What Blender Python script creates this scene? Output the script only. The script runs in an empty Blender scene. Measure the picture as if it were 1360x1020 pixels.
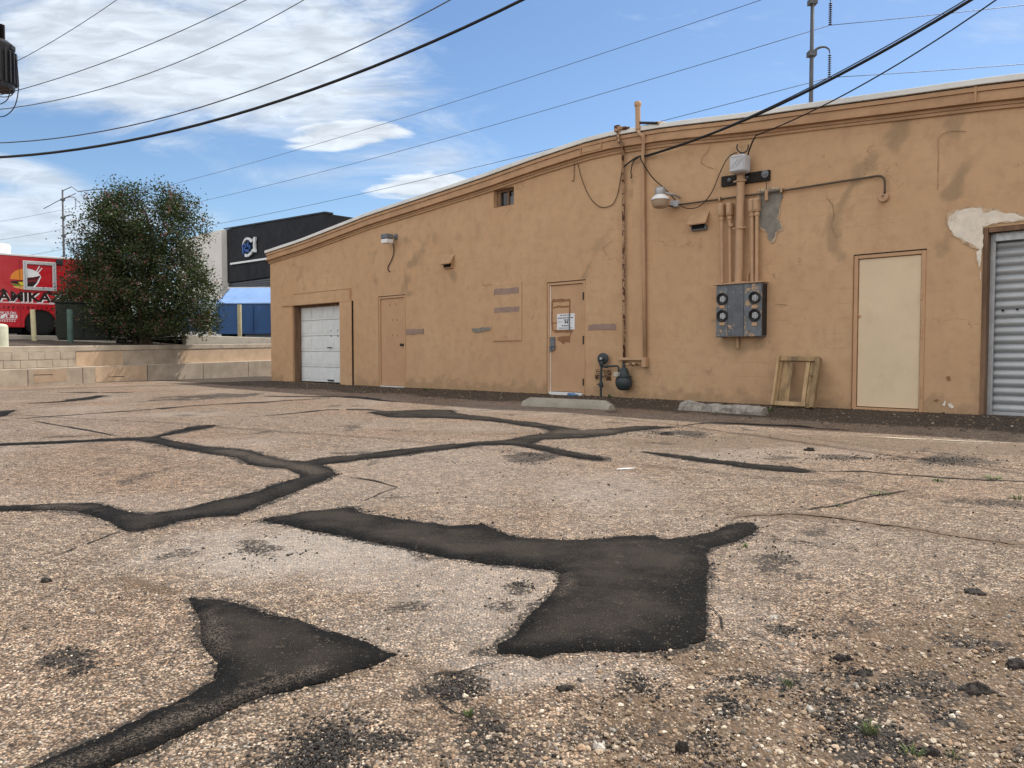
import bpy, math, random
import numpy as np
from mathutils import Vector, Matrix
from mathutils.geometry import delaunay_2d_cdt

random.seed(7)
RNG = np.random.default_rng(7)
SC = bpy.context.scene
COL = SC.collection

# ------------------------------------------------------------------ camera and survey helpers
FOC, HOR = 1020.0, 469.5                      # focal length and horizon row of a 1360 x 1020 photograph
PITCH = math.atan((510 - HOR) / FOC)
CAM = Vector((0, 0, .75))
FWD = Vector((0, math.cos(PITCH), -math.sin(PITCH)))
UPV = Vector((0, math.sin(PITCH), math.cos(PITCH)))


def ray(x, y):
    return FWD + Vector(((x - 680) / FOC, 0, 0)) + UPV * ((510 - y) / FOC)


def G(x, y, z=0.0):                           # a surveyed point on level z
    r = ray(x, y)
    return CAM + r * ((z - CAM.z) / r.z)


def V(x, y, Y):                               # a surveyed point at distance Y
    r = ray(x, y)
    return CAM + r * (Y / r.y)


cd = bpy.data.cameras.new('camera')
cam = bpy.data.objects.new('camera', cd)
COL.objects.link(cam)
cam.location = CAM
cam.rotation_euler = (math.pi / 2 - PITCH, 0, 0)
cd.sensor_width = 36
cd.lens = 36 * FOC / 1360
cd.clip_end = 3000
SC.camera = cam


class Frame:
    """a local frame: x along, y away from the viewer, z up"""
    def __init__(s, o, ang):
        s.o = Vector(o); s.a = ang
        s.x = Vector((math.cos(ang), math.sin(ang), 0)); s.y = Vector((-math.sin(ang), math.cos(ang), 0))

    def pix(s, px, py, y=0.0):
        r = ray(px, py); q = s.o + s.y * y
        t = (q - CAM).dot(s.y) / r.dot(s.y)
        p = CAM + r * t - s.o
        return (p.dot(s.x), y, p.z)

    def w(s, p):
        return s.o + s.x * p[0] + s.y * p[1] + Vector((0, 0, p[2]))

    def loc(s, P):
        p = Vector(P) - s.o
        return (p.dot(s.x), p.dot(s.y), p.z)


WORLD = Frame((0, 0, 0), 0)

# ------------------------------------------------------------------ mesh building


class MB:
    def __init__(s):
        s.v = []; s.f = []

    def add(s, vs, fs):
        n = len(s.v)
        s.v += [tuple(p) for p in vs]
        s.f += [tuple(i + n for i in f) for f in fs]
        return s

    def box(s, x0, x1, y0, y1, z0, z1):
        vs = [(x, y, z) for z in (z0, z1) for y in (y0, y1) for x in (x0, x1)]
        return s.add(vs, [(0, 2, 3, 1), (4, 5, 7, 6), (0, 1, 5, 4), (2, 6, 7, 3), (0, 4, 6, 2), (1, 3, 7, 5)])

    def hexa(s, a, b):                         # two quads (4 points each), joined
        return s.add(list(a) + list(b), [(3, 2, 1, 0), (4, 5, 6, 7), (0, 1, 5, 4), (1, 2, 6, 5), (2, 3, 7, 6), (3, 0, 4, 7)])

    def prism(s, poly, a, b, axis='y'):        # polygon in (x, z) pushed along y (or in (x, y) along z)
        n = len(poly)
        if axis == 'y':
            A = [(p[0], a, p[1]) for p in poly]; B = [(p[0], b, p[1]) for p in poly]
        elif axis == 'x':
            A = [(a, p[0], p[1]) for p in poly]; B = [(b, p[0], p[1]) for p in poly]
        else:
            A = [(p[0], p[1], a) for p in poly]; B = [(p[0], p[1], b) for p in poly]
        return s.add(A + B, [tuple(range(n)), tuple(range(2 * n - 1, n - 1, -1))] +
                     [(i, i + n, (i + 1) % n + n, (i + 1) % n) for i in range(n)])

    def ngon(s, pts):
        return s.add(pts, [tuple(range(len(pts)))])

    def tube(s, pts, r, n=8, cap=True):
        pts = [Vector(p) for p in pts]
        rs = r if isinstance(r, (list, tuple)) else [r] * len(pts)
        rings = []; up = None
        for i, p in enumerate(pts):
            t = (pts[min(i + 1, len(pts) - 1)] - pts[max(i - 1, 0)]).normalized()
            if up is None:
                up = t.orthogonal().normalized()
            up = (up - t * up.dot(t))
            up = up.normalized() if up.length > 1e-6 else t.orthogonal().normalized()
            b = t.cross(up)
            rings.append([p + (up * math.cos(2 * math.pi * k / n) + b * math.sin(2 * math.pi * k / n)) * rs[i] for k in range(n)])
        vs = [q for ring in rings for q in ring]
        fs = [(i * n + k, i * n + (k + 1) % n, (i + 1) * n + (k + 1) % n, (i + 1) * n + k)
              for i in range(len(pts) - 1) for k in range(n)]
        if cap:
            fs += [tuple(range(n - 1, -1, -1)), tuple(range((len(pts) - 1) * n, len(pts) * n))]
        return s.add(vs, fs)

    def lathe(s, o, prof, n=20, axis=(0, 0, 1)):   # profile of (radius, height) turned about an axis
        ax = Vector(axis).normalized(); e = ax.orthogonal().normalized(); g = ax.cross(e); o = Vector(o)
        vs = []
        for r, h in prof:
            vs += [o + ax * h + (e * math.cos(2 * math.pi * k / n) + g * math.sin(2 * math.pi * k / n)) * max(r, 1e-4) for k in range(n)]
        m = len(prof)
        fs = [(i * n + k, i * n + (k + 1) % n, (i + 1) * n + (k + 1) % n, (i + 1) * n + k) for i in range(m - 1) for k in range(n)]
        fs += [tuple(range(n - 1, -1, -1)), tuple(range((m - 1) * n, m * n))]
        return s.add(vs, fs)

    def mesh(s, name, off=(0, 0, 0), smooth=False):
        me = bpy.data.meshes.new(name)
        me.from_pydata([(p[0] - off[0], p[1] - off[1], p[2] - off[2]) for p in s.v], [], s.f)
        me.update()
        if smooth:
            for p in me.polygons:
                p.use_smooth = True
        return me


LOC = {}


def place(o, fr, loc):
    o.matrix_world = Matrix.Translation(fr.w(loc)) @ Matrix.Rotation(fr.a, 4, 'Z')
    LOC[o.name] = tuple(loc)


def tag(o, label=None, cat=None, group=None, kind=None):
    if label: o['label'] = label
    if cat: o['category'] = cat
    if group: o['group'] = group
    if kind: o['kind'] = kind
    return o


def thing(name, label, cat, fr, loc, group=None):
    o = bpy.data.objects.new(name, None)
    o.empty_display_size = .2
    COL.objects.link(o)
    place(o, fr, loc)
    return tag(o, label, cat, group)


def finish(o, mat, bevel=0, smooth=False, auto=None):
    if mat: o.data.materials.append(mat)
    if bevel:
        b = o.modifiers.new('bevel', 'BEVEL'); b.width = bevel; b.segments = 2; b.limit_method = 'ANGLE'; b.angle_limit = math.radians(40)
    if auto:
        try:
            o.data.set_sharp_from_angle(angle=math.radians(auto))
        except Exception:
            pass
    return o


def part1(name, mb, mat, parent, bevel=0, smooth=False, label=None, auto=None):
    off = LOC[parent.name]
    me = mb.mesh(name, off, smooth or bool(auto))
    o = bpy.data.objects.new(name, me)
    COL.objects.link(o)
    o.parent = parent
    LOC[o.name] = off
    if label: o['label'] = label
    return finish(o, mat, bevel, smooth, auto)


SPLIT = {'hinges': 'hinge', 'fascia_joint': 'fascia_joint', 'roof_curb': 'roof_curb', 'handle': 'handle', 'bolt_holes': 'bolt_hole', 'screws': 'screw', 'bolts': 'bolt', 'straps': 'strap', 'door_frame': 'door_frame',
         'paint_crack': 'paint_crack', 'overpaint_mark': 'overpaint', 'skids': 'skid', 'side_wall': 'side_wall', 'door_guide': 'door_guide', 'door_jamb': 'door_jamb', 'window_frame': 'window_frame', 'hatch_trim': 'hatch_trim', 'ribs': 'rib', 'hanger': 'hanger', 'joints': 'joint'}


def pieces(mb):
    """the loose pieces of a mesh under construction"""
    up = list(range(len(mb.v)))

    def find(i):
        while up[i] != i:
            up[i] = up[up[i]]; i = up[i]
        return i
    for f in mb.f:
        for k in f[1:]: up[find(k)] = find(f[0])
    out = {}
    for f in mb.f: out.setdefault(find(f[0]), []).append(f)
    res = []
    for fs in out.values():
        ids = sorted({i for f in fs for i in f}); mp = {j: i for i, j in enumerate(ids)}
        m = MB(); m.v = [mb.v[i] for i in ids]; m.f = [tuple(mp[i] for i in f) for f in fs]; res.append(m)
    return res


def part(name, mb, mat, parent, *a, **k):
    if name in SPLIT:
        o = None
        for m in pieces(mb): o = part1(SPLIT[name], m, mat, parent, *a, **k)
        return o
    return part1(name, mb, mat, parent, *a, **k)


def solo(name, mb, mat, fr=WORLD, loc=(0, 0, 0), label=None, cat=None, group=None, kind=None, bevel=0, smooth=False, auto=None):
    me = mb.mesh(name, loc, smooth or bool(auto))
    o = bpy.data.objects.new(name, me)
    COL.objects.link(o)
    place(o, fr, loc)
    tag(o, label, cat, group, kind)
    return finish(o, mat, bevel, smooth, auto)


def copy_tree(o, parent=None):
    c = o.copy(); COL.objects.link(c)
    LOC[c.name] = LOC.get(o.name, (0, 0, 0))
    if parent: c.parent = parent
    for ch in [q for q in bpy.data.objects if q.parent == o]:
        copy_tree(ch, c)
    return c


# ------------------------------------------------------------------ numpy noise
_T = RNG.random((256, 256))


def vnoise(x, y, s=0):
    x = np.asarray(x, float) + s * 37.13; y = np.asarray(y, float) + s * 91.7
    xi = np.floor(x).astype(int); yi = np.floor(y).astype(int)
    fx = x - xi; fy = y - yi
    fx = fx * fx * (3 - 2 * fx); fy = fy * fy * (3 - 2 * fy)
    a = _T[xi % 256, yi % 256]; b = _T[(xi + 1) % 256, yi % 256]; c = _T[xi % 256, (yi + 1) % 256]; d = _T[(xi + 1) % 256, (yi + 1) % 256]
    return (a * (1 - fx) + b * fx) * (1 - fy) + (c * (1 - fx) + d * fx) * fy


def fbm(x, y, o=4, s=0):
    t = 0; a = .5; n = 0
    for i in range(o):
        t = t + a * vnoise(x, y, s + i); n += a; a *= .5; x = np.asarray(x) * 2.03; y = np.asarray(y) * 2.03
    return t / n


def smooth01(x):
    x = np.clip(x, 0, 1)
    return x * x * (3 - 2 * x)


def seg_dist(X, Y, pts, closed=False):
    d = np.full(np.shape(X), 1e9)
    m = len(pts)
    for i in range(m if closed else m - 1):
        ax, ay = pts[i][:2]; bx, by = pts[(i + 1) % m][:2]
        dx, dy = bx - ax, by - ay
        L = dx * dx + dy * dy + 1e-12
        t = np.clip(((X - ax) * dx + (Y - ay) * dy) / L, 0, 1)
        d = np.minimum(d, (X - ax - t * dx) ** 2 + (Y - ay - t * dy) ** 2)
    return np.sqrt(d)


def inside(X, Y, pts):
    r = np.zeros(np.shape(X), bool)
    m = len(pts); j = m - 1
    for i in range(m):
        xi, yi = pts[i][:2]; xj, yj = pts[j][:2]
        if yi != yj:
            r ^= ((yi > Y) != (yj > Y)) & (X < (xj - xi) * (Y - yi) / (yj - yi) + xi)
        j = i
    return r


# ------------------------------------------------------------------ materials
class NT:
    def __init__(s, name=None, world=None):
        if world:
            s.nt = world.node_tree
        else:
            s.m = bpy.data.materials.new(name); s.m.use_nodes = True; s.nt = s.m.node_tree
        s.nt.nodes.clear()

    def n(s, typ, ins=None, **kw):
        nd = s.nt.nodes.new('ShaderNode' + typ)
        for k, v in kw.items():
            setattr(nd, k, v)
        for k, v in (ins or {}).items():
            sock = nd.inputs[k]
            if hasattr(v, 'is_output') or isinstance(v, bpy.types.NodeSocket):
                s.nt.links.new(v, sock)
            else:
                if isinstance(v, (tuple, list)) and len(v) == 3 and sock.type == 'RGBA':
                    v = (*v, 1)
                sock.default_value = v
        return nd

    def math(s, op, a, b=0.0, c=None, clamp=False):
        ins = {0: a, 1: b}
        if c is not None: ins[2] = c
        return s.n('Math', ins, operation=op, use_clamp=clamp).outputs[0]

    def mix(s, f, a, b, blend='MIX'):
        nd = s.n('Mix', {0: f, 6: a, 7: b}, data_type='RGBA', blend_type=blend)
        return nd.outputs[2]

    def ramp(s, f, stops, interp='LINEAR'):
        nd = s.n('ValToRGB', {0: f})
        cr = nd.color_ramp; cr.interpolation = interp
        while len(cr.elements) < len(stops): cr.elements.new(.5)
        for e, (p, c) in zip(cr.elements, stops):
            e.position = p
            e.color = (c, c, c, 1) if not isinstance(c, (tuple, list)) else (*c[:3], 1)
        return nd.outputs[0]

    def mr(s, v, a, b, c=0.0, d=1.0):
        return s.n('MapRange', {0: v, 1: a, 2: b, 3: c, 4: d}, interpolation_type='SMOOTHSTEP').outputs[0]

    def pos(s):
        return s.n('NewGeometry').outputs['Position']

    def noise(s, scale, detail=3, rough=.55, vec=None, dist=0, out=0):
        return s.n('TexNoise', {'Vector': vec or s.pos(), 'Scale': scale, 'Detail': detail, 'Roughness': rough, 'Distortion': dist}).outputs[out]

    def scalev(s, vec, sc):
        return s.n('VectorMath', {0: vec, 1: sc}, operation='MULTIPLY').outputs[0]

    def bump(s, h, strength, dist=.01, normal=None):
        ins = {'Strength': strength, 'Distance': dist, 'Height': h}
        if normal is not None: ins['Normal'] = normal
        return s.n('Bump', ins).outputs[0]

    def out(s, col, rough=.8, metal=0.0, normal=None, spec=.3, **kw):
        ins = {'Base Color': col, 'Roughness': rough, 'Metallic': metal, 'Specular IOR Level': spec}
        if normal is not None: ins['Normal'] = normal
        ins.update(kw)
        b = s.n('BsdfPrincipled', ins)
        o = s.n('OutputMaterial', {'Surface': b.outputs[0]})
        return s.m


def mul(c, k):
    return tuple(min(1, x * k) for x in c)


def pmat(name, col, rough=.7, metal=0.0, var=.15, scale=4, bump=.15, bscale=80, wear=None, dirt=None, spec=.3, stretch=None):
    t = NT(name)
    vec = t.pos()
    if stretch: vec = t.scalev(vec, stretch)
    f = t.noise(scale, 5, .6, vec)
    c = t.mix(t.mr(f, .3, .7), mul(col, 1 - var), mul(col, 1 + var))
    if dirt:                                   # blotches of dirt: (colour, scale, amount)
        c = t.mix(t.math('MULTIPLY', t.mr(t.noise(dirt[1], 6, .65, vec), .48, .75), dirt[2]), c, dirt[0])
    if wear:                                   # chips with hard edges: (colour, scale, threshold)
        c = t.mix(t.mr(t.noise(wear[1], 6, .7, vec), wear[2], wear[2] + .02), c, wear[0])
    r = t.mr(t.noise(scale * 3, 3), .2, .8, max(0, rough - .1), min(1, rough + .1))
    return t.out(c, r, metal, t.bump(t.noise(bscale, 4), bump, .004), spec)


def text_faces(txt, bold=0.0):
    """outline of a word, as flat faces with height 1 from the baseline"""
    cu = bpy.data.curves.new('lettering', 'FONT'); cu.body = txt; cu.size = 1.0; cu.offset = bold; cu.fill_mode = 'FRONT'; cu.resolution_u = 3
    ob = bpy.data.objects.new('lettering', cu); COL.objects.link(ob)
    bpy.context.view_layer.update()
    me = bpy.data.meshes.new_from_object(ob.evaluated_get(bpy.context.evaluated_depsgraph_get()))
    vs = [tuple(v.co) for v in me.vertices]; fs = [tuple(p.vertices) for p in me.polygons]
    bpy.data.objects.remove(ob); bpy.data.curves.remove(cu); bpy.data.meshes.remove(me)
    x0 = min(v[0] for v in vs); x1 = max(v[0] for v in vs); y0 = min(v[1] for v in vs); y1 = max(v[1] for v in vs)
    return [((v[0] - x0) / (x1 - x0), (v[1] - y0) / (y1 - y0)) for v in vs], fs


def lettering(mb, txt, x0, x1, z0, z1, y, bold=0.0, shear=0.0):
    uv, fs = text_faces(txt, bold)
    return mb.add([(x0 + u * (x1 - x0) + shear * v, y, z0 + v * (z1 - z0)) for u, v in uv], fs)


def jag(poly, step, amp, seed=0, closed=True):
    """an outline with wandering, crumbly edges; step and amp may depend on the point"""
    out = []
    m = len(poly)
    for i in range(m if closed else m - 1):
        a = poly[i]; b = poly[(i + 1) % m]
        L = math.hypot(b[0] - a[0], b[1] - a[1])
        st = step(a) if callable(step) else step
        k = max(1, int(L / st))
        for j in range(k):
            t = j / k
            out.append((a[0] + (b[0] - a[0]) * t, a[1] + (b[1] - a[1]) * t))
    n = len(out); res = []
    for i, p in enumerate(out):
        q = out[(i + 1) % n]; o = out[i - 1]
        tx, ty = q[0] - o[0], q[1] - o[1]; L = math.hypot(tx, ty) or 1
        am = amp(p) if callable(amp) else amp
        st = step(p) if callable(step) else step
        k = 1 / (st * 5)
        d = (float(fbm(p[0] * k, p[1] * k, 3, seed)) - .5) * 2.6 * am + random.uniform(-.35, .35) * am
        res.append((p[0] - ty / L * d, p[1] + tx / L * d))
    return res
# ------------------------------------------------------------------ sky, sun
SUN_AZ, SUN_EL = math.radians(45), math.radians(54)      # azimuth clockwise from +Y
SKY_K, SUN_K, EXPO, CLOUD_K, BACK_FILL = .068, 2.75, .9, .53, .82
world = bpy.data.worlds.new('World'); SC.world = world; world.use_nodes = True
t = NT(world=world)
sky = t.n('TexSky', sky_type='NISHITA', sun_disc=False, sun_elevation=SUN_EL, sun_rotation=SUN_AZ, air_density=1.0, dust_density=.6, ozone_density=1.6, altitude=700)
dirv = t.n('TexCoord').outputs['Generated']
sx = t.n('SeparateXYZ', {0: dirv})
dy = t.math('MAXIMUM', sx.outputs[1], .02)
qx = t.math('DIVIDE', sx.outputs[0], dy); qz = t.math('DIVIDE', sx.outputs[2], dy)
q = t.n('CombineXYZ', {0: qx, 1: qz, 2: 0.0}).outputs[0]
up = t.math('MAXIMUM', sx.outputs[2], .06)
pl = t.n('CombineXYZ', {0: t.math('DIVIDE', sx.outputs[0], up), 1: t.math('DIVIDE', sx.outputs[1], up), 2: 0.0}).outputs[0]


def ell(px, py, rx, ry, rot=0.0):              # soft patch of sky: centre and radii, in photograph units
    m = t.n('Mapping', {'Vector': q, 'Location': ((px - 680) / FOC, (HOR - py) / FOC, 0), 'Rotation': (0, 0, math.radians(rot)),
                        'Scale': (rx / FOC, ry / FOC, 1)}, vector_type='TEXTURE')
    r = t.n('VectorMath', {0: m.outputs[0]}, operation='LENGTH').outputs['Value']
    return t.mr(r, 1.0, 0.0)


def addall(ls):
    a = ls[0]
    for b in ls[1:]:
        a = t.math('ADD', a, b)
    return a


n_wisp = t.noise(7.5, 9, .66, t.n('Mapping', {'Vector': q, 'Rotation': (0, 0, math.radians(22)), 'Scale': (.55, 1.9, 1)}).outputs[0], .8)
n_fine = t.noise(22.0, 7, .6, t.n('Mapping', {'Vector': q, 'Rotation': (0, 0, math.radians(-4)), 'Scale': (.6, 2.6, 1)}).outputs[0], .6)
n_soft = t.noise(2.2, 5, .55, pl, .3)
sheet = addall([t.math('MULTIPLY', e, k) for e, k in (
    (ell(240, 30, 470, 230, -14), .95), (ell(220, 95, 420, 80, -19), .65), (ell(430, 70, 260, 160, -25), .6), (ell(100, 120, 330, 130, -10), .4))])
low = addall([t.math('MULTIPLY', e, k) for e, k in (
    (ell(20, 225, 160, 34, -14), .85), (ell(40, 300, 260, 75, -6), .8), (ell(330, 225, 240, 40, -10), .45), (ell(150, 285, 380, 95, -4), .5), (ell(520, 215, 230, 60, 10), .5), (ell(900, 150, 500, 120, 12), .12), (ell(620, 240, 190, 60, 8), .35), (ell(1330, 40, 190, 90, 20), .5),
    (ell(1010, 12, 90, 30, 10), .35), (ell(-300, 300, 500, 120), .6), (ell(1900, 250, 600, 160), .6))])
lens = addall([t.math('MULTIPLY', e, k) for e, k in (
    (ell(458, 187, 150, 30, 5), 1.15), (ell(560, 247, 125, 28, 7), 1.2), (ell(470, 165, 150, 30, -5), .5), (ell(620, 268, 190, 34, 6), .5), (ell(300, 130, 260, 30, -19), .6))])
c_sheet = t.mr(t.math('ADD', sheet, t.math('MULTIPLY', t.math('SUBTRACT', n_wisp, .5), 2.5)), .14, 1.12)
c_low = t.mr(t.math('ADD', low, t.math('MULTIPLY', t.math('SUBTRACT', n_wisp, .5), 1.3)), .3, 1.0)
c_lens = t.mr(t.math('ADD', lens, t.math('MULTIPLY', t.math('SUBTRACT', n_fine, .5), 1.5)), .42, .9)
front = t.mr(sx.outputs[1], .02, .25)
behind = t.math('MULTIPLY', t.mr(n_soft, .25, .5), t.math('SUBTRACT', 1.0, front))  # unseen bright cover behind the camera, added to fill the shaded wall
cl = t.math('MAXIMUM', t.math('MULTIPLY', c_sheet, .90), t.math('MULTIPLY', c_low, .78))
cl = t.math('MAXIMUM', cl, t.math('MULTIPLY', c_lens, .97))
cl = t.math('MAXIMUM', t.math('MULTIPLY', cl, front), t.math('MULTIPLY', behind, .9), clamp=True)
skyc = t.n('HueSaturation', {'Saturation': 1.12, 'Value': 1.13, 'Color': sky.outputs[0]}).outputs[0]
b1 = t.n('Background', {'Color': skyc, 'Strength': SKY_K})
b2 = t.n('Background', {'Color': t.mix(front, (1.0, .97, .93), (.84, .915, 1.0)), 'Strength': t.math('ADD', t.math('MULTIPLY', front, t.math('MULTIPLY', t.mr(n_fine, .3, .7, .80, 1.12), CLOUD_K)), t.math('MULTIPLY', t.math('SUBTRACT', 1.0, front), BACK_FILL))})
ms = t.n('MixShader', {0: cl, 1: b1.outputs[0], 2: b2.outputs[0]})
t.n('OutputWorld', {'Surface': ms.outputs[0]})

sd = bpy.data.lights.new('sun', 'SUN'); sd.energy = SUN_K; sd.angle = math.radians(.8); sd.color = (1.0, .94, .84)
sun = bpy.data.objects.new('sun', sd); COL.objects.link(sun)
SUNV = Vector((math.sin(SUN_AZ) * math.cos(SUN_EL), math.cos(SUN_AZ) * math.cos(SUN_EL), math.sin(SUN_EL)))
sun.rotation_euler = SUNV.to_track_quat('Z', 'Y').to_euler()
sun.location = (8, 8, 20)
SC.view_settings.view_transform = 'Standard'; SC.view_settings.look = 'None'; SC.view_settings.gamma = 1; SC.view_settings.exposure = EXPO

# ------------------------------------------------------------------ frames of the place
P0 = G(753, 525)
dL = ray(-378, HOR); dL.z = 0; dL.normalize()
WALL = Frame(P0, math.atan2(-dL.y, -dL.x))        # x right along the tan wall, y into the building
RA = G(0, 513.6); RB = G(357, 499.5); rt = (RB - RA).normalized()
RET = Frame(RA, math.atan2(rt.y, rt.x))           # along the retaining wall, y into the bank


def W(px, py, off=0.0):                            # a surveyed point on the tan wall, off metres in front of it
    return WALL.pix(px, py, -off)


def wu(px, py=400):
    return W(px, py)[0]


def wz(px, py):
    return W(px, py)[2]


# ------------------------------------------------------------------ common materials
M = {}
M['tan_trim'] = pmat('tan_trim', (.46, .285, .165), .75, var=.1, scale=3, dirt=((.30, .19, .11), 5, .5), bump=.2)
M['tan_metal'] = pmat('tan_metal', (.47, .30, .18), .55, var=.08, scale=6, wear=((.22, .10, .05), 14, .70))
M['rust_pipe'] = pmat('rust_pipe', (.42, .27, .16), .7, var=.15, scale=8, wear=((.09, .04, .025), 12, .5))
M['galv'] = pmat('galvanised', (.42, .43, .44), .45, .6, var=.12, scale=12)
M['grey_metal'] = pmat('grey_metal', (.16, .175, .19), .55, .2, var=.15, scale=10)
M['dark_metal'] = pmat('dark_metal', (.035, .035, .038), .5, .3, var=.2)
M['black_rubber'] = pmat('black_rubber', (.014, .014, .015), .55, 0, var=.2)
M['white_roof'] = pmat('white_roof', (.74, .74, .72), .7, var=.06, scale=1.2, dirt=((.5, .48, .44), 2, .5), bump=.3, bscale=30)
M['concrete'] = pmat('concrete', (.33, .30, .26), .9, var=.16, scale=5, dirt=((.16, .14, .12), 3, .55), bump=.5, bscale=60)
M['meter_green'] = pmat('meter_paint', (.042, .052, .057), .5, .1, var=.15, scale=14)
M['white_plastic'] = pmat('white_plastic', (.75, .75, .74), .4, var=.04)
M['grey_plastic'] = pmat('grey_plastic', (.50, .51, .54), .5, var=.06, scale=8)
M['hole'] = pmat('dark_hole', (.012, .011, .010), .9)
# ------------------------------------------------------------------ the ground: chip-seal lot


def gp(pts):
    return [tuple(G(x, y))[:2] for x, y in pts]


def gz(x, y):                                      # gentle waviness of the old paving
    return (fbm(np.asarray(x) * .45, np.asarray(y) * .45, 3, 3) - .5) * .035 + (fbm(np.asarray(x) * 2.2, np.asarray(y) * 2.2, 3, 5) - .5) * .012


SEAL_NET = [(-120, 694), (0, 681), (50, 679.5), (90, 678), (120, 684), (145, 692.5), (167, 706), (180, 707), (207, 701), (240, 691), (275, 684.5), (315, 684), (328, 677), (373, 659), (407, 644), (434, 635), (447, 629.7), (438, 621), (426, 618), (431, 616.5), (479, 611), (532, 606), (585, 599), (637.6, 592.6), (664, 592), (686.5, 592.6), (707.6, 595.3), (739, 603), (779, 610), (800, 611.5), (807, 609), (800, 606), (776, 603), (747, 598), (723, 592), (705, 590), (721, 584.7), (774, 582.6), (808, 579), (832, 573.6), (877, 569.4), (903, 568), (845, 566.8), (797, 570.5), (771, 572), (752, 568.5), (713, 562), (677, 559), (637, 553.7), (606, 550.3), (600, 544.5), (560, 544), (532, 545), (489, 547), (494.7, 550), (516, 554.8), (545, 556), (603, 557.6), (637.6, 559.8), (660, 561.5), (686, 565), (723, 569.5), (731, 573), (726, 576.8), (707, 579.4), (676, 585), (664, 587), (637.6, 588.5), (585, 592.6), (532, 598), (479, 604.5), (431, 608.5), (407, 613.5), (381, 612), (360, 607), (336, 599), (312, 596), (275, 592.5), (250, 587.5), (225, 583.7), (212, 580), (225, 577.5), (250, 572), (275, 568), (287, 565), (270, 565), (250, 567.5), (225, 573.7), (207, 578.5), (180, 580.3), (125, 583), (75, 585), (0, 588.7), (-120, 592), (-120, 595.5), (0, 591.5), (75, 588), (125, 585.5), (180, 584), (212, 589), (237, 595), (275, 601), (312, 607.5), (332, 616), (354, 620.5), (381, 622), (402, 631), (399, 633.7), (360, 643), (340, 652), (305, 661), (275, 667.5), (250, 674), (225, 679), (200, 682.5), (175, 681), (150, 675), (130, 670), (100, 670), (70, 671), (32, 673.7), (0, 675), (-120, 683)]
BIG = [(344, 689.5), (365, 686), (400, 680), (440, 676), (466, 672), (480, 681), (520, 687), (560, 694), (600, 700), (620, 698), (640, 697), (650, 702), (690, 714), (730, 717), (780, 716), (830, 713), (870, 713), (885, 719), (920, 713), (950, 706), (963, 700), (985, 695), (1003, 696), (1008, 703), (1000, 712), (975, 720), (945, 729), (937, 738), (941, 752), (938, 775), (935, 795), (939, 832), (933, 853), (911, 864), (890, 867), (835, 868), (780, 868), (735, 871), (718, 876), (700, 871), (657, 871.5), (660, 862), (680, 845), (700, 822), (725, 797), (739, 780), (744, 761), (735, 757), (700, 754), (650, 748), (600, 741), (560, 733), (520, 724), (480, 716), (440, 709), (400, 701), (365, 694)]
ARROW = [(252.5, 794), (272, 795), (295, 795), (313.7, 800), (340, 808), (367, 817.6), (414, 829), (430, 838), (477, 853.6), (508, 868), (533, 872.4), (514, 880), (477, 891), (430, 907), (383, 921), (340, 928), (300, 946), (260, 966.6), (194.5, 998), (138, 1022), (60, 1056), (-30, 1056), (37, 1019), (125.5, 982), (188, 954), (244.6, 926), (282, 904), (290, 882), (278, 869), (266.6, 850.6), (266.6, 825), (260, 806.6)]
SEAM = [(853, 600), (880, 603), (911.5, 606.4), (951, 611), (1004, 616.5), (1040, 620), (1066, 623.8), (1078, 627), (1066, 628.3), (1026, 625.4), (1000, 623), (951, 616), (911, 610.6), (877, 606)]
CORNER_PATCH = [(-60, 549), (0, 546), (25, 544.5), (7, 552.5), (-60, 560)]
SLIVER = [(35, 536.2), (75, 533), (112, 528.3), (127, 525.8), (142, 525.4), (130, 528.5), (110, 531.3), (75, 534.6)]
PATCHES = [('big', BIG), ('arrow', ARROW), ('net', SEAL_NET), ('seam', SEAM), ('corner', CORNER_PATCH), ('sliver', SLIVER)]
PG = {k: gp(v) for k, v in PATCHES}

CLUMPS = [  # dark crumbled spots: centre and half sizes in the photograph
    (425, 1000, 52, 36), (608, 919, 25, 13), (550, 928, 12, 9), (842, 916, 26, 16), (1035, 745, 34, 16), (1040, 838, 26, 10), (75, 868, 22, 10), (112, 868, 16, 13), (108, 888, 12, 7),
    (355, 728, 45, 12), (690, 778, 14, 6), (1150, 950, 60, 45), (1065, 900, 60, 20), (1230, 925, 50, 26), (930, 985, 30, 16), (960, 938, 20, 14), (1270, 965, 16, 12), (640, 985, 22, 26),
    (510, 985, 30, 14), (1180, 1000, 50, 24), (1105, 845, 22, 12), (1000, 905, 30, 10), (700, 607, 25, 6), (905, 577, 40, 4), (1120, 608, 90, 5), (1260, 612, 70, 5), (280, 527, 45, 5), (1300, 860, 40, 10)]

# grid that is fine where the lot is seen closely
ys = [.85]
while ys[-1] < 27: ys.append(ys[-1] + max(.018, .011 * ys[-1]))
xs = np.concatenate([np.arange(-17, -6, .16), np.arange(-6, -2.4, .07), np.arange(-2.4, 2.4, .032), np.arange(2.4, 9.5, .08)])
xs = np.concatenate([[-700, -150, -60, -30], xs, [11, 14, 20, 40, 150, 700]])
ys = np.concatenate([[-700, -150, -40, -12, -4, -1, 0, .5], ys, [29, 33, 40, 60, 150, 900]])
GX, GY = np.meshgrid(xs, ys)
GZ = gz(GX, GY)
far = (np.abs(GX) > 12) | (GY > 27) | (GY < -1)
GZ = np.where(far, GZ * .3 - .004, GZ)
nx, ny = len(xs), len(ys)
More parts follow.
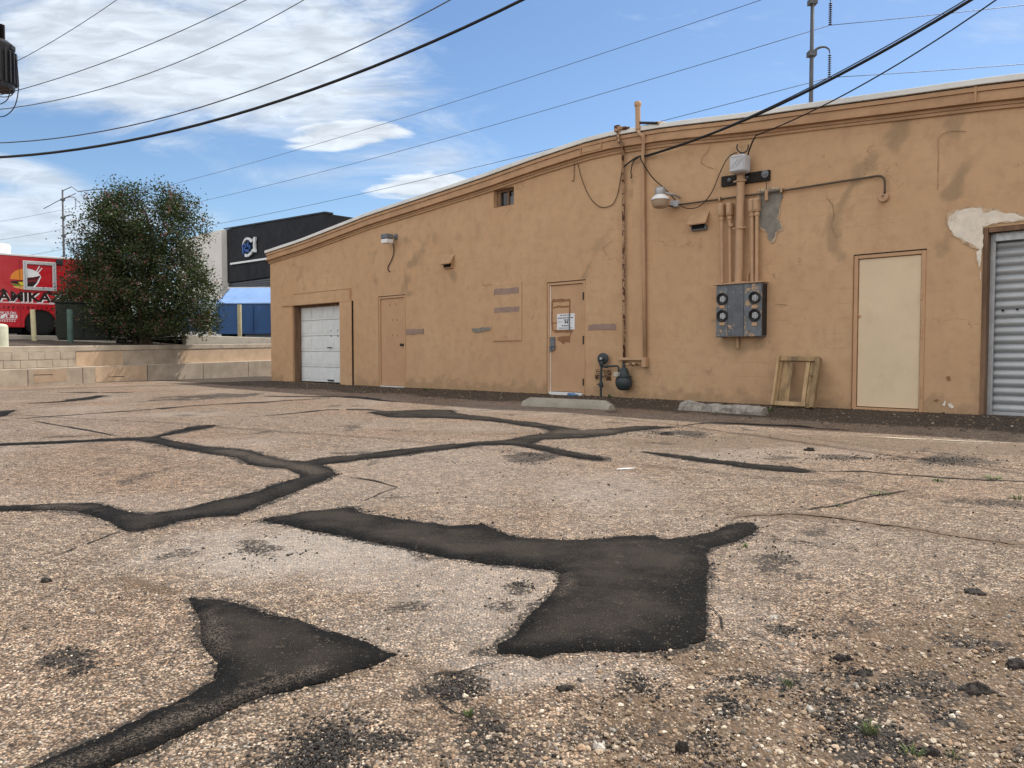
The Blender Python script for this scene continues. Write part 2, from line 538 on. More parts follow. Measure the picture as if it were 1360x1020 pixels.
# weathering masks (r: loose brown soil, g: pale washed stone, b: bare dark bitumen plus painted wall shade)
un = np.array(WALL.y)[:2]; dn = -((GX - P0.x) * un[0] + (GY - P0.y) * un[1])        # distance in front of the tan wall
lf = fbm(GX * 1.1, GY * 1.1, 5, 11); hf = fbm(GX * 7, GY * 7, 4, 17)
strip = smooth01((2.25 + (lf - .5) * 1.2 - np.abs(dn)) / .5)  # soil strip widened to the shadow edge, darkening the wall's shade
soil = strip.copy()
FG = gp([(575, 1100), (600, 1010), (640, 962), (690, 935), (760, 915), (850, 900), (905, 880), (960, 868), (1040, 835), (1120, 815), (1240, 800), (1500, 770), (1900, 900), (1800, 1300), (600, 1300)])
sd_ = seg_dist(GX, GY, FG, True) * np.where(inside(GX, GY, FG), 1, -1)
soil = np.maximum(soil, smooth01((sd_ + (hf - .5) * .55 + .02) / .28) * (.95 + .5 * (lf - .35)))
for pts, wd, k in (([(1000, 684), (1100, 686), (1212, 704), (1360, 728), (1500, 745)], .10, .55), ([(905, 870), (960, 880), (1000, 885)], .10, .8), ([(885, 590), (1040, 582), (1200, 590), (1400, 600)], .8, .5),
                   ([(560, 575), (620, 577), (690, 575)], .5, .4), ([(160, 768), (190, 778), (225, 785)], .07, .6), ([(430, 905), (520, 885), (580, 900)], .10, .45), ([(400, 945), (480, 930), (560, 945)], .12, .35),
                   ([(0, 519), (200, 512), (330, 509)], .5, .6), ([(930, 860), (950, 885), (930, 895)], .07, .8)):
    d = seg_dist(GX, GY, gp(pts))
    soil = np.maximum(soil, k * smooth01(1.25 - d / wd + (hf - .5) * 1.1))
pale = smooth01((lf - .45) * 2.6) * .35
for (x, y, rx, ry, k) in ((420, 735, 230, 50, .9), (640, 800, 160, 80, .6), (700, 895, 190, 25, .6), (800, 655, 120, 30, .45), (1000, 830, 60, 60, .3), (560, 640, 300, 60, .25)):
    a = G(x - rx, y); b = G(x + rx, y); c = G(x, y - ry); d = G(x, y + ry)
    cx, cy = (a.x + b.x) / 2, (c.y + d.y) / 2
    r2 = ((GX - cx) / ((b.x - a.x) / 2)) ** 2 + ((GY - cy) / ((c.y - d.y) / 2)) ** 2
    pale = np.maximum(pale, k * smooth01(1.3 - np.sqrt(r2) + (hf - .5) * .8))
bit_shade = np.zeros_like(GX)
for (x, y, rx, ry) in CLUMPS:
    a = G(x - rx, y); b = G(x + rx, y); c = G(x, y - ry); d = G(x, y + ry)
    cx, cy = (a.x + b.x) / 2, (c.y + d.y) / 2
    r2 = ((GX - cx) / ((b.x - a.x) / 2)) ** 2 + ((GY - cy) / ((c.y - d.y) / 2)) ** 2
    wv = (fbm(GX * 5 / max(.6, cy / 2.5), GY * 5 / max(.6, cy / 2.5), 3, 37) - .5) * 2.6
    bit_shade = np.maximum(bit_shade, smooth01(1.3 - np.sqrt(r2) * .85 + wv + (hf - .5) * 1.2) * (1.0 if (x, y) in ((425, 1000), (608, 919), (1150, 950), (1180, 1000)) else .8))
for (x, y, rx, ry) in ((425, 1004, 58, 44), (608, 919, 27, 14), (1160, 985, 60, 30), (470, 985, 30, 20)):
    a = G(x - rx, y); b = G(x + rx, y); c = G(x, y - ry); d = G(x, y + ry)
    r2 = ((GX - (a.x + b.x) / 2) / ((b.x - a.x) / 2)) ** 2 + ((GY - (c.y + d.y) / 2) / ((c.y - d.y) / 2)) ** 2
    bit_shade = np.maximum(bit_shade, 1.15 * smooth01(1.2 - np.sqrt(r2) + (hf - .5) * 1.6 + (fbm(GX * 16, GY * 16, 3, 53) - .5) * 1.0))
for k, pg in PG.items():                           # tar carried over the edges of the patches
    d = seg_dist(GX, GY, pg, True)
    sc = .016 + .005 * GY
    bit_shade = np.maximum(bit_shade, .85 * smooth01(1.2 - d / sc + (hf - .5) * 2.2))
bit_shade = np.maximum(bit_shade, .66 * strip * (.7 + .6 * hf))  # building's shadow on the ground deepened by colour
bit_shade = np.maximum(bit_shade, .50 * smooth01((fbm(GX * 8, GY * 8, 4, 29) - .55) * 5) * smooth01((sd_ + .1) / .3))
bit_shade = np.maximum(bit_shade, .55 * smooth01((fbm(GX * 3.1, GY * 3.1, 5, 23) - .63) * 7))
for pts, wd, k in (([(1100, 800), (1180, 815), (1290, 850), (1360, 870)], .05, .35), ([(1010, 715), (1060, 722), (1100, 728)], .04, .6), ([(640, 868), (650, 866), (660, 868)], .04, .8), ([(933, 850), (945, 862), (955, 858)], .05, .8), ([(60, 742), (125, 719), (165, 704)], .02, .5), ([(100, 745), (200, 722), (330, 718)], .06, .3), ([(420, 680), (560, 650), (640, 680)], .10, .2)):
    d = seg_dist(GX, GY, gp(pts))
    bit_shade = np.maximum(bit_shade, k * smooth01(1.2 - d / wd + (hf - .5)))

# shallow potholes in the real surface
for (x, y, rx, ry) in CLUMPS[:4]:
    a = G(x - rx, y); b = G(x + rx, y); c = G(x, y - ry); d = G(x, y + ry)
    r2 = ((GX - (a.x + b.x) / 2) / ((b.x - a.x) / 2)) ** 2 + ((GY - (c.y + d.y) / 2) / ((c.y - d.y) / 2)) ** 2
    GZ = GZ - .010 * smooth01(1.1 - np.sqrt(r2) + (hf - .5) * .6)
GZ = np.where((GX > -20) & (GX < 12) & (GY < 4) & (GY > .4), GZ + (fbm(GX * 26, GY * 26, 3, 31) - .5) * .008 * (1 + soil * 1.5), GZ)

gm = bpy.data.meshes.new('ground')
vv = np.stack([GX.ravel(), GY.ravel(), GZ.ravel()], 1)
idx = np.arange(nx * ny).reshape(ny, nx)
ff = np.stack([idx[:-1, :-1].ravel(), idx[:-1, 1:].ravel(), idx[1:, 1:].ravel(), idx[1:, :-1].ravel()], 1)


def np_mesh(me, vv, ff, smooth=True):
    k = ff.shape[1]
    me.vertices.add(len(vv)); me.vertices.foreach_set('co', np.asarray(vv, np.float32).ravel())
    me.loops.add(ff.size); me.loops.foreach_set('vertex_index', np.asarray(ff, np.int32).ravel())
    me.polygons.add(len(ff)); me.polygons.foreach_set('loop_start', np.arange(0, ff.size, k, dtype=np.int32))
    me.polygons.foreach_set('use_smooth', np.full(len(ff), smooth))
    me.update(calc_edges=True)


def vattr(me, name, rgb):
    a = me.attributes.new(name, 'FLOAT_COLOR', 'POINT')
    a.data.foreach_set('color', np.concatenate([rgb, np.ones((len(rgb), 1))], 1).astype(np.float32).ravel())


np_mesh(gm, vv, ff)
vattr(gm, 'weather_shade', np.stack([soil.ravel(), pale.ravel(), bit_shade.ravel()], 1))
ground = bpy.data.objects.new('ground', gm); COL.objects.link(ground)
tag(ground, 'worn tan chip-seal paving of the open parking lot', 'ground', kind='structure')


def ground_mat():
    t = NT('chip_seal')
    P = t.pos()
    wob = t.n('VectorMath', {0: P, 1: t.scalev(t.n('VectorMath', {0: t.noise(60, 2, .5, P, out=1), 1: (.5, .5, .5)}, operation='SUBTRACT').outputs[0], (.006, .006, 0))}, operation='ADD').outputs[0]
    w2 = t.scalev(wob, (1, 1, 0))
    att = t.n('Attribute', attribute_name='weather_shade')
    sp = t.n('SeparateColor', {0: att.outputs['Color']})
    soil, pale, bit_shade = sp.outputs[0], sp.outputs[1], sp.outputs[2]
    v1 = t.n('TexVoronoi', {'Vector': w2, 'Scale': 122.0, 'Randomness': 1.0}, voronoi_dimensions='2D', feature='F1')
    v2 = t.n('TexVoronoi', {'Vector': w2, 'Scale': 80.0, 'Randomness': 1.0}, voronoi_dimensions='2D', feature='F1')
    r1 = t.n('SeparateColor', {0: v1.outputs['Color']}); r2 = t.n('SeparateColor', {0: v2.outputs['Color']})
    stops = [(0, (.10, .082, .066)), (.14, (.20, .162, .126)), (.34, (.33, .262, .198)), (.52, (.40, .325, .25)), (.66, (.34, .25, .18)), (.78, (.50, .43, .35)), (.9, (.30, .285, .265)), (1, (.66, .60, .52))]
    c1 = t.ramp(r1.outputs[0], stops, 'CONSTANT')
    c2 = t.ramp(r2.outputs[0], stops, 'CONSTANT')
    big = t.math('GREATER_THAN', r2.outputs[1], .84)
    big = t.math('MULTIPLY', big, t.math('LESS_THAN', v2.outputs['Distance'], .40))
    stone = t.mix(big, c1, c2)
    gap = t.mr(v1.outputs['Distance'], .30, .56)
    gap = t.math('MULTIPLY', gap, t.math('SUBTRACT', 1.0, big))
    binder = t.mix(t.noise(40, 2), (.045, .038, .032), (.13, .108, .086))
    v3 = t.n('TexVoronoi', {'Vector': w2, 'Scale': 62.0}, voronoi_dimensions='2D'); r3 = t.n('SeparateColor', {0: v3.outputs['Color']})
    v4 = t.n('TexVoronoi', {'Vector': w2, 'Scale': 27.0}, voronoi_dimensions='2D'); r4 = t.n('SeparateColor', {0: v4.outputs['Color']})
    grain = t.math('ADD', t.math('MULTIPLY', r3.outputs[0], .62), t.math('MULTIPLY', r4.outputs[0], .38))
    stone = t.mix(t.mr(grain, .25, .55), t.mix(1.0, stone, (.60, .57, .55), 'MULTIPLY'), t.mix(t.mr(grain, .52, .80), stone, t.mix(1.0, stone, (1.42, 1.42, 1.42), 'MULTIPLY')))
    base = t.mix(t.math('MULTIPLY', gap, .94), stone, binder)
    pit = t.math('MULTIPLY', t.math('GREATER_THAN', r3.outputs[1], .91), t.mr(v3.outputs['Distance'], .5, .28))
    base = t.mix(t.math('MULTIPLY', pit, .8), base, (.035, .029, .025))
    big_n = t.noise(.55, 5, .6); mid_n = t.noise(4.5, 5, .65)
    base = t.mix(t.mr(big_n, .35, .7), base, t.mix(1.0, base, (1.04, .93, .86), 'MULTIPLY'))
    base = t.mix(t.math('MULTIPLY', t.mr(mid_n, .42, .75), .6), base, t.mix(1.0, base, (.70, .68, .66), 'MULTIPLY'))
    pl_ = t.mix(1.0, t.mix(.55, base, (.42, .40, .375)), (1.0, 1.005, 1.02), 'MULTIPLY')
    base = t.mix(pale, base, pl_)
    # loose soil between the stones
    so = t.mix(t.noise(30, 5, .7), (.085, .060, .040), (.195, .143, .098))
    so = t.mix(t.mr(t.noise(6, 3), .4, .7), so, t.mix(1.0, so, (.8, .78, .76), 'MULTIPLY'))
    keep = t.math('LESS_THAN', r1.outputs[2], .5)
    sfac = t.math('MULTIPLY', t.mr(t.math('ADD', soil, t.math('MULTIPLY', t.math('SUBTRACT', t.noise(14, 5, .7), .5), .9)), .15, .65), t.math('SUBTRACT', 1.0, t.math('MULTIPLY', keep, .42)))
    base = t.mix(sfac, base, so)
    # bare bitumen, and the darkened shade strip along the wall
    bfac = t.mr(t.math('ADD', bit_shade, t.math('MULTIPLY', t.math('SUBTRACT', t.noise(55, 4, .7), .5), 1.3)), .38, .56)
    bfac = t.math('MULTIPLY', bfac, t.math('SUBTRACT', 1.0, t.math('MULTIPLY', t.math('LESS_THAN', r1.outputs[1], .16), .8)))
    base = t.mix(t.math('MULTIPLY', bfac, .92), base, t.mix(t.noise(90, 3), (.020, .018, .016), (.06, .052, .044)))
    h = t.math('SUBTRACT', 1.0, t.math('MULTIPLY', v1.outputs['Distance'], 1.25))
    h = t.math('ADD', h, t.math('MULTIPLY', big, t.math('SUBTRACT', .9, t.math('MULTIPLY', v2.outputs['Distance'], 1.6))))
    h = t.math('ADD', h, t.math('MULTIPLY', r1.outputs[1], .7))
    h = t.math('ADD', h, t.math('MULTIPLY', t.noise(24, 6, .7), 1.6))
    base = t.mix(1.0, base, (1.15, 1.08, 1.01), 'MULTIPLY')
    nrm = t.bump(h, .85, .0065)
    rough = t.mr(r1.outputs[2], 0, 1, .62, .95)
    return t.out(base, rough, 0, nrm, .25)


gm.materials.append(ground_mat())


def asphalt_mat(name, dark, light, dust):
    t = NT(name)
    P = t.pos(); w2 = t.scalev(P, (1, 1, 0))
    v = t.n('TexVoronoi', {'Vector': w2, 'Scale': 240.0}, voronoi_dimensions='2D')
    r = t.n('SeparateColor', {0: v.outputs['Color']})
    c = t.mix(r.outputs[0], dark, light)
    c = t.mix(t.math('MULTIPLY', t.math('GREATER_THAN', r.outputs[1], .978), .6), c, (.17, .135, .10))
    es = t.n('SeparateColor', {0: t.n('Attribute', attribute_name='edge').outputs['Color']}); ed = es.outputs[0]
    du = t.mr(t.math('ADD', t.math('MULTIPLY', t.noise(3.2, 6, .65), 1.0), t.math('MULTIPLY', ed, .22)), .5, .85)
    c = t.mix(t.math('MULTIPLY', du, dust), c, (.070, .058, .047))
    worn = t.mr(t.math('ADD', t.noise(9, 5, .7), t.math('MULTIPLY', t.noise(70, 3), .35)), .78, .92)
    worn = t.math('MAXIMUM', t.math('MULTIPLY', worn, .5), t.math('MULTIPLY', t.math('MULTIPLY', es.outputs[1], t.mr(t.noise(170, 3, .7), .44, .60)), .85))
    c = t.mix(worn, c, (.16, .128, .10))
    c = t.mix(t.math('MULTIPLY', es.outputs[2], .5), c, (.0065, .006, .0058))
    h = t.math('ADD', t.math('MULTIPLY', v.outputs['Distance'], -1.2), t.math('MULTIPLY', t.noise(45, 5, .7), 1.6))
    return t.out(c, t.mr(r.outputs[2], 0, 1, .6, .9), 0, t.bump(h, .8, .005), .08)


AM_NEW = asphalt_mat('hot_mix_asphalt', (.006, .0058, .0055), (.019, .018, .0168), .62)
AM_OLD = asphalt_mat('crack_sealer', (.008, .0076, .0072), (.024, .0215, .019), .5)


WORN = {'arrow': [([(20, 1042), (138, 1003), (230, 960), (300, 938), (370, 912), (420, 897)], .028), ([(268, 820), (276, 850), (284, 872)], .05)], 'big': [([(742, 792), (752, 766)], .04)], 'net': [([(300, 600), (345, 612), (395, 622), (420, 628)], .10), ([(60, 676), (110, 677)], .06), ([(730, 576), (800, 574)], .2)]}


def make_patch(key, label, mat, thick, step_k=.003, amp_k=.0042):
    base = PG[key]
    dist = lambda p: max(1.0, math.hypot(p[0], p[1]))
    ol = jag(base, lambda p: max(.006, step_k * dist(p)), lambda p: max(.006, amp_k * dist(p) * (1 if dist(p) < 6 else .5)), sum(map(ord, key)) % 50)
    P = np.array(ol)
    n = len(P)
    lo, hi = P.min(0), P.max(0)
    cand = []
    y = lo[1]
    while y < hi[1]:
        st = max(.02, .012 * max(1.5, y))
        x = lo[0]
        while x < hi[0]:
            cand.append((x + random.uniform(-.3, .3) * st, y + random.uniform(-.3, .3) * st)); x += st
        y += st
    cand = np.array(cand)
    cand = cand[inside(cand[:, 0], cand[:, 1], ol)]
    d = seg_dist(cand[:, 0], cand[:, 1], ol, True)
    cand = cand[d > .006]
    allp = [Vector(p) for p in ol] + [Vector(p) for p in cand]
    rv, re, rf, *_ = delaunay_2d_cdt(allp, [], [list(range(n))], 1, 1e-6)
    X = np.array([v.x for v in rv]); Y = np.array([v.y for v in rv])
    dd = seg_dist(X, Y, ol, True)
    Z = gz(X, Y) + np.where((Y < 4), (fbm(X * 26, Y * 26, 3, 31) - .5) * .008, 0)
    Z = Z + thick * smooth01(dd / .014 + .05) + (fbm(X * 5, Y * 5, 3, 41) - .5) * .006 * smooth01(dd / .06) + .002
    me = bpy.data.meshes.new('asphalt_patch')
    me.from_pydata([tuple(p) for p in zip(X, Y, Z)], [], [tuple(f) for f in rf]); me.update()
    for p in me.polygons:
        p.use_smooth = True
        if p.normal.z < 0: p.flip()
    ww = np.zeros(len(X))
    for pts, wd in WORN.get(key, ()):
        ww = np.maximum(ww, smooth01(1.3 - seg_dist(X, Y, gp(pts)) / wd + (fbm(X * 14, Y * 14, 3, 5) - .5)))
    vattr(me, 'edge', np.stack([smooth01(dd / .12), ww, smooth01((1.0 - dd / (.022 + .005 * Y)) * 1.2 + (fbm(X * 20, Y * 20, 3, 7) - .5) * 1.5)], 1))
    o = bpy.data.objects.new('asphalt_patch', me); COL.objects.link(o)
    me.materials.append(mat)
    tag(o, label, 'asphalt patch', 'asphalt repairs on the lot')
    return o


make_patch('big', 'large black asphalt patch with a wide tail in the middle of the lot', AM_NEW, .008)
make_patch('arrow', 'black arrow-shaped asphalt patch with a long curved stem', AM_NEW, .008)
make_patch('net', 'branching dark crack-seal band crossing the lot', AM_OLD, .008)
make_patch('seam', 'straight thin crack-seal strip before the broken wheel stop', AM_OLD, .007)
make_patch('corner', 'small asphalt patch at the near end of the long thin tar line', AM_OLD, .007)
make_patch('sliver', 'thin asphalt sliver before the retaining wall', AM_OLD, .006)

M['crack'] = pmat('crack_soil', (.016, .013, .011), .95, var=.4, scale=40)
M['crack_brown'] = pmat('crack_dust', (.12, .085, .055), .95, var=.4, scale=30)
M['old_line'] = pmat('old_paint_line', (.55, .48, .36), .8, var=.2, scale=20)


def ribbon(mb, pts, wpx, h=.004, seed=0, gaps=0.0):
    """a crack: thin ragged strip lying on the paving"""
    g = gp(pts)
    out = []
    for i in range(len(g) - 1):
        a, b = g[i], g[i + 1]
        L = math.hypot(b[0] - a[0], b[1] - a[1]); k = max(1, int(L / (.008 * max(1.2, a[1]))))
        out += [(a[0] + (b[0] - a[0]) * j / k, a[1] + (b[1] - a[1]) * j / k) for j in range(k)]
    out.append(g[-1])
    L_, R_ = [], []
    for i, p in enumerate(out):
        q, o = out[min(i + 1, len(out) - 1)], out[max(i - 1, 0)]
        tx, ty = q[0] - o[0], q[1] - o[1]; L = math.hypot(tx, ty) or 1; tx /= L; ty /= L
        D = max(1.2, p[1])
        wob = (float(fbm(p[0] * 30 / D, p[1] * 30 / D, 3, seed)) - .5) * .035 * D * .35
        k = (.35 + 1.3 * float(vnoise(p[0] * 40 / D, p[1] * 40 / D, seed + 9))) * min(1, 4 * min(i + .3, len(out) - 1 - i + .3) / len(out))
        hw = wpx / FOC * D * .5 * k * (abs(ty) + abs(tx) * D / .75)
        for s, A in ((1, L_), (-1, R_)):
            x, y = p[0] - ty * (wob + s * hw), p[1] + tx * (wob + s * hw)
            A.append((x, y, float(gz(x, y)) + h + (float(fbm(x * 26, y * 26, 3, 31) - .5) * .008 if y < 4 else 0)))
    n = len(L_)
    keep = [i for i in range(n - 1) if float(vnoise(out[i][0] * 9, out[i][1] * 9, seed + 3)) > gaps]
    mb.add(L_ + R_, [(i + 1, i, n + i, n + i + 1) for i in keep])


CRACKS = [
    ('long thin tar line below the retaining wall', 'crack', 1.6, [(5, 556), (100, 551), (200, 544), (300, 537), (345, 534.5), (412, 530.4), (447, 528.5)]),
    ('dark tar line along the edge of the wall shadow', 'crack', 2.0, [(349, 525.5), (386, 527.3), (447, 526.8), (479, 528), (505, 531.5), (537, 534)]),
    ('thin crack near the foot of the retaining wall', 'crack', 1.0, [(75, 521), (130, 521.6), (180, 522)]),
    ('faint crack between the far tar line and the seal band', 'crack', 1.2, [(326, 555), (384, 550), (440, 544.5), (489, 544), (520, 546)]),
    ('crack leading off the left seal band into open paving', 'crack', 2.0, [(172, 702), (125, 719), (95, 730), (60, 742)]),
    ('wandering crack from the seam strip towards the roll-up door', 'crack', 1.2, [(1079, 627), (1110, 626), (1150, 626), (1195, 630), (1240, 633), (1290, 636.5), (1330, 638), (1400, 640)]),
    ('long dusty crack below the rising crack', 'crack_brown', 2.0, [(965, 688), (1000, 685), (1040, 682), (1100, 685.5), (1148, 693), (1212, 703), (1265, 714), (1320, 721), (1400, 733)]),
    ('weedy crack rising to a point', 'crack', 1.0, [(1040, 681), (1075, 677), (1106, 673), (1161, 659), (1190, 654), (1217, 650)]),
    ('short hooked crack beside the big patch', 'crack', 1.5, [(932, 802), (946, 812), (956, 825), (958, 840), (972, 848)]),
    ('crack between the tips of the two black patches', 'crack', .9, [(528, 874), (548, 887), (560, 899), (590, 900), (630, 894), (660, 889), (700, 884)]),
    ('open crack curling below the arrow patch', 'crack', 1.3, [(553, 908), (568, 920), (576, 933), (588, 944), (604, 951), (622, 955)]),
    ('hairline crack from the seal band to the big patch', 'crack', .9, [(447, 632), (475, 634), (505, 640), (526, 645.6), (500, 655), (468, 671)]),
    ('crack in front of the broken wheel stop', 'crack', 2.0, [(903, 568), (937, 562), (985, 563), (1050, 565), (1130, 571)]),
    ('hairline crack from the tail tip of the big patch', 'crack', .8, [(1006, 708), (1040, 717), (1075, 722), (1108, 727)]),
    ('hairline crack before the thin end of the seal band', 'crack', .6, [(40, 558), (90, 568), (130, 573), (165, 579)]),
    ('forked crack branching from the hooked crack', 'crack', .7, [(958, 838), (985, 838), (1010, 850), (1040, 866)]),
    ('crack below the lower edge of the big patch', 'crack', .8, [(560, 902), (610, 897), (660, 884), (700, 875)])]
for i, (lab, mt, wpx, pts) in enumerate(CRACKS):
    mb = MB(); ribbon(mb, pts, wpx, .004, i * 3 + 1, .1)
    solo('pavement_crack', mb, M[mt], label=lab, cat='crack', group='cracks in the paving')
mb = MB(); ribbon(mb, [(1140, 579), (1200, 582), (1260, 585), (1348, 588.5)], .7, .004, 77, .12)
solo('painted_line', mb, M['old_line'], label='worn pale parking line in front of the beige door', cat='painted line')
mb = MB(); ribbon(mb, [(820, 623.5), (832, 622.5), (844, 622)], 1.3, .004, 78, 0)
solo('painted_line', mb, M['white_plastic'], label='short white paint dash between the seal band and the seam strip', cat='painted line')

# ------------------------------------------------------------------ loose stone
ICO_V, ICO_F = None, None


def ico():
    p = (1 + 5 ** .5) / 2
    v = np.array([(-1, p, 0), (1, p, 0), (-1, -p, 0), (1, -p, 0), (0, -1, p), (0, 1, p), (0, -1, -p), (0, 1, -p), (p, 0, -1), (p, 0, 1), (-p, 0, -1), (-p, 0, 1)]) / math.hypot(1, p)
    f = np.array([(0, 11, 5), (0, 5, 1), (0, 1, 7), (0, 7, 10), (0, 10, 11), (1, 5, 9), (5, 11, 4), (11, 10, 2), (10, 7, 6), (7, 1, 8), (3, 9, 4), (3, 4, 2), (3, 2, 6), (3, 6, 8), (3, 8, 9), (4, 9, 5), (2, 4, 11), (6, 2, 10), (8, 6, 7), (9, 8, 1)])
    return v, f


def stones(name, XY, R, Csel, mat, sink=.35, label=None, cat=None, smooth=False):
    v, f = ico()
    n = len(XY)
    rot = RNG.random(n) * 6.283
    sc = RNG.uniform(.6, 1.25, (n, 3)); sc[:, 2] *= .72
    jit = 1 + RNG.uniform(-.38, .38, (n, 12, 1))
    q = v[None] * jit * sc[:, None] * R[:, None, None]
    c, s = np.cos(rot)[:, None], np.sin(rot)[:, None]
    x = q[..., 0] * c - q[..., 1] * s; y = q[..., 0] * s + q[..., 1] * c
    z0 = gz(XY[:, 0], XY[:, 1]) + np.where(XY[:, 1] < 4, (fbm(XY[:, 0] * 26, XY[:, 1] * 26, 3, 31) - .5) * .008, 0)
    vv = np.stack([x + XY[:, :1], y + XY[:, 1:], q[..., 2] + (z0 + R * .7 * (1 - 2 * sink))[:, None]], -1).reshape(-1, 3)
    ff = (f[None] + (np.arange(n) * 12)[:, None, None]).reshape(-1, 3)
    me = bpy.data.meshes.new(name)
    np_mesh(me, vv, ff, smooth)
    vattr(me, 'tint', np.repeat(Csel, 12, 0))
    o = bpy.data.objects.new(name, me); COL.objects.link(o)
    me.materials.append(mat)
    tag(o, label, cat, None, 'stuff')
    return o


def tint_mat(name, rough=.85):
    t = NT(name)
    c = t.n('Attribute', attribute_name='tint').outputs['Color']
    c = t.mix(t.mr(t.noise(300, 3), .3, .7), t.mix(1.0, c, (.75, .74, .73), 'MULTIPLY'), t.mix(1.0, c, (1.15, 1.15, 1.15), 'MULTIPLY'))
    return t.out(c, rough, 0, t.bump(t.noise(500, 3), .4, .002), .3)


STONE_M = tint_mat('stone')
STC = np.array([.98, .93, .87]) * np.array([(.33, .26, .19), (.42, .34, .26), (.24, .19, .15), (.52, .46, .38), (.36, .26, .18), (.16, .135, .115), (.68, .62, .54), (.30, .28, .26), (.10, .085, .075)])


def pick(n, p):
    p = np.array(p, float); p /= p.sum()
    return STC[RNG.choice(len(STC), n, p=p)] * RNG.uniform(.8, 1.2, (n, 1))


def view_points(n, y0, y1, pw=1.6):
    y = y0 * (y1 / y0) ** (RNG.random(n) ** pw)
    x = (RNG.random(n) * 2 - 1) * (.72 * y + .1)
    return np.stack([x, y], 1)


def dmask(XY, keys=('big', 'arrow', 'net', 'seam')):
    m = np.zeros(len(XY), bool)
    for k in keys:
        m |= inside(XY[:, 0], XY[:, 1], PG[k])
    return m


XY = view_points(36000, 1.3, 4.8, 1.0)
XY = XY[~dmask(XY)]
R = RNG.uniform(.0014, .0036, len(XY))
stones('chip_seal_gravel', XY, R, pick(len(XY), (3, 3, 2, 2, 2, 1.2, .9, 1.5, .6)), STONE_M, .5, 'small tan and grey chips set in the paving', 'gravel')
XY = view_points(30000, 1.3, 5.0, 1.1)
sdv = seg_dist(XY[:, 0], XY[:, 1], FG, True) * np.where(inside(XY[:, 0], XY[:, 1], FG), 1, -1)
keepm = (RNG.random(len(XY)) < smooth01((sdv + .15) / .35)) | (RNG.random(len(XY)) < .05)
XY = XY[keepm & ~dmask(XY)]
R = .0016 + .0062 * RNG.random(len(XY)) ** 4.0
stones('loose_gravel', XY, R, pick(len(XY), (3, 3, 2.5, 1.6, 2, 2.2, 1.0, 1.5, 2)), STONE_M, .3, 'loose brown and pale gravel over bare soil', 'gravel')
# tar crumbs: round the patches, in the dark spots, strewn over the right half
L = []
for k in ('big', 'arrow', 'net'):
    pg = PG[k]
    for i in range(len(pg)):
        a, b = np.array(pg[i]), np.array(pg[(i + 1) % len(pg)])
        if max(a[1], b[1]) > 9: continue
        m = int(np.linalg.norm(b - a) * (170 if k != 'net' else 60))
        tt = RNG.random((m, 1)); D = (a[1] + b[1]) / 2
        L.append(a + (b - a) * tt + RNG.normal(0, .010 + .0035 * D, (m, 2)))
for (x, y, rx, ry) in CLUMPS:
    a = G(x - rx, y); b = G(x + rx, y); c = G(x, y - ry); d = G(x, y + ry)
    m = int((60 + 1500 * min(.25, (b.x - a.x) * (c.y - d.y))) * (2.5 if y > 890 else 1))
    m *= 2; q_ = np.stack([RNG.normal((a.x + b.x) / 2, (b.x - a.x) / 2.3, m), RNG.normal((c.y + d.y) / 2, (c.y - d.y) / 2.3, m)], 1)
    L.append(q_[fbm(q_[:, 0] * 9, q_[:, 1] * 9, 3, 47) > .5])
for (x, y, rx, ry, m) in ((425, 1004, 50, 38, 1500), (608, 919, 22, 11, 400), (1160, 985, 55, 26, 900)):
    a = G(x - rx, y); b = G(x + rx, y); c = G(x, y - ry); d = G(x, y + ry)
    L.append(np.stack([RNG.normal((a.x + b.x) / 2, (b.x - a.x) / 3.2, m), RNG.normal((c.y + d.y) / 2, (c.y - d.y) / 3.2, m)], 1))
ex = view_points(2600, 1.3, 9, 1.0); ex = ex[(ex[:, 0] > -.1 * ex[:, 1]) | (RNG.random(len(ex)) < .25)]
L.append(ex)
XY = np.concatenate(L)
D = np.maximum(1.2, XY[:, 1])
R = (.0016 + .0042 * RNG.random(len(XY)) ** 3) * np.minimum(1.35, .6 + .16 * D)
stones('asphalt_crumbs', XY, R, np.array([(.035, .031, .028)]) * RNG.uniform(.5, 2.0, (len(XY), 1)), STONE_M, .25, 'dark asphalt crumbs scattered over the paving', 'asphalt crumbs')
# litter of stones below the wall, coloured darker to deepen its shade
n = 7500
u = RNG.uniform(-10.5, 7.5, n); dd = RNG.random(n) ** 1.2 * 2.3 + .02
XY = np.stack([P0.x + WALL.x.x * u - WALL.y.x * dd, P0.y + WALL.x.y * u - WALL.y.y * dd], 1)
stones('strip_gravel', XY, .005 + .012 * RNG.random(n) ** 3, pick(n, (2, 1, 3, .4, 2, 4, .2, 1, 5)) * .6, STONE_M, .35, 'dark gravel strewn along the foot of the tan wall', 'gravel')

# single lumps that lie by themselves


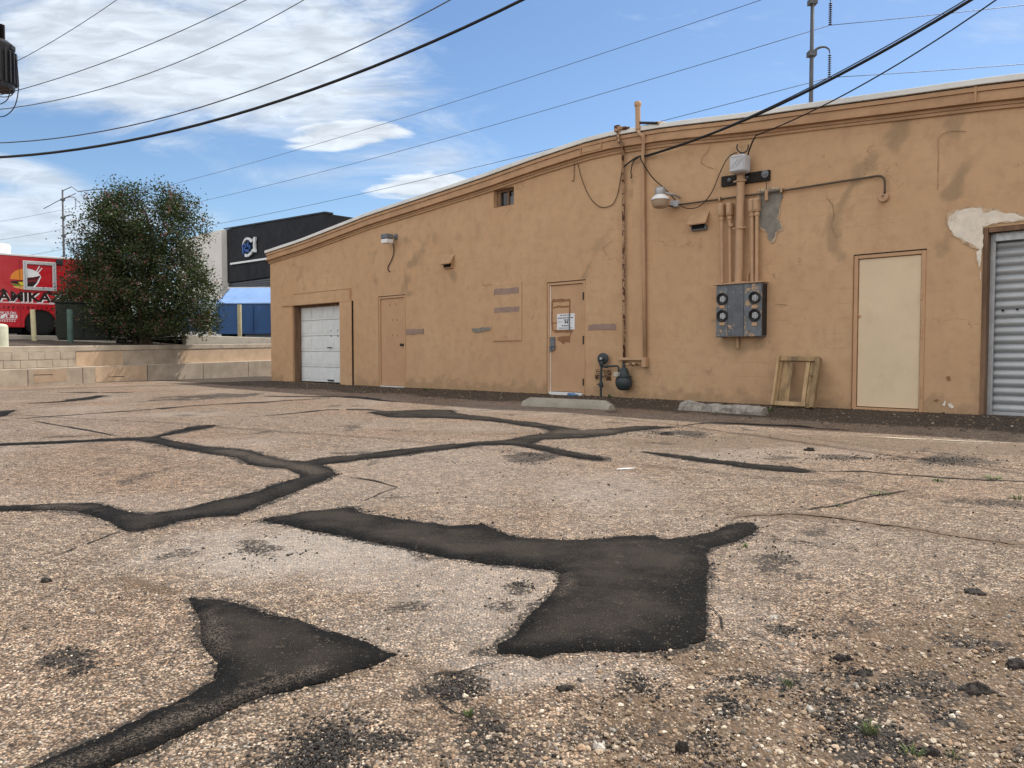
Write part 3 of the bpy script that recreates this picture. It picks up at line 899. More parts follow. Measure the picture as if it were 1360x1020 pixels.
def lump(px, py, rx, h, label, cat, name, col, seed, group, ry=None):
    c = G(px, py); D = c.y
    hw = rx / FOC * D; hd = (ry or rx * .8) / FOC * D * 1.5
    n, m = 30, 9
    mb = MB(); vs = [(c.x, c.y, h * .7)]
    fs = []
    for j in range(1, m + 1):
        a = j / m
        for k in range(n):
            th = 2 * math.pi * k / n
            rr = a * (.25 + 1.35 * float(fbm(math.cos(th) * 1.9 + seed, math.sin(th) * 1.9 + seed, 4, seed)))
            x = c.x + math.cos(th) * hw * rr; y = c.y + math.sin(th) * hd * rr
            hh = h * (1 - a ** 5) * (-.15 + 1.9 * float(fbm(x * 110, y * 110, 4, seed)))
            vs.append((x, y, hh if j < m else -.012))
    for k in range(n): fs.append((0, 1 + k, 1 + (k + 1) % n))
    for j in range(m - 1):
        for k in range(n):
            a = 1 + j * n + k; b = 1 + j * n + (k + 1) % n
            fs.append((a, a + n, b + n, b))
    z0 = float(gz(c.x, c.y))
    mb.add([(x, y, z + z0 + .002) for x, y, z in vs], fs)
    return solo(name, mb, col, WORLD, (c.x, c.y, z0), label, cat, group, smooth=False)


M['tar_lump'] = pmat('tar_lump', (.034, .028, .024), .9, var=.5, scale=60, bump=.9, bscale=160)
M['pale_stone'] = pmat('pale_stone', (.58, .54, .48), .85, var=.15, scale=60, bump=.5, bscale=200)
for px, py, rx, h, lab in (
        (1120, 879, 14, .010, 'round dark asphalt lump, upper one of a close pair'), (1147, 898, 15, .008, 'flat dark asphalt lump just below the round lump'),
        (1297, 921, 22, .012, 'largest dark asphalt lump, ragged and alone'), (1350, 888, 16, .010, 'dark asphalt lump beyond the largest ragged one'),
        (1293, 792, 18, .006, 'long thin asphalt flake on open gravelly paving'), (750, 919, 13, .007, 'lone flat asphalt lump below the big patch'),
        (905, 999, 10, .014, 'small steep asphalt lump beside the white stone'), (1235, 1003, 12, .010, 'asphalt lump between the brightest and the flat grass tuft'),
        (62, 771, 7, .008, 'small asphalt lump alone before the stem of the seal band'), (885, 577, 9, .02, 'asphalt chunk lying near the broken wheel stop'), (1075, 598, 7, .02, 'small asphalt chunk before the leaning pallet')):
    lump(px, py, rx, h, lab, 'asphalt lump', 'asphalt_lump', M['tar_lump'], int(px) % 37, 'loose asphalt lumps', ry=rx * .55)
for px, py, rx, lab in ((797, 998, 9, 'white stone half sunk in brown gravel'), (1028, 796 + 30, 5, 'small pale pebble left of the round asphalt lump'), (1076, 945, 5, 'pale triangular pebble behind the brightest grass tuft')):
    lump(px, py, rx, .011, lab, 'stone', 'pale_stone', M['pale_stone'], int(px) % 31, 'single pale stones', ry=rx * .6)

M['grass'] = pmat('weed_green', (.10, .14, .045), .7, var=.35, scale=60)


def tuft(px, py, wpx, hpx, n, label):
    c = G(px, py); D = c.y; r = wpx / FOC * D * .5; h = hpx / FOC * D
    mb = MB(); z0 = float(gz(c.x, c.y)) - .002
    for i in range(int(n * .6)):
        a = random.random() * 6.283; q = r * math.sqrt(random.random()) * .6
        bx, by = c.x + math.cos(a) * q, c.y + math.sin(a) * q
        a2 = a + random.uniform(-.8, .8); ln = h * random.uniform(.5, 1.1); lean = random.uniform(.2, 1.0) * r
        w = max(.0005, .0006 * D)
        tx, ty = -math.sin(a2) * w, math.cos(a2) * w
        pm = (bx + math.cos(a2) * lean * .4, by + math.sin(a2) * lean * .4, z0 + ln * .65)
        pe = (bx + math.cos(a2) * lean, by + math.sin(a2) * lean, z0 + ln)
        mb.add([(bx - tx, by - ty, z0), (bx + tx, by + ty, z0), (pm[0] + tx * .8, pm[1] + ty * .8, pm[2]), (pm[0] - tx * .8, pm[1] - ty * .8, pm[2]), pe],
               [(0, 1, 2, 3), (3, 2, 4)])
    return solo('grass_tuft', mb, M['grass'], WORLD, (c.x, c.y, z0), label, 'grass tuft', 'grass tufts in the cracks')


for a in ((622, 954, 18, 12, 60, 'small green tuft at the crack below the arrow patch'), (1046, 912, 18, 10, 45, 'sparse tuft beside the close pair of asphalt lumps'),
          (1155, 975, 30, 18, 120, 'brightest and fullest green tuft in the dark gravel'), (1212, 1006, 34, 16, 70, 'flat spreading tuft nearest the brightest tuft'), (1266, 1010, 20, 12, 40, 'faint tuft of few blades beyond the flat spreading one'),
          (988, 727, 14, 6, 30, 'tiny tuft beside the tail of the big patch'), (1350, 664, 22, 7, 60, 'tuft alone on open paving past the rising crack'), (1318, 635, 34, 4, 70, 'low weeds strung along the wandering crack'), (1245, 639, 18, 5, 40, 'weeds where the wandering crack bends'),
          (1170, 657, 36, 5, 60, 'thin weeds in the rising crack'), (809, 528.5, 8, 5, 30, 'small weed at the wall beside the gas meter'), (566, 518.5, 10, 4, 30, 'small weed at the wall beside the knobbed tan door'), (1022, 546, 14, 6, 50, 'weed at the end of the broken wheel stop'), (1115, 673, 16, 4, 30, 'few blades at the lower end of the rising crack')):
    tuft(*a)
# ------------------------------------------------------------------ the tan block building
building = thing('warehouse', 'long tan painted block warehouse with a low gabled front and white roof edge', 'building', WALL, (0, 0, 0))
UL, UR = wu(360, 450) , 13.0
ROOF_PX = [(350, 338), (399, 322), (488, 287.5), (560, 264), (640, 237.5), (710.6, 212), (776, 190.6), (804, 183), (822, 180), (843, 176.5), (880, 170.5), (926, 165), (985, 158.5), (1044, 149.5), (1120, 139), (1200, 128.3), (1300, 114.2), (1360, 107.6)]
RP = [W(x, y, .10) for x, y in ROOF_PX]
RU = [p[0] for p in RP]; RZ = [p[2] for p in RP]
sl = (RZ[-1] - RZ[-5]) / (RU[-1] - RU[-5])
RU.append(14.0); RZ.append(RZ[-1] + sl * (14.0 - RU[-2]))


def roof(u):
    return float(np.interp(u, RU, RZ))


BAND = .27                                         # height of the fascia mouldings
garage = (wu(389.5), wu(452.5), 0.0, wz(430, 402.5))
win = (wu(656), wu(682.5), wz(669, 273.5), wz(669, 250))
d1 = (wu(503.5), wu(538.5), -.02, wz(521, 393))
d2 = (wu(727.5), wu(777.5), .02, wz(752, 374))
d3 = (wu(1134), wu(1229), .0, wz(1182, 335.5))
roll = (wu(1304), wu(1304) + 3.4, 0.0, wz(1304, 303))
vent = (wu(791), wu(812.5), wz(801, 505), wz(801, 491))
OPEN = [(garage, .24), (win, .16), (d1, .07), (d2, .07), (d3, .05), (roll, .22), (vent, .05)]

su = set(np.round(np.concatenate([np.arange(UL, 7.6, .05), np.arange(7.6, UR, .4), [UL, UR]]), 4))
sz = set(np.round(np.concatenate([np.arange(-.25, 4.75, .05)]), 4))
for (a, b, c, d), r in OPEN:
    su = {q for q in su if min(abs(q - a), abs(q - b)) > .02} | {a, b}
    sz = {q for q in sz if min(abs(q - c), abs(q - d)) > .02} | {c, d}
su = np.array(sorted(su)); sz = np.array(sorted(sz))
UU, ZZ = np.meshgrid(su, sz)
top = np.interp(UU, RU, RZ) - .06
ZC = np.minimum(ZZ, top)
uneven = (fbm(UU * .9, ZC * .9, 3, 51) - .5) * .018
vs = np.stack([UU.ravel(), uneven.ravel(), ZC.ravel()], 1)
ii = np.arange(UU.size).reshape(UU.shape)
fs = []
eps = 1e-4
for j in range(len(sz) - 1):
    zc = (sz[j] + sz[j + 1]) / 2
    for i in range(len(su) - 1):
        if ZC[j, i] >= ZC[j + 1, i] - eps and ZC[j, i + 1] >= ZC[j + 1, i + 1] - eps: continue
        uc = (su[i] + su[i + 1]) / 2
        if any(a < uc < b and c < zc < d for (a, b, c, d), r in OPEN): continue
        fs.append((ii[j, i], ii[j, i + 1], ii[j + 1, i + 1], ii[j + 1, i]))
me = bpy.data.meshes.new('wall')
np_mesh(me, vs, np.array(fs), True)
# stains that belong to the old paint: r damp and repaint shadows, g cracks, b soot
px_of = lambda pts: [(W(x, y)[0], W(x, y)[2]) for x, y in pts]
hf_w = fbm(UU * 6, ZC * 6, 5, 61); lf_w = fbm(UU * 1.3, ZC * 1.3, 4, 67); vf_w = fbm(UU * 9, ZC * 1.2, 4, 71)
st = np.zeros(UU.shape)
for pts, wd, k in (
        ([(1212, 150), (1194, 175), (1177, 197), (1161, 216)], .12, .75), ([(1161, 216), (1141, 225), (1130, 247), (1119, 266)], .10, .7), ([(1119, 266), (1108, 293), (1106, 321), (1117, 336)], .13, .7), ([(1098, 262), (1104, 290), (1112, 310)], .08, .55),
        ([(1268, 152), (1266, 165), (1265, 178)], .11, .65), ([(1281, 222), (1272, 240), (1264, 258)], .11, .75), ([(1262, 262), (1257, 290), (1254, 330)], .06, .55), ([(1250, 300), (1249, 335)], .08, .5),
        ([(787, 344), (780, 356), (776, 366)], .07, .75), ([(813, 300), (800, 320), (792, 335)], .10, .5), ([(535, 300), (538, 318)], .14, .7), ([(496, 335), (497, 352), (499, 376)], .11, .55), ([(562, 325), (556, 340), (545, 358), (540, 385)], .14, .75), ([(572, 310), (560, 330)], .10, .5),
        ([(393, 350), (398, 364), (404, 379)], .12, .6), ([(404, 352), (398, 366), (394, 380)], .10, .5), ([(600, 356), (603, 368)], .10, .8), ([(608, 318), (600, 335)], .12, .45), ([(574, 305), (578, 318)], .12, .5), ([(630, 285), (636, 305), (640, 315)], .08, .45),
        ([(841, 205), (840, 225), (838, 262)], .07, .75), ([(833, 195), (840, 205)], .08, .6), ([(690, 340), (730, 352), (760, 358)], .05, .25), ([(645, 440), (660, 470), (640, 490)], .15, .3), ([(960, 458), (985, 461), (1010, 459)], .10, .6), ([(945, 426), (962, 427)], .035, .8),
        ([(985, 195), (968, 205)], .08, .45), ([(975, 290), (973, 300)], .05, .4), ([(905, 300), (915, 318)], .05, .3), ([(930, 312), (928, 330), (930, 345)], .07, .45), ([(960, 275), (990, 272)], .06, .4), ([(1290, 480), (1297, 540)], .05, .4), ([(880, 282), (890, 275)], .05, .4),
        ([(700, 300), (820, 330)], .10, .15), ([(1050, 300), (1060, 420)], .10, .18), ([(1330, 160), (1345, 260)], .14, .22), ([(1180, 190), (1250, 165)], .10, .2), ([(857, 478), (862, 496)], .07, .65), ([(795, 480), (800, 515)], .07, .3)):
    d = seg_dist(UU, ZC, px_of(pts))
    st = np.maximum(st, .92 * k * smooth01((1.35 - d / (wd * 1.15) + (hf_w - .5) * 3.2) / 1.5))
st = np.maximum(st, .26 * smooth01((vf_w - .56) * 6) * smooth01((lf_w - .4) * 4))
cr = np.zeros(UU.shape)
sp_ = smooth01((.30 + (hf_w - .5) * .5 - ZC) / .25) * .55      # soil splashed up from the ground
for pts, wd, k in (([(650, 520), (800, 527)], .14, .4), ([(1060, 545), (1130, 545)], .12, .4)):
    sp_ = np.maximum(sp_, k * smooth01(1.2 - seg_dist(UU, ZC, px_of(pts)) / wd + (hf_w - .5)))
vattr(me, 'stain', np.stack([st.ravel(), cr.ravel(), sp_.ravel()], 1))


def wall_mat():
    t = NT('tan_wall_paint')
    oc = t.n('TexCoord').outputs['Object']
    s = t.n('SeparateColor', {0: t.n('Attribute', attribute_name='stain').outputs['Color']})
    n1 = t.noise(.7, 5, .6, oc); n2 = t.noise(5, 6, .65, oc); n3 = t.noise(2.2, 5, .6, t.scalev(oc, (1, 1, .18)))
    c = t.mix(t.mr(n1, .3, .7), (.522, .326, .187), (.556, .366, .213))
    c = t.mix(t.math('MULTIPLY', t.mr(n2, .42, .72), .5), c, (.42, .255, .15))
    c = t.mix(t.math('MULTIPLY', t.mr(n3, .5, .75), .22), c, (.40, .245, .15))
    damp = t.mix(t.noise(7, 4, .6, oc), (.25, .175, .105), (.34, .24, .145))
    c = t.mix(t.math('MULTIPLY', t.mr(t.math('ADD', s.outputs[0], t.math('MULTIPLY', t.math('SUBTRACT', t.noise(24, 5, .7, oc), .5), .5)), .05, .85), .8), c, damp)
    c = t.mix(t.math('MULTIPLY', t.mr(t.math('ADD', s.outputs[2], t.math('MULTIPLY', t.math('SUBTRACT', t.noise(16, 5, .7, oc), .5), .8)), .1, .7), .55), c, (.26, .175, .105))
    # block courses showing through the paint
    v2 = t.n('Mapping', {'Vector': oc, 'Rotation': (math.radians(90), 0, 0)}).outputs[0]
    xz = t.n('SeparateXYZ', {0: oc})
    uv = t.n('CombineXYZ', {0: xz.outputs[0], 1: xz.outputs[2], 2: 0.0}).outputs[0]
    uvw = t.n('VectorMath', {0: uv, 1: t.scalev(t.n('VectorMath', {0: t.noise(6, 3, .6, oc, out=1), 1: (.5, .5, .5)}, operation='SUBTRACT').outputs[0], (.02, .02, 0))}, operation='ADD').outputs[0]
    br = t.n('TexBrick', {'Vector': uvw, 'Color1': (1, 1, 1, 1), 'Color2': (.8, .8, .8, 1), 'Mortar': (0, 0, 0, 1), 'Scale': 1.0, 'Mortar Size': .006, 'Mortar Smooth': .6, 'Brick Width': .40, 'Row Height': .203})
    patchy = t.mr(t.noise(.9, 4, .7, oc), .44, .62)
    joint = t.math('MULTIPLY', br.outputs['Fac'], patchy)
    c = t.mix(t.math('MULTIPLY', joint, .20), c, (.30, .19, .11))
    # hairline cracks
    vo = t.n('TexVoronoi', {'Vector': t.n('VectorMath', {0: oc, 1: t.scalev(t.noise(3, 4, .7, oc, out=1), (.5, .5, .5))}, operation='ADD').outputs[0], 'Scale': 1.5}, feature='DISTANCE_TO_EDGE')
    hair = t.math('MULTIPLY', t.math('LESS_THAN', vo.outputs['Distance'], .0045), t.mr(t.noise(1.1, 4, .7, oc), .53, .6))
    c = t.mix(t.math('MULTIPLY', hair, .55), c, (.15, .09, .05))
    # small chips
    ch = t.mr(t.noise(9, 8, .75, oc), .74, .755)
    c = t.mix(t.math('MULTIPLY', ch, .6), c, (.33, .22, .15))
    h = t.math('ADD', t.math('MULTIPLY', t.noise(45, 6, .65, oc), .5), t.math('MULTIPLY', joint, -.5))
    h = t.math('ADD', h, t.math('MULTIPLY', t.noise(5, 4, .6, oc), 1.2))
    h = t.math('SUBTRACT', h, t.math('ADD', t.math('MULTIPLY', hair, .8), t.math('MULTIPLY', ch, .6)))
    return t.out(c, .78, 0, t.bump(h, .45, .008), .25)


M['wall'] = wall_mat()
M['tan_door'] = pmat('tan_door_paint', (.50, .305, .175), .6, var=.05, scale=3, dirt=((.40, .24, .14), 4, .4), bump=.08)
M['beige_door'] = pmat('beige_door_paint', (.68, .54, .37), .55, var=.04, scale=2.5, dirt=((.52, .41, .26), 3, .4), wear=((.40, .27, .15), 11, .76), bump=.06)
M['white_door'] = pmat('white_door_paint', (.70, .73, .74), .5, var=.05, scale=2, dirt=((.50, .50, .48), 3, .4), bump=.05)
M['old_wood'] = pmat('old_jamb_wood', (.17, .10, .062), .85, var=.3, scale=9, stretch=(1, 1, .15), dirt=((.33, .24, .16), 5, .5), bump=.5)
M['roll_steel'] = pmat('roll_steel', (.42, .44, .46), .5, .4, var=.08, scale=3, dirt=((.30, .30, .29), 3, .5), bump=.06)
M['purple_patch'] = pmat('grey_mauve_overpaint', (.30, .21, .172), .8, var=.1, scale=8)
M['cement'] = pmat('bare_cement', (.215, .20, .175), .92, var=.18, scale=9, dirt=((.30, .24, .18), 12, .4), bump=.6)
M['plaster'] = pmat('bare_plaster', (.74, .66, .56), .9, var=.10, scale=9, dirt=((.52, .42, .32), 7, .6), wear=((.50, .34, .21), 16, .72), bump=.6)
M['old_coat'] = pmat('older_paint_coat', (.50, .37, .25), .85, var=.2, scale=14, wear=((.36, .24, .15), 18, .55))
M['residue'] = pmat('tape_residue', (.27, .135, .065), .8, var=.25, scale=30)
M['paper'] = pmat('paper', (.72, .73, .76), .6, var=.04, scale=10)
M['ink'] = pmat('ink', (.06, .065, .09), .7)
M['glass'] = pmat('dark_window_glass', (.018, .02, .022), .12, spec=.5, var=.1, bump=0)

wall = bpy.data.objects.new('wall', me); COL.objects.link(wall); wall.parent = building; LOC['wall'] = (0, 0, 0)
me.materials.append(M['wall'])
# reveals of the openings, end and back walls
mb = MB()
for (a, b, c, d), r in OPEN:
    y0 = -.004
    mb.add([(a, y0, c), (a, r, c), (a, r, d), (a, y0, d)], [(0, 1, 2, 3)])
    mb.add([(b, y0, c), (b, r, c), (b, r, d), (b, y0, d)], [(3, 2, 1, 0)])
    mb.add([(a, y0, d), (a, r, d), (b, r, d), (b, y0, d)], [(0, 1, 2, 3)])
    if c > .05: mb.add([(a, y0, c), (a, r, c), (b, r, c), (b, y0, c)], [(3, 2, 1, 0)])
mb.add([(UL, .0, -.25), (UL, 11, -.25), (UL, 11, roof(UL) - .06), (UL, .0, roof(UL) - .06)], [(3, 2, 1, 0)])
mb.add([(UR, .0, -.25), (UR, 11, -.25), (UR, 11, roof(UR) - .06), (UR, .0, roof(UR) - .06)], [(0, 1, 2, 3)])
us = [UL] + [u for u in RU if UL < u < UR] + [UR]
mb.add([(UL, 11, -.25)] + [(u, 11, roof(u) - .06) for u in us] + [(UR, 11, -.25)], [tuple(range(len(us) + 2))])
part('return_wall', mb, M['wall'], building)


def follow(mb, y0, y1, za, zb, u0=None, u1=None, ext=.04):
    """a moulding that runs along the roof line between two heights below (or above) it"""
    u0 = UL - ext if u0 is None else u0; u1 = UR + .05 if u1 is None else u1
    ul = [u0] + [u for u in np.arange(-10.5, 13, .5) if u0 < u < u1] + [u1]
    rr = lambda u: roof(max(u, RU[0]))
    n = len(ul)
    vs = [(u, y, rr(u) + z) for (y, z) in ((y0, za), (y1, za), (y1, zb), (y0, zb)) for u in ul]
    fs = []
    for e in range(4):
        f = (e + 1) % 4
        fs += [(e * n + i, e * n + i + 1, f * n + i + 1, f * n + i) for i in range(n - 1)]
    fs += [(0, n, 2 * n, 3 * n), (n - 1, 4 * n - 1, 3 * n - 1, 2 * n - 1)]
    return mb.add(vs, fs)


fa = MB()
follow(fa, -.105, .0, -.060, -.004)
follow(fa, -.085, .0, -.165, -.062)
follow(fa, -.105, .0, -.188, -.167)
follow(fa, -.045, .0, -.230, -.190)
follow(fa, -.030, .0, -.272, -.232)
fas = part('fascia', fa, M['tan_trim'], building, .004)
jt = MB()
for ju in (wu(776, 190), wu(803, 183)):
    jt.box(ju - .006, ju + .006, -.112, -.08, roof(ju) - .17, roof(ju) + .0)
ju = wu(1299, 114)
jt.box(ju - .012, ju + .012, -.111, -.07, roof(ju) - .19, roof(ju))
jt.box(wu(777), wu(803), -.098, -.084, roof(wu(790)) - .155, roof(wu(790)) - .07)
part('fascia_joint', jt, M['tan_trim'], fas, label='darker lapped fascia piece at the bend of the roof line')
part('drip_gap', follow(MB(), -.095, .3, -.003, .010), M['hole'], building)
we = MB(); follow(we, -.13, .35, .012, .085, ext=.07)
part('roof_edge', we, M['white_roof'], building, .008)
rf = MB()
us = [UL] + [u for u in np.arange(-10.5, 13, .5) if UL < u < UR] + [UR]
n = len(us)
rf.add([(u, .35, roof(u) + .080) for u in us] + [(u, 11, roof(u) + .06) for u in us], [(i, i + 1, n + i + 1, n + i) for i in range(n - 1)])
up_ = MB()                                         # raised white curb behind the edge, left and right
ul = wu(367, 330)
follow(up_, .40, .9, .05, .19, ul, wu(500, 290) + .4)
rq = [(wu(860, 165), .085), (wu(1000, 150), .11), (wu(1200, 125), .155), (13.0, .24)]
vs = []
for u, h in rq: vs += [(u, .30, roof(u) + .07), (u, .30, roof(u) + h), (u, 1.5, roof(u) + h), (u, 1.5, roof(u) + .07)]
up_.add(vs, [(4 * i + k, 4 * i + 4 + k, 4 * i + 4 + (k + 1) % 4, 4 * i + (k + 1) % 4) for i in range(3) for k in range(4)] + [(0, 1, 2, 3)])
part('roof_curb', up_, M['white_roof'], building, .01)
part('roof', rf, M['white_roof'], building)
# little vents that stand up over the edge
for px, py, w, h in ((656, 230, .10, .10), (979, 150, .16, .14)):
    u = wu(px, py); z = roof(u)
    part('roof_vent', MB().box(u - w / 2, u + w / 2, .9, .9 + w, z + .05, z + .13 + h), M['tan_trim'], building, .01)

# small garage door at the left
a, b, c, d = garage
g = MB()
hs = [0.02] + [(d) * k / 5 for k in range(1, 5)] + [d + .02]
for k in range(5):
    z0, z1 = hs[k] + .004, hs[k + 1] - .004
    g.box(a + .02, b - .02, .20, .235, z0, z1)
    m = 4; pw = (b - a - .12) / m
    for i in range(m):
        x0 = a + .06 + i * pw + .03
        g.box(x0, x0 + pw - .06, .192, .199, z0 + .07, z1 - .07)
gd = part('garage_door', g, M['white_door'], building, .006, label='white sectional garage door')
hd = MB(); hd.tube([(a + .62 * (b - a), .19, .9), (a + .62 * (b - a), .15, .9), (a + .70 * (b - a), .15, .9)], .012)
hd.box(a + .60 * (b - a), a + .72 * (b - a), .17, .192, .055, .085)
part('handle', hd, M['dark_metal'], gd)
th = MB()
for k in (0, 1):
    for j in (0, 1):
        th.box(a + (.66 + .14 * k) * (b - a), a + (.675 + .14 * k) * (b - a), .188, .1915, 1.17 + .14 * j, 1.20 + .14 * j)
part('bolt_holes', th, M['hole'], gd)
jm = MB().box(a + .001, a + .055, .02, .19, 0, d - .02); jm.box(b - .03, b - .001, .05, .19, 0, d - .02); jm.box(a + .056, b - .031, .16, .19, d - .07, d - .001)
part('door_jamb', jm, M['old_wood'], building)
hz0, hz1 = wz(430, 402), wz(430, 386)
hb = MB().box(wu(376), wu(466.5), -.055, .012, wz(466, 400), wz(466, 384))
part('door_header', hb, M['wall'], building, .006)
part('seam', MB().box(wu(392), wu(466.5), -.058, -.001, wz(466, 384) + .0005, wz(466, 384) + .010), M['residue'], building)
part('seam', MB().box(wu(468.5) + .0005, wu(468.5) + .016, -.03, -.001, -.05, wz(460, 400)), M['hole'], building)  # dark strip painting in the shadow beside the trim
tr = MB().box(wu(453), wu(468.5), -.05, .012, -.1, wz(460, 400) - .004)
part('door_trim', tr, M['wall'], building, .006)
tr2 = MB().box(wu(376), wu(389), -.025, .012, -.1, wz(382, 406) - .01)
part('door_trim', tr2, M['wall'], building, .006)


def flush_door(o, mat, name, label, knob=None, frame_w=.05, sill=True):
    a, b, c, d = o
    fr = MB()
    fr.box(a + .001, a + frame_w, -.012, .055, c, d - .001); fr.box(b - frame_w, b - .001, -.012, .055, c, d - .001)
    fr.box(a + frame_w + .001, b - frame_w - .001, -.012, .055, d - frame_w, d - .001)
    part('door_frame', fr, M['tan_door'], building, .004)
    lf = MB().box(a + frame_w + .008, b - frame_w - .008, .012, .05, c + .045, d - frame_w - .008)
    o_ = part(name, lf, mat, building, .003, label=label)
    gp_ = MB().box(a + frame_w, b - frame_w, .051, .055, c, d - frame_w)
    part('door_gap', gp_, M['hole'], o_)
    part('seam', MB().box(a - .004, b + .004, -.016, -.001, d - .004, d + .010), M['hole'], building)
    part('seam', MB().box(a - .008, a - .0005, -.016, .03, c, d - .005), M['residue'], building)
    if sill:
        part('sill', MB().box(a + frame_w + .002, b - frame_w - .002, -.03, .05, c - .03, c + .035), M['concrete'] if sill is True else sill, building, .004)
    return o_


dr1 = flush_door(d1, M['tan_door'], 'door', 'tan door with a dark knob near the garage door', sill=M['white_plastic'])
u_, _, z_ = W(535, 458)
part('knob', MB().lathe((u_, .012, z_), [(.03, 0), (.03, .008), (.012, .012), (.012, .04), (.032, .05), (.034, .07), (.02, .085)], 14, (0, -1, 0)), M['dark_metal'], dr1, smooth=True)
hh = MB()
for px, py in ((521, 425), (527, 425), (521, 445.5), (527, 445.5), (517, 405), (525, 404)):
    u_, _, z_ = W(px, py); hh.box(u_ - .012, u_ + .012, .009, .0125, z_ - .02, z_ + .02)
part('bolt_holes', hh, M['residue'], dr1)

dr2 = flush_door(d2, M['tan_door'], 'door', 'tan door with a paper notice and tape marks', sill=M['white_plastic'])
rs = MB()


def flat(mb, pts, y):
    return mb.ngon([(W(px, py)[0], y, W(px, py)[2]) for px, py in reversed(pts)])


def bar(mb, pts, wpx, y, seed=0):
    """a torn strip drawn on the wall or a door"""
    P = [W(px, py) for px, py in pts]
    out = []
    for i in range(len(P) - 1):
        for k in range(8):
            f_ = k / 8; out.append((P[i][0] + (P[i + 1][0] - P[i][0]) * f_, P[i][2] + (P[i + 1][2] - P[i][2]) * f_))
    out.append((P[-1][0], P[-1][2]))
    L_, R_ = [], []
    for i, p in enumerate(out):
        q2, o2 = out[min(i + 1, len(out) - 1)], out[max(i - 1, 0)]
        tx, ty = q2[0] - o2[0], q2[1] - o2[1]; l = math.hypot(tx, ty) or 1
        hw = wpx * .5 * (.7 + .8 * random.random())
        L_.append((p[0] - ty / l * hw, y, p[1] + tx / l * hw)); R_.append((p[0] + ty / l * hw, y, p[1] - tx / l * hw))
    n = len(L_)
    mb.add(L_ + R_, [(i, i + 1, n + i + 1, n + i) for i in range(n - 1)])
    return mb


yd = .0095
bar(rs, [(733, 399.5), (757, 398.5)], .045, yd); bar(rs, [(733, 400), (732.5, 425), (734, 440)], .03, yd)
bar(rs, [(756.5, 399), (756, 417)], .03, yd - .0004); bar(rs, [(734, 409), (741, 407), (748, 407.5), (755, 407)], .03, yd)
bar(rs, [(735, 440), (760, 440)], .045, yd - .0004); bar(rs, [(734, 429), (742, 429)], .02, yd)
rs.ngon([(W(x, y)[0], yd, W(x, y)[2]) for x, y in reversed([(740, 448), (746, 446.5), (757, 446), (756.5, 455), (751, 454.5), (748, 457.5), (744, 454), (740, 452)])])
bar(rs, [(757, 441), (757, 446)], .02, yd - .0008)
part('tape_residue', rs, M['residue'], dr2)
pp = MB(); p0 = W(739.5, 438); p1 = W(763, 416)
pp.box(p0[0], p1[0], .005, .008, p0[2], p1[2])
pn = part('paper_notice', pp, M['paper'], dr2, label='white paper notice taped to the door')
ik = MB()
for (x0, x1, y, h) in ((744, 758, 418.6, .014), (741, 761, 422.2, .018), (746, 755, 432.6, .02), (742.5, 760, 435.6, .012), (741, 747, 427.5, .008), (749, 756, 425, .02), (750, 755, 428, .04)):
    A, B = W(x0, y), W(x1, y)
    k = A[0]
    while k < B[0]:
        w_ = random.uniform(.02, .05); ik.box(k, min(k + w_, B[0]), .0030, .0048, (A[2] + B[2]) / 2 - h / 2, (A[2] + B[2]) / 2 + h / 2); k += w_ + .012
part('print', ik, M['ink'], pn)
tp = MB(); A = W(755.3, 439); B = W(757, 416)
tp.box(A[0], B[0], .0005, .0025, A[2], B[2])
part('tape', tp, M['grey_metal'], pn)
lk = MB(); A = W(731.5, 467); B = W(737, 447.5)
lk.box(A[0], B[0], -.022, .011, A[2] + .03, B[2]); lk.tube([(A[0] + .03, -.02, A[2] + .10), (A[0] + .03, -.06, A[2] + .10), (A[0] + .13, -.06, A[2] + .10)], .011)
lk.box(A[0] - .01, A[0] + .035, -.03, -.0225, A[2], A[2] + .09)
part('lock', lk, M['grey_metal'], dr2, .004)
hg = MB()
for y0, y1 in ((388, 398), (446, 457), (503, 512)):
    A = W(777.3, y1); B = W(777.3, y0); hg.tube([(A[0] - .03, -.016, A[2]), (A[0] - .03, -.016, B[2])], .014, 8)
part('hinges', hg, M['dark_metal'], dr2)
part('weatherstrip', MB().box(d2[0] + .052, d2[0] + .066, .004, .0115, .06, d2[3] - .06), M['white_plastic'], dr2)
bt = MB(); A = W(771, 524.5); bt.box(A[0] - .10, A[0] + .08, -.16, -.06, .0, .02)
solo('flattened_bottle', MB().tube([(A[0] - .10, -.22, .03), (A[0] + .02, -.21, .032), (A[0] + .06, -.21, .03), (A[0] + .10, -.205, .03)], [.03, .032, .014, .014], 10), pmat('blue_plastic', (.12, .24, .42), .3), WALL, (A[0], -.21, 0), 'small crushed blue and white bottle lying at the door with the notice', 'bottle', smooth=True)

dr3 = flush_door(d3, M['beige_door'], 'door', 'pale beige steel door', sill=M['tan_door'])
hg = MB()
for y0, y1 in ((388, 398), (436, 449), (514, 528)):
    A = W(1229.5, y1); B = W(1229.5, y0); hg.tube([(A[0] - .045, -.014, A[2]), (A[0] - .045, -.014, B[2])], .013, 8)
part('hinges', hg, M['tan_door'], dr3)
A = W(1141, 420)
part('lock', MB().lathe((A[0] + .0, .012, A[2]), [(.022, 0), (.022, .006), (.012, .010)], 12, (0, -1, 0)), M['tan_trim'], dr3)

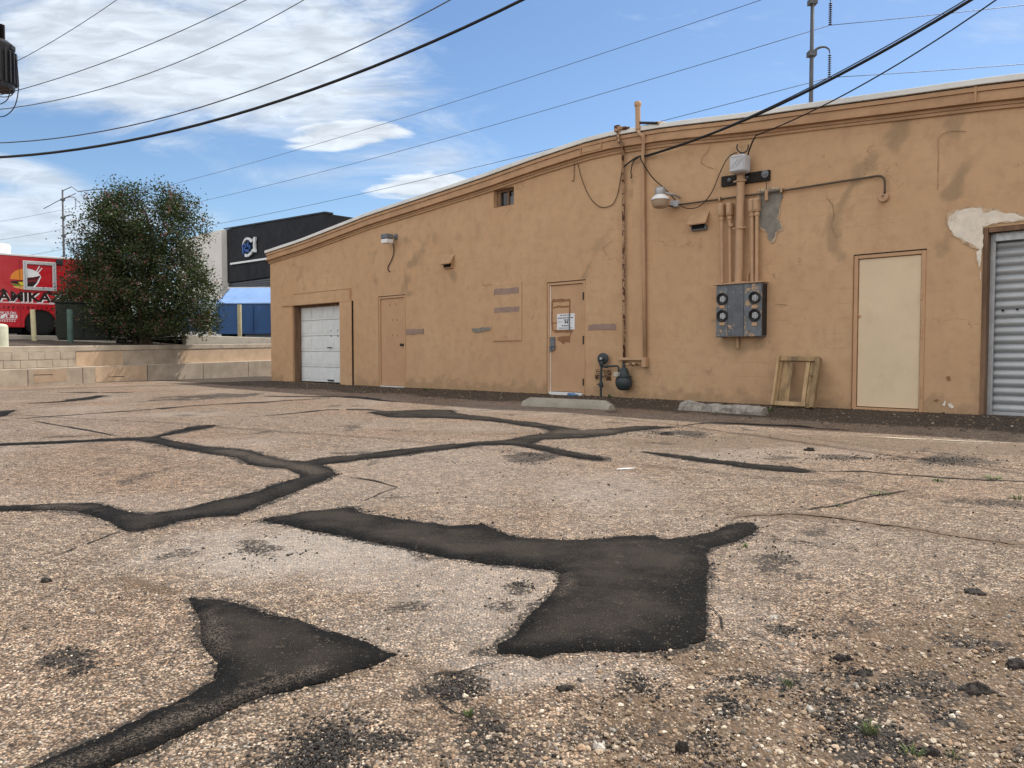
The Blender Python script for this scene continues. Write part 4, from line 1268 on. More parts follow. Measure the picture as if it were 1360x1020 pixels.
# corrugated roll-up door at the right
a, b, c, d = roll
rl = MB(); n_sl = 21; pitch = .104
prof = []
z = .03
while z < d + .02:
    prof += [(.213, z), (.200, z + .010), (.186, z + .034), (.182, z + .056), (.190, z + .080), (.208, z + .097)]; z += pitch
nn = len(prof)
rl.add([(a + .10, y, z) for y, z in prof] + [(b - .05, y, z) for y, z in prof], [(i, nn + i, nn + i + 1, i + 1) for i in range(nn - 1)])
rd = part('roll_up_door', rl, M['roll_steel'], building, label='corrugated steel roll-up door', auto=50)
part('bottom_bar', MB().box(a + .10, b - .05, .165, .19, .0, .045), M['roll_steel'], rd, .004)
part('bolt_holes', MB().box(a + .17, a + .20, .17, .176, wz(1316, 412) - .01, wz(1316, 412) + .012).box(a + .32, a + .345, .17, .176, wz(1323, 411) - .01, wz(1323, 411) + .012), M['hole'], rd)
jm = MB().box(a + .001, a + .05, -.012, .21, 0, d - .001); jm.box(a + .052, b - .052, .0, .20, d - .06, d - .001); jm.box(b - .05, b - .001, -.012, .21, 0, d - .001)
part('door_jamb', jm, M['old_wood'], building, .003)
ge = MB().box(a + .051, a + .105, .12, .17, 0, d - .062); ge.box(a + .106, b - .055, .10, .165, d - .16, d - .062)
part('door_guide', ge, M['galv'], building, .003)

# high little window
a, b, c, d = win
part('window_frame', MB().box(a + .001, a + .09, .09, .15, c + .001, d - .001).box(b - .03, b - .001, .09, .15, c + .001, d - .001).box(a + .091, b - .031, .09, .15, d - .05, d - .001).box(a + .091, b - .031, .09, .15, c + .001, c + .03).box(a + .40 * (b - a) + .05, a + .40 * (b - a) + .10, .10, .15, c + .031, d - .051), M['old_wood'], building, .003)
part('window_pane', MB().box(a + .05, b - .02, .135, .142, c + .02, d - .03), M['glass'], building)
part('window_pane', MB().box(a + .62 * (b - a), b - .035, .118, .124, c + .035, c + .55 * (d - c)), M['grey_metal'], building, label='grey board in the right half of the little window')

# low vent grille by the gas meter
a, b, c, d = vent
vg = MB()
for i in range(6):
    z = c + (d - c) * (i + .5) / 6; vg.box(a + .01, b - .01, .0, .02, z - .012, z + .006)
vg.box((a + b) / 2 - .012, (a + b) / 2 + .012, -.006, .024, c, d); vg.box(a + .001, a + .02, -.006, .03, c, d)
vg.box(a, b, .042, .049, c, d)
part('wall_vent', vg, M['rust_pipe'], building)

# plywood cover and overpaint patches
A = W(655.5, 453); B = W(693.5, 374)
cp = MB().box(A[0], B[0], -.022, .012, A[2], B[2])
cv = part('cover_panel', cp, M['wall'], building, .005, label='flat cover panel over an old opening')
for x0, y0, x1, y1 in ((657, 392, 690, 381.5), (657.5, 415.5, 690.5, 407)):
    a_, b_ = W(x0, y0), W(x1, y1)
    pts = jag([(a_[0], a_[2]), (b_[0], a_[2]), (b_[0], b_[2]), (a_[0], b_[2])], .02, .010, 3)
    part('overpaint', MB().ngon([(x, -.0245, z) for x, z in pts]), M['purple_patch'], cv)


def wall_patch(name, pts, mat, y=-.013, step=.03, amp=.012, seed=0, label=None):
    P = [(W(x, y_)[0], W(x, y_)[2]) for x, y_ in pts]
    area = sum(P[i][0] * P[(i + 1) % len(P)][1] - P[(i + 1) % len(P)][0] * P[i][1] for i in range(len(P)))
    if area < 0: P.reverse()
    Q = jag(P, step, amp, seed)
    rv, re, rf_, *_ = delaunay_2d_cdt([Vector(p) for p in Q], [], [list(range(len(Q)))], 1, 1e-6)
    if mat in (M['cement'], M['plaster']) and len(pts) > 10:
        cx = sum(p[0] for p in P) / len(P); cz = sum(p[1] for p in P) / len(P)
        Q2 = jag([(x + .035 * (x - cx) / max(.05, math.hypot(x - cx, z - cz)), z + .035 * (z - cz) / max(.05, math.hypot(x - cx, z - cz))) for x, z in P], step, amp * 1.5, seed + 20)
        r2 = delaunay_2d_cdt([Vector(p) for p in Q2], [], [list(range(len(Q2)))], 1, 1e-6)
        part('paint_edge', MB().add([(v.x, y + .0015, v.y) for v in r2[0]], [tuple(f) for f in r2[2]]), M['old_coat'], building)
    mb = MB(); n = len(rv)
    mb.add([(v.x, y, v.y) for v in rv] , [tuple(f) for f in rf_])
    return part(name, mb, mat, building, label=label)


wall_patch('overpaint', [(781, 431.5), (818, 429.5), (818, 437), (781.5, 438.5)], M['purple_patch'], seed=1, amp=.012, step=.02)
wall_patch('overpaint', [(540, 437.5), (562.5, 436.5), (563, 443), (540, 444)], M['purple_patch'], seed=2, amp=.014, step=.02)
wall_patch('overpaint', [(627, 436.5), (638, 436), (640, 434.8), (651, 434.5), (651, 438.5), (643, 439.5), (640, 441), (631, 441), (627, 439)], M['cement'], seed=3, amp=.012, step=.02)
wall_patch('bare_cement', [(1008, 253), (1037, 251), (1039, 262), (1036, 275), (1033, 290), (1037, 297), (1038, 303), (1030, 309), (1029, 315), (1024, 320), (1020, 316), (1020, 308), (1012, 303), (1009, 300), (1009, 270)], M['cement'], seed=4, amp=.016, step=.025, label='grey bare cement patch beside the conduits')
wall_patch('bare_plaster', [(1303.6, 299.5), (1303.6, 330), (1290, 322), (1279, 318), (1268, 314), (1263, 304), (1260.5, 296), (1263, 288), (1272, 281), (1285, 278), (1303, 276), (1308, 281), (1320, 280), (1345, 284), (1358, 288), (1372, 290), (1372, 288.8), (1345, 294)], M['plaster'], seed=5, amp=.022, step=.03, label='bare white plaster round the corner of the roll-up door')
wall_patch('bare_plaster', [(1297.5, 335), (1303.5, 330), (1303.5, 352), (1301.5, 356), (1303.5, 362), (1302.5, 372)], M['plaster'], seed=6, amp=.012, step=.03)
wall_patch('bare_plaster', [(1252, 538), (1255, 532), (1257, 534), (1257, 539), (1255, 541)], M['plaster'], seed=7, amp=.012, step=.012)
wall_patch('bare_plaster', [(1259, 537), (1262, 536), (1268, 540), (1264, 542)], M['plaster'], seed=17, amp=.012, step=.012)
wall_patch('bare_cement', [(1257, 500), (1262, 500), (1262, 505), (1258, 505)], M['residue'], seed=8, amp=.006, step=.01)
wall_patch('bare_cement', [(1240, 531), (1246, 530), (1247, 532), (1242, 533)], M['residue'], seed=9, amp=.006, step=.01)
hl = MB()
for pts in ([(1246, 185), (1246.5, 210), (1245.5, 252)], [(1246, 185), (1252, 178), (1264, 174), (1284, 175)], [(945, 184), (942, 200), (934, 208), (931, 216), (940, 222), (948, 224)], [(1098, 262), (1106, 272), (1108, 285), (1104, 300), (1112, 316)], [(1030, 404), (1046, 405)],
            [(378, 373), (374, 384), (377, 388)], [(380, 362), (378, 372)], [(813, 320), (800, 330), (806, 338)], [(640, 372), (642, 379), (655, 378)]):
    bar(hl, pts, .0055, -.0125)
part('paint_crack', hl, pmat('crack_in_paint', (.27, .17, .10), .85), building)
# ------------------------------------------------------------------ things fixed on the tan wall
def wp(px, py, off=.0):                            # (x, y, z) in the wall frame
    return W(px, py, off)


def spline(pts, k=8):
    P = [Vector(p) for p in pts]; P = [P[0] * 2 - P[1]] + P + [P[-1] * 2 - P[-2]]
    out = []
    for i in range(1, len(P) - 2):
        for j in range(k):
            f = j / k; a, b, c, d = P[i - 1], P[i], P[i + 1], P[i + 2]
            out.append(.5 * ((2 * b) + (c - a) * f + (2 * a - 5 * b + 4 * c - d) * f * f + (3 * b - a - 3 * c + d) * f ** 3))
    out.append(P[-2])
    return out


def wall_wire(pts, r, label, mat=None, name='cable', cat='cable', off=.025, group='cables on the tan wall', k=8):
    P = [wp(p[0], p[1], p[2] if len(p) > 2 else off) for p in pts]
    return solo(name, MB().tube(spline(P, k), r, 6), mat or M['black_rubber'], WALL, P[0], label, cat, group, smooth=True)


M['cable_brown'] = pmat('old_cable', (.05, .035, .025), .7, var=.3)
# lamp at the left
o = wp(515, 322, 0)
t_ = thing('wall_light', 'small box floodlight with white lens above the knobbed tan door', 'wall light', WALL, o)
c = wp(514, 317, .22)
mb = MB().box(c[0] - .11, c[0] + .11, -.32, -.12, c[2] - .01, c[2] + .10)
part('housing', mb, M['grey_metal'], t_, .02)
part('lens', MB().box(c[0] - .105, c[0] + .105, -.315, -.125, c[2] - .11, c[2] - .012), M['white_plastic'], t_, .02)
part('bracket', MB().tube([(c[0] + .04, -.13, c[2] + .05), (c[0] + .05, -.06, c[2] + .06), (c[0] + .05, .01, c[2] + .06)], .018).box(c[0] + .0, c[0] + .10, -.02, .01, c[2] + .0, c[2] + .12), M['grey_metal'], t_)
wall_wire([(519, 319), (522, 325), (523, 335), (520, 345), (516, 353), (515, 358), (518, 361)], .010, 'loose wire hanging below the small box floodlight')

# bell lamp
c = wp(878, 262, .30)
t_ = thing('wall_light', 'white bell-shaped barn lamp on a bracket beside the tan conduit', 'wall light', WALL, (c[0], 0, c[2]))
part('head', MB().lathe((c[0], -.32, c[2] + .02), [(.075, 0), (.085, .02), (.082, .11), (.06, .13), (.0, .135)], 20), M['galv'], t_, auto=40)
part('shade', MB().lathe((c[0], -.32, c[2] - .05), [(.145, 0), (.15, .01), (.12, .05), (.085, .075), (.08, .085), (.075, .075), (.11, .045), (.138, .004)], 24), M['white_plastic'], t_, auto=50)
tl = NT('frosted_lens')
M['frost'] = tl.out((.40, .30, .21), .35, 0, None, .3)
part('lens', MB().lathe((c[0], -.32, c[2] - .17), [(.0, .0), (.09, .004), (.125, .03), (.134, .12)], 24), M['frost'], t_, auto=50)
part('bracket', MB().tube([(c[0] + .06, -.30, c[2] + .06), (c[0] + .14, -.2, c[2] + .04), (c[0] + .16, -.02, c[2] + .02)], .018), M['galv'], t_)

# long conduit with its boxes
b0 = wp(897, 270, .05)
t_ = thing('conduit', 'thin conduit crossing the wall from the bell lamp to a round box', 'conduit', WALL, (b0[0], 0, b0[2]))
P = [wp(901, 272, .05), wp(960, 264, .05), wp(1040, 253, .05), wp(1110, 242, .05), wp(1155, 235.3, .05), wp(1165, 233.6, .05), wp(1172, 235, .05), wp(1175, 241, .05), wp(1175, 257, .05)]
part('pipe', MB().tube(spline(P, 5), .014, 8), pmat('conduit_pipe', (.10, .075, .055), .6, .2, var=.3), t_, smooth=True)
part('junction_box', MB().box(b0[0] - .07, b0[0] + .06, -.09, .012, b0[2] - .06, b0[2] + .04), M['grey_plastic'], t_, .008)
r0 = wp(1174.5, 262, .0)
rb = part('round_box', MB().lathe((r0[0], .01, r0[2]), [(.065, 0), (.065, .05), (.06, .06), (.022, .062), (.02, .045), (.0, .045)], 20, (0, -1, 0)), M['tan_metal'], t_, auto=40)
part('straps', MB().box(wp(1040, 253)[0] - .01, wp(1040, 253)[0] + .015, -.07, .012, wp(1040, 253.5)[2] - .03, wp(1040, 253.5)[2] + .03).box(wp(958, 264)[0] - .01, wp(958, 264)[0] + .015, -.07, .012, wp(958, 264.5)[2] - .03, wp(958, 264.5)[2] + .03), M['tan_metal'], t_)


# vent hoods
def hood(px, py, w, label, dark):
    c = wp(px, py)
    t_ = thing('vent_hood', label, 'vent hood', WALL, (c[0], 0, c[2]), 'sloping vent hoods on the tan wall')
    x0, x1 = c[0] - w / 2, c[0] + w / 2; z = c[2]; h = w * .80; y = -w * .42
    mb = MB().hexa([(x0, -.001, z + h * .55), (x1, -.001, z + h * .55), (x1, y, z - h * .18), (x0, y, z - h * .18)],
                   [(x0, -.001, z + h * .55 - .01), (x1, -.001, z + h * .55 - .01), (x1, y + .008, z - h * .18 - .018), (x0, y + .008, z - h * .18 - .018)])
    mb.add([(x0 + .012, .01, z + h * .5), (x0 + .012, y + .02, z - h * .17), (x0 + .03, .01, z - h * .4)], [(0, 1, 2)])
    mb.add([(x1 - .012, .01, z + h * .5), (x1 - .012, y + .02, z - h * .17), (x1 - .03, .01, z - h * .4)], [(2, 1, 0)])
    part('hood', mb, M['tan_trim'], t_)
    mb = MB().box(x0 + .03, x1 - .03, -.06, .01, z - h * .55, z - h * .02)
    part('duct', mb, M['grey_metal'] if dark else M['tan_trim'], t_, .01)
    part('opening', MB().box(x0 + .05, x1 - .05, -.064, -.061, z - h * .48, z - h * .08), M['hole'], t_)


hood(597, 347.5, .32, 'small sloping tan vent hood left of the cover panel', False)
hood(930, 294, .32, 'sloping tan vent hood with a dark mouth left of the meter conduits', True)

# ---------------- electric service
PAINT = M['tan_metal']
A = wp(950, 447, .0); B = wp(1010, 377, .0)
dp = .17                                             # depth of the cabinet
A = wp(950.5, 447.5, dp); B = wp(1011.5, 376.5, dp)
x0, x1, z0, z1 = A[0], B[0], wp(980, 447.5, dp)[2], wp(980, 377, dp)[2]
t_ = thing('meter_cabinet', 'grey four-socket electric meter cabinet with peeling tan paint', 'meter cabinet', WALL, ((x0 + x1) / 2, 0, z0))
M['peel'] = pmat('peeling_cabinet', (.15, .165, .18), .6, .1, var=.2, scale=10, wear=((.46, .31, .19), 5.5, .545), dirt=((.06, .055, .05), 8, .5))
M['peel2'] = pmat('cover_sheet', (.12, .13, .145), .55, .15, var=.15, scale=9, wear=((.46, .31, .19), 7, .64))
part('cabinet', MB().box(x0, x1, -dp + .012, .011, z0, z1), M['peel'], t_, .006)
wd = x1 - x0
cx1, cx2 = x0 + .27 * wd, x0 + .62 * wd
pc = part('cover', MB().box(cx1, cx2, -dp - .004, -dp + .011, z0 + .01, z1 - .01), M['peel2'], t_, .003)
for xa, xb in ((x0 + .004, cx1 - .006), (cx2 + .006, x1 - .004)):
    part('socket_cover', MB().box(xa, xb, -dp, -dp + .0115, z0 + .01, z1 - .012), M['peel'], t_, .003)
part('hood_lip', MB().box(x0 - .05, x1 + .025, -dp - .02, .0, z1 + .001, z1 + .018), PAINT, t_, .003)
part('side_tar', MB().box(x1 + .0005, x1 + .004, -dp + .03, .0, z0 + .02, z1 - .02), M['dark_metal'], t_)
for i, (px, py) in enumerate(((959.5, 397), (959.5, 419.5), (1002.5, 395.3), (1002.5, 418.5))):
    c = wp(px, py, dp)
    s_ = part('meter_socket', MB().lathe((c[0], -dp + .004, c[2]), [(.090, 0), (.090, .026), (.080, .030), (.072, .026), (.072, .006), (.0, .004)], 24, (0, -1, 0)), M['dark_metal'], t_, auto=40)
    j = MB().lathe((c[0] + .008, -dp - .002, c[2] - .004), [(.046, 0), (.046, .006), (.0, .008)], 14, (0, -1, 0))
    for dx, dz in ((-.016, .02), (.026, .02), (-.016, -.02), (.026, -.02)):
        j.box(c[0] + dx - .008, c[0] + dx + .008, -dp - .026, -dp - .004, c[2] + dz - .016, c[2] + dz + .012)
    j.box(c[0] - .02, c[0] + .034, -dp - .012, -dp - .002, c[2] - .005, c[2] + .006)
    part('jaws', j, M['galv'], s_)
    q = wp(px - .5, py + (10.5 if px < 980 else 12), dp)
    part('seal_cover', MB().box(q[0] - .042, q[0] + .042, -dp - .010, -dp + .0, q[2] - .026, q[2] + .026), PAINT, t_, .006)
sc = MB()
for px, py in ((974, 388), (985, 388), (968, 407), (991, 407), (968, 440), (990, 440)):
    c = wp(px, py, dp); sc.lathe((c[0], -dp - .003, c[2]), [(.008, 0), (.006, .004), (0, .005)], 8, (0, -1, 0))
part('screws', sc, M['galv'], pc)
part('stub_pipe', MB().tube([wp(979.5, 462, .04), wp(979.5, 449, .04)], .02), PAINT, t_)

# service mast
u_, _, zt = wp(984, 232, .10); zb = z1 + .02
xm = wp(983, 320, .10)[0]
t_ = thing('service_mast', 'thick painted service mast rising from the meter cabinet', 'service mast', WALL, (xm, -.10, zb))
part('pipe', MB().tube([(xm - .02, -.10, zb), (xm, -.10, zt)], .058, 16), PAINT, t_, auto=50)
for py, r in ((240.5, .075), (303, .070), (375, .07)):
    z = wp(983, py, .10)[2]
    part('collar', MB().lathe((xm - (.02 if py > 350 else 0), -.10, z - .02), [(r - .012, 0), (r, .006), (r, .03), (r - .012, .036)], 16).box(xm - .11, xm + .09, -.12, -.10, z - .008, z + .012), PAINT, t_, auto=40)
part('neck', MB().lathe((xm, -.10, zt - .01), [(.05, 0), (.062, .03), (.062, .10), (.05, .12)], 16), M['tan_trim'], t_, auto=40)
c = wp(979, 216, .26)
t2 = thing('utility_box', 'light grey ribbed plastic box on top of the service mast', 'utility box', WALL, (c[0], -.2, c[2]))
x0_, x1_ = wp(969, 217, .28)[0], wp(989, 217, .28)[0]; z0_, z1_ = wp(979, 229, .28)[2], wp(979, 205, .28)[2]
bx = part('box', MB().box(x0_, x1_, -.30, -.08, z0_, z1_), M['grey_plastic'], t2, .04)
for m_ in bx.modifiers: m_.segments = 4
part('lid', MB().box(x0_ + .016, x1_ - .016, -.312, -.30, z0_ + .02, z1_ - .02), M['grey_plastic'], t2, .01)
rbm = MB(); zc = (z0_ + z1_) / 2; xc = (x0_ + x1_) / 2; rr = (x1_ - x0_) * .26
for k in range(4):
    xx = xc - rr + k * rr * .62
    rbm.tube([(xx - .02, -.314, zc - rr * (1.0 if k < 3 else .5)), (xx + .05, -.314, zc + rr * (1.0 if k > 0 else .5))], .007, 6)
rbm.tube([(x0_ + .03, -.314, z1_ - .035), (x1_ - .03, -.314, z1_ - .035)], .006, 6)
part('ribs', rbm, M['grey_plastic'], t2)
hk = MB()
P = [wp(979.5, 191.5, .15), wp(978.7, 197, .15), wp(981, 201, .15), wp(985.5, 203, .15), wp(990.5, 201.5, .15), wp(993, 198, .15), wp(994, 192, .15)]
hk.tube(spline(P, 4), .010, 6); hk.tube([wp(986, 203, .15), wp(986, 208, .15)], .03, 8)
part('cable_hook', hk, M['dark_metal'], t2, smooth=True)

# timber cross board
A = wp(957, 241, .06); B = wp(1021, 232, .06)
h = .075
t_ = thing('cross_board', 'dark creosoted cross board bolted behind the service mast', 'board', WALL, (A[0], 0, A[2]))
L_ = [(A[0], -.045, A[2] - h), (B[0], -.045, B[2] - h), (B[0], -.045, B[2] + h), (A[0], -.045, A[2] + h)]
part('board', MB().hexa([(x, .008, z) for x, y, z in L_][::-1], L_[::-1]), pmat('creosote', (.022, .018, .016), .8, var=.4, scale=12, stretch=(.2, 1, 3)), t_, .006)
bl = MB()
for px, py, r in ((968.5, 239, .028), (992, 235.5, .022), (1016, 231, .055)):
    c = wp(px, py, .05); bl.lathe((c[0], -.045, c[2]), [(r, 0), (r, .012), (r * .5, .016), (r * .5, .03), (0, .032)], 14, (0, -1, 0))
part('bolts', bl, M['grey_metal'], t_, auto=40)
c = wp(1018, 236, .06); d_ = wp(1018, 254, .06)
hg = part('hanging_strap', MB().tube([(c[0], -.06, c[2]), (c[0], -.06, d_[2])], .005, 6), M['dark_metal'], t_)
e_ = wp(1018.3, 267, .06)
part('weight', MB().lathe((d_[0], -.06, e_[2]), [(.012, 0), (.025, .01), (.025, .13), (.015, .15), (.006, .16)], 12), M['tan_trim'], hg, auto=40)


# capped conduits
def capped(pxb, pxt, pyt, pyb, label, collar=None, hx=.042, hz=.20):
    top = wp(pxt, pyt, .07); bot = wp(pxb, pyb, .07)
    t_ = thing('capped_conduit', label, 'conduit', WALL, (bot[0], -.07, bot[2]), 'painted conduits above the meter cabinet')
    part('pipe', MB().tube([bot, (top[0], -.07, top[2] - hz)], .026, 12), PAINT, t_, auto=50)
    ft = part('fitting', MB().box(top[0] - hx, top[0] + hx, -.12, -.02, top[2] - hz, top[2]), PAINT, t_, .02)
    part('neck', MB().lathe((top[0], -.07, top[2] - hz - .06), [(.03, 0), (.038, .01), (.038, .05), (.03, .062)], 12), PAINT, t_, auto=40)
    part('fitting_cover', MB().box(top[0] - hx * .7, top[0] + hx * .7, -.128, -.119, top[2] - hz * .85, top[2] - hz * .12), PAINT, ft, .004)
    if collar:
        z = wp(pxb, collar, .07)[2]
        part('collar', MB().lathe((bot[0], -.07, z), [(.03, 0), (.042, .01), (.042, .045), (.03, .055)], 12), PAINT, t_, auto=40)


capped(959, 958.5, 270, 376, 'leftmost capped conduit above the meter cabinet')
capped(970, 969.5, 269, 376, 'second capped conduit from the left, with a coupling halfway up', 302)
capped(999, 999, 264, 376, 'inner capped conduit right of the service mast')
capped(1005, 1005.5, 263, 376, 'outermost capped conduit at the right, beside the cement patch')
P = [wp(993, 376, .05), wp(993, 366, .05), wp(996, 356, .05), wp(996, 300, .05), wp(996, 276, .05)]
solo('thin_conduit', MB().tube(spline(P, 4), .014, 8), PAINT, WALL, P[0], 'thin bent conduit between the service mast and the inner capped conduit', 'conduit', smooth=True)

# ---------------- wall pipes and gas meter
def pipe(pts, r, mat, label, name='pipe', n=10, k=1):
    P = [wp(*p) for p in pts]
    t_ = thing(name, label, 'pipe', WALL, P[-1])
    part('run', MB().tube(spline(P, k) if k > 1 else P, r, n), mat, t_, smooth=True)
    return t_


t_ = pipe([(822, 171, .14), (820.5, 184, .14), (822.5, 188.5, .14), (826.5, 191, .14), (827.3, 196, .06), (828, 300, .05), (828.6, 400, .05), (829, 482, .05)], .024, M['rust_pipe'], 'rusty flaking gas riser running up the wall beside the notice door')
a = wp(820, 171, .14); b_ = wp(832, 170, .14)
part('valve', MB().tube([a, b_], .03, 10).tube([(b_[0], b_[1], b_[2]), (b_[0] + .06, b_[1], b_[2] - .0)], .016).box(a[0] - .04, a[0] + .05, a[1] - .045, a[1] + .045, a[2] - .05, a[2] + .05), M['rust_pipe'], t_, .008)
t_ = pipe([(847.5, 172, .14), (849.5, 178, .14), (854, 180, .14), (855, 186, .10), (854, 205, .05), (855, 340, .045), (856.5, 480, .045)], .032, M['tan_metal'], 'thick tan pipe running down the wall between the gas riser and the bell lamp')
a = wp(847, 140, .14); b_ = wp(847.5, 172, .14)
part('vent_stack', MB().tube([b_, a], .043, 12).lathe((a[0], a[1], a[2] - .02), [(.05, 0), (.058, .02), (.058, .06), (.045, .08)], 14), M['tan_metal'], t_, auto=45)
b_ = wp(848, 163, .14); e_ = wp(873, 163.5, .14)
part('side_arm', MB().tube([b_, e_], .022, 8), M['dark_metal'], t_)
e2 = wp(893, 163, .14)
part('side_arm', MB().tube([e_, (e2[0], e_[1] + .5, e2[2] + .05)], .03, 8), M['tan_metal'], t_, label='pale end of the roof arm')

t_ = thing('gas_meter', 'dark gas meter with a round regulator on a riser beside the notice door', 'gas meter', WALL, (wp(798, 527, .14)[0], -.14, 0))
o_ = .14
ris = part('riser', MB().tube([(wp(798, 527, o_)[0], -o_, -.1), wp(798.3, 500, o_), wp(799, 484, o_)], .020, 10).lathe((wp(798.3, 511, o_)[0], -o_, wp(798, 512, o_)[2]), [(.028, 0), (.034, .01), (.034, .05), (.028, .06)], 10), M['meter_green'], t_, auto=45)
z = wp(798, 512, o_)[2]; x = wp(798.3, 511, o_)[0]
part('shutoff', MB().box(x - .07, x + .07, -o_ - .035, -o_ - .022, z + .01, z + .03).box(x - .03, x + .03, -o_ - .03, -o_ + .03, z - .03, z + .03), M['meter_green'], ris, .006)
c = wp(798.7, 476.5, o_)
rg = part('regulator', MB().lathe((c[0], -o_ + .05, c[2]), [(.03, -.03), (.07, -.02), (.10, .0), (.10, .015), (.085, .03), (.045, .045), (.04, .07), (.03, .075)], 24, (.25, -1, .05)), M['meter_green'], t_, auto=40)
part('spring_cap', MB().lathe((c[0] + .015, -o_ - .02, c[2]), [(.022, 0), (.022, .03), (.012, .034)], 12, (.25, -1, 0)), M['galv'], rg)
part('body', MB().lathe((c[0] + .005, -o_, c[2] - .13), [(.03, 0), (.04, .03), (.045, .06), (.03, .09)], 12), M['meter_green'], rg, auto=40)
part('inlet_pipe', MB().tube(spline([wp(799.5, 487, o_), wp(808, 486.6, o_), wp(818, 486.0, o_), wp(821, 487, o_), wp(821.5, 490, o_), wp(821.3, 496, o_)], 3), .016, 8).tube([wp(804, 487, o_), wp(807, 486.5, o_)], .026, 8), M['meter_green'], t_, smooth=True)
cb = wp(828.5, 506, o_)
part('body', MB().lathe((cb[0], -o_, wp(828, 518.5, o_)[2]), [(.0, -.0), (.07, .004), (.10, .025), (.132, .08), (.142, .13), (.138, .17), (.12, .215), (.105, .235), (.10, .25), (.085, .285), (.072, .33), (.06, .365), (.03, .38), (.028, .46)], 28), M['meter_green'], t_, auto=55)
zz = wp(828, 500, o_)[2]
part('flange', MB().lathe((cb[0], -o_, zz - .01), [(.12, 0), (.132, .005), (.132, .02), (.11, .028)], 24), M['meter_green'], t_, auto=40)
ix = wp(819.8, 497, o_ + .1)
part('index_box', MB().box(ix[0] - .045, ix[0] + .045, -o_ - .15, -o_ - .02, ix[2] - .04, ix[2] + .035), pmat('index_box', (.46, .44, .36), .5), t_, .01)
part('outlet_pipe', MB().tube(spline([wp(829.5, 487, o_), wp(829.8, 484.3, o_), wp(834, 484, o_), wp(846, 484, .10), wp(855, 484, .06)], 3), .018, 8).lathe(wp(841, 484, .115), [(.024, -.03), (.03, -.02), (.03, .02), (.024, .03)], 10, (1, 0, 0)), M['rust_pipe'], t_, smooth=True)
a = wp(829, 477.5, .05); b_ = wp(856, 477, .05)
solo('pipe_bracket', MB().box(a[0] - .12, b_[0] + .03, -.085, -.015, a[2] - .012, a[2] + .035).box(b_[0] - .035, b_[0] + .045, -.09, .0, a[2] - .12, a[2] + .036), M['tan_metal'], WALL, (a[0], 0, a[2]), 'tan angle bracket joining the feet of the two wall pipes', 'bracket', bevel=.006)

# ---------------- loose wires on the wall
wall_wire([(759, 240), (762, 239), (762.5, 225), (763, 212), (765, 210), (768, 220), (772, 236), (781, 258), (790, 270), (800, 275.5), (812, 272.5), (818, 264), (822, 250), (826, 226)], .0065, 'drooping cable loop left of the gas riser', M['cable_brown'])
wall_wire([(829, 221), (838, 214), (848, 208), (858, 207, .05), (870, 203, .10)], .013, 'twisted end of the service drop crossing the gas riser', off=.07)
wall_wire([(850, 208), (853, 215), (866, 235), (882, 250), (890, 258), (899, 268)], .010, 'thin wire slanting down to the bell lamp', off=.08)
wall_wire([(848, 209), (841, 215), (838, 228), (839, 234), (837.5, 237)], .010, 'short curled wire end above the soot mark', M['cable_brown'], off=.07)
wall_wire([(903, 273), (912, 276.5), (924, 276), (934, 270), (946, 254), (956, 230), (965, 212), (974, 204), (979, 203)], .0075, 'hanging wire from the conduit box to the grey utility box', M['cable_brown'], off=.08)
wall_wire([(872, 256), (878, 268), (886, 273), (894, 274)], .010, 'short lead looping under the bell lamp', off=.10)
p_ = [(992, 232, .09), (992, 212, .09), (995, 200, .09), (1000, 187, .12), (1003.5, 181.5, .12)]
wall_wire(p_, .012, 'black lead running up past the grey utility box', off=.1)

# ---------------- things at the foot of the wall
def gloc(fr, px, py):
    return fr.loc(G(px, py))


M['stop_new'] = pmat('wheel_stop_concrete', (.33, .30, .25), .9, var=.12, scale=5, dirt=((.24, .21, .17), 6, .5), bump=.35)
M['stop_old'] = pmat('broken_concrete', (.29, .265, .23), .95, var=.35, scale=14, dirt=((.12, .10, .09), 9, .7), bump=1.0, bscale=70)


def stop(pa, pb, h, wid, mat, label, rough=0, rise=0):
    a, b = G(*pa), G(*pb); d = b - a; L = d.length
    fr = Frame(a, math.atan2(d.y, d.x))
    z0 = float(gz(a.x, a.y))
    mb = MB(); n = 40 if rough else 12; vs = []
    ch = .08
    for i in range(n + 1):
        x = L * i / n
        e = min(1, min(x, L - x) / ch)
        hh = h * (.55 + .45 * e) if not rough else h * (1 - .25 * (i / n) * rough + rough * .5 * (float(fbm(x * 7, 3.3, 4, 5)) - .5))
        pr = [(0, -.03), (0, .02), (.012, hh * .55), (.035, hh * .97), (wid * .5, hh), (wid - .035, hh * .97), (wid - .012, hh * .5), (wid, .0), (wid, -.03)]
        for j, (y, z) in enumerate(pr):
            k = rough * .035
            ex = (float(fbm(x * 11 + j * 3, z * 20, 4, 9)) - .5) * k * 2
            end = rough * .05 * (1 if i in (0, n) else 0) * (float(vnoise(j * 1.7, i, 2)) - .5) * 2
            vs.append((x + end, y + ex, z + (float(fbm(x * 13, j * 2.1, 4, 15)) - .5) * k))
    m = 9
    fs = [(i * m + j, (i + 1) * m + j, (i + 1) * m + j + 1, i * m + j + 1) for i in range(n) for j in range(m - 1)]
    fs += [tuple(range(m)), tuple(range(n * m + m - 1, n * m - 1, -1))]
    mb.add([(x, y, z + z0) for x, y, z in vs], fs)
    return solo('wheel_stop', mb, mat, fr, (0, 0, 0), label, 'wheel stop', 'wheel stops before the tan wall', auto=35, bevel=0)


stop((692, 539.5), (808, 545.5), .125, .17, M['stop_new'], 'clean smooth concrete wheel stop before the notice door')
stop((902, 545.5), (1013, 551.5), .115, .17, M['stop_old'], 'broken crumbling concrete wheel stop near the leaning pallet', 1.0)

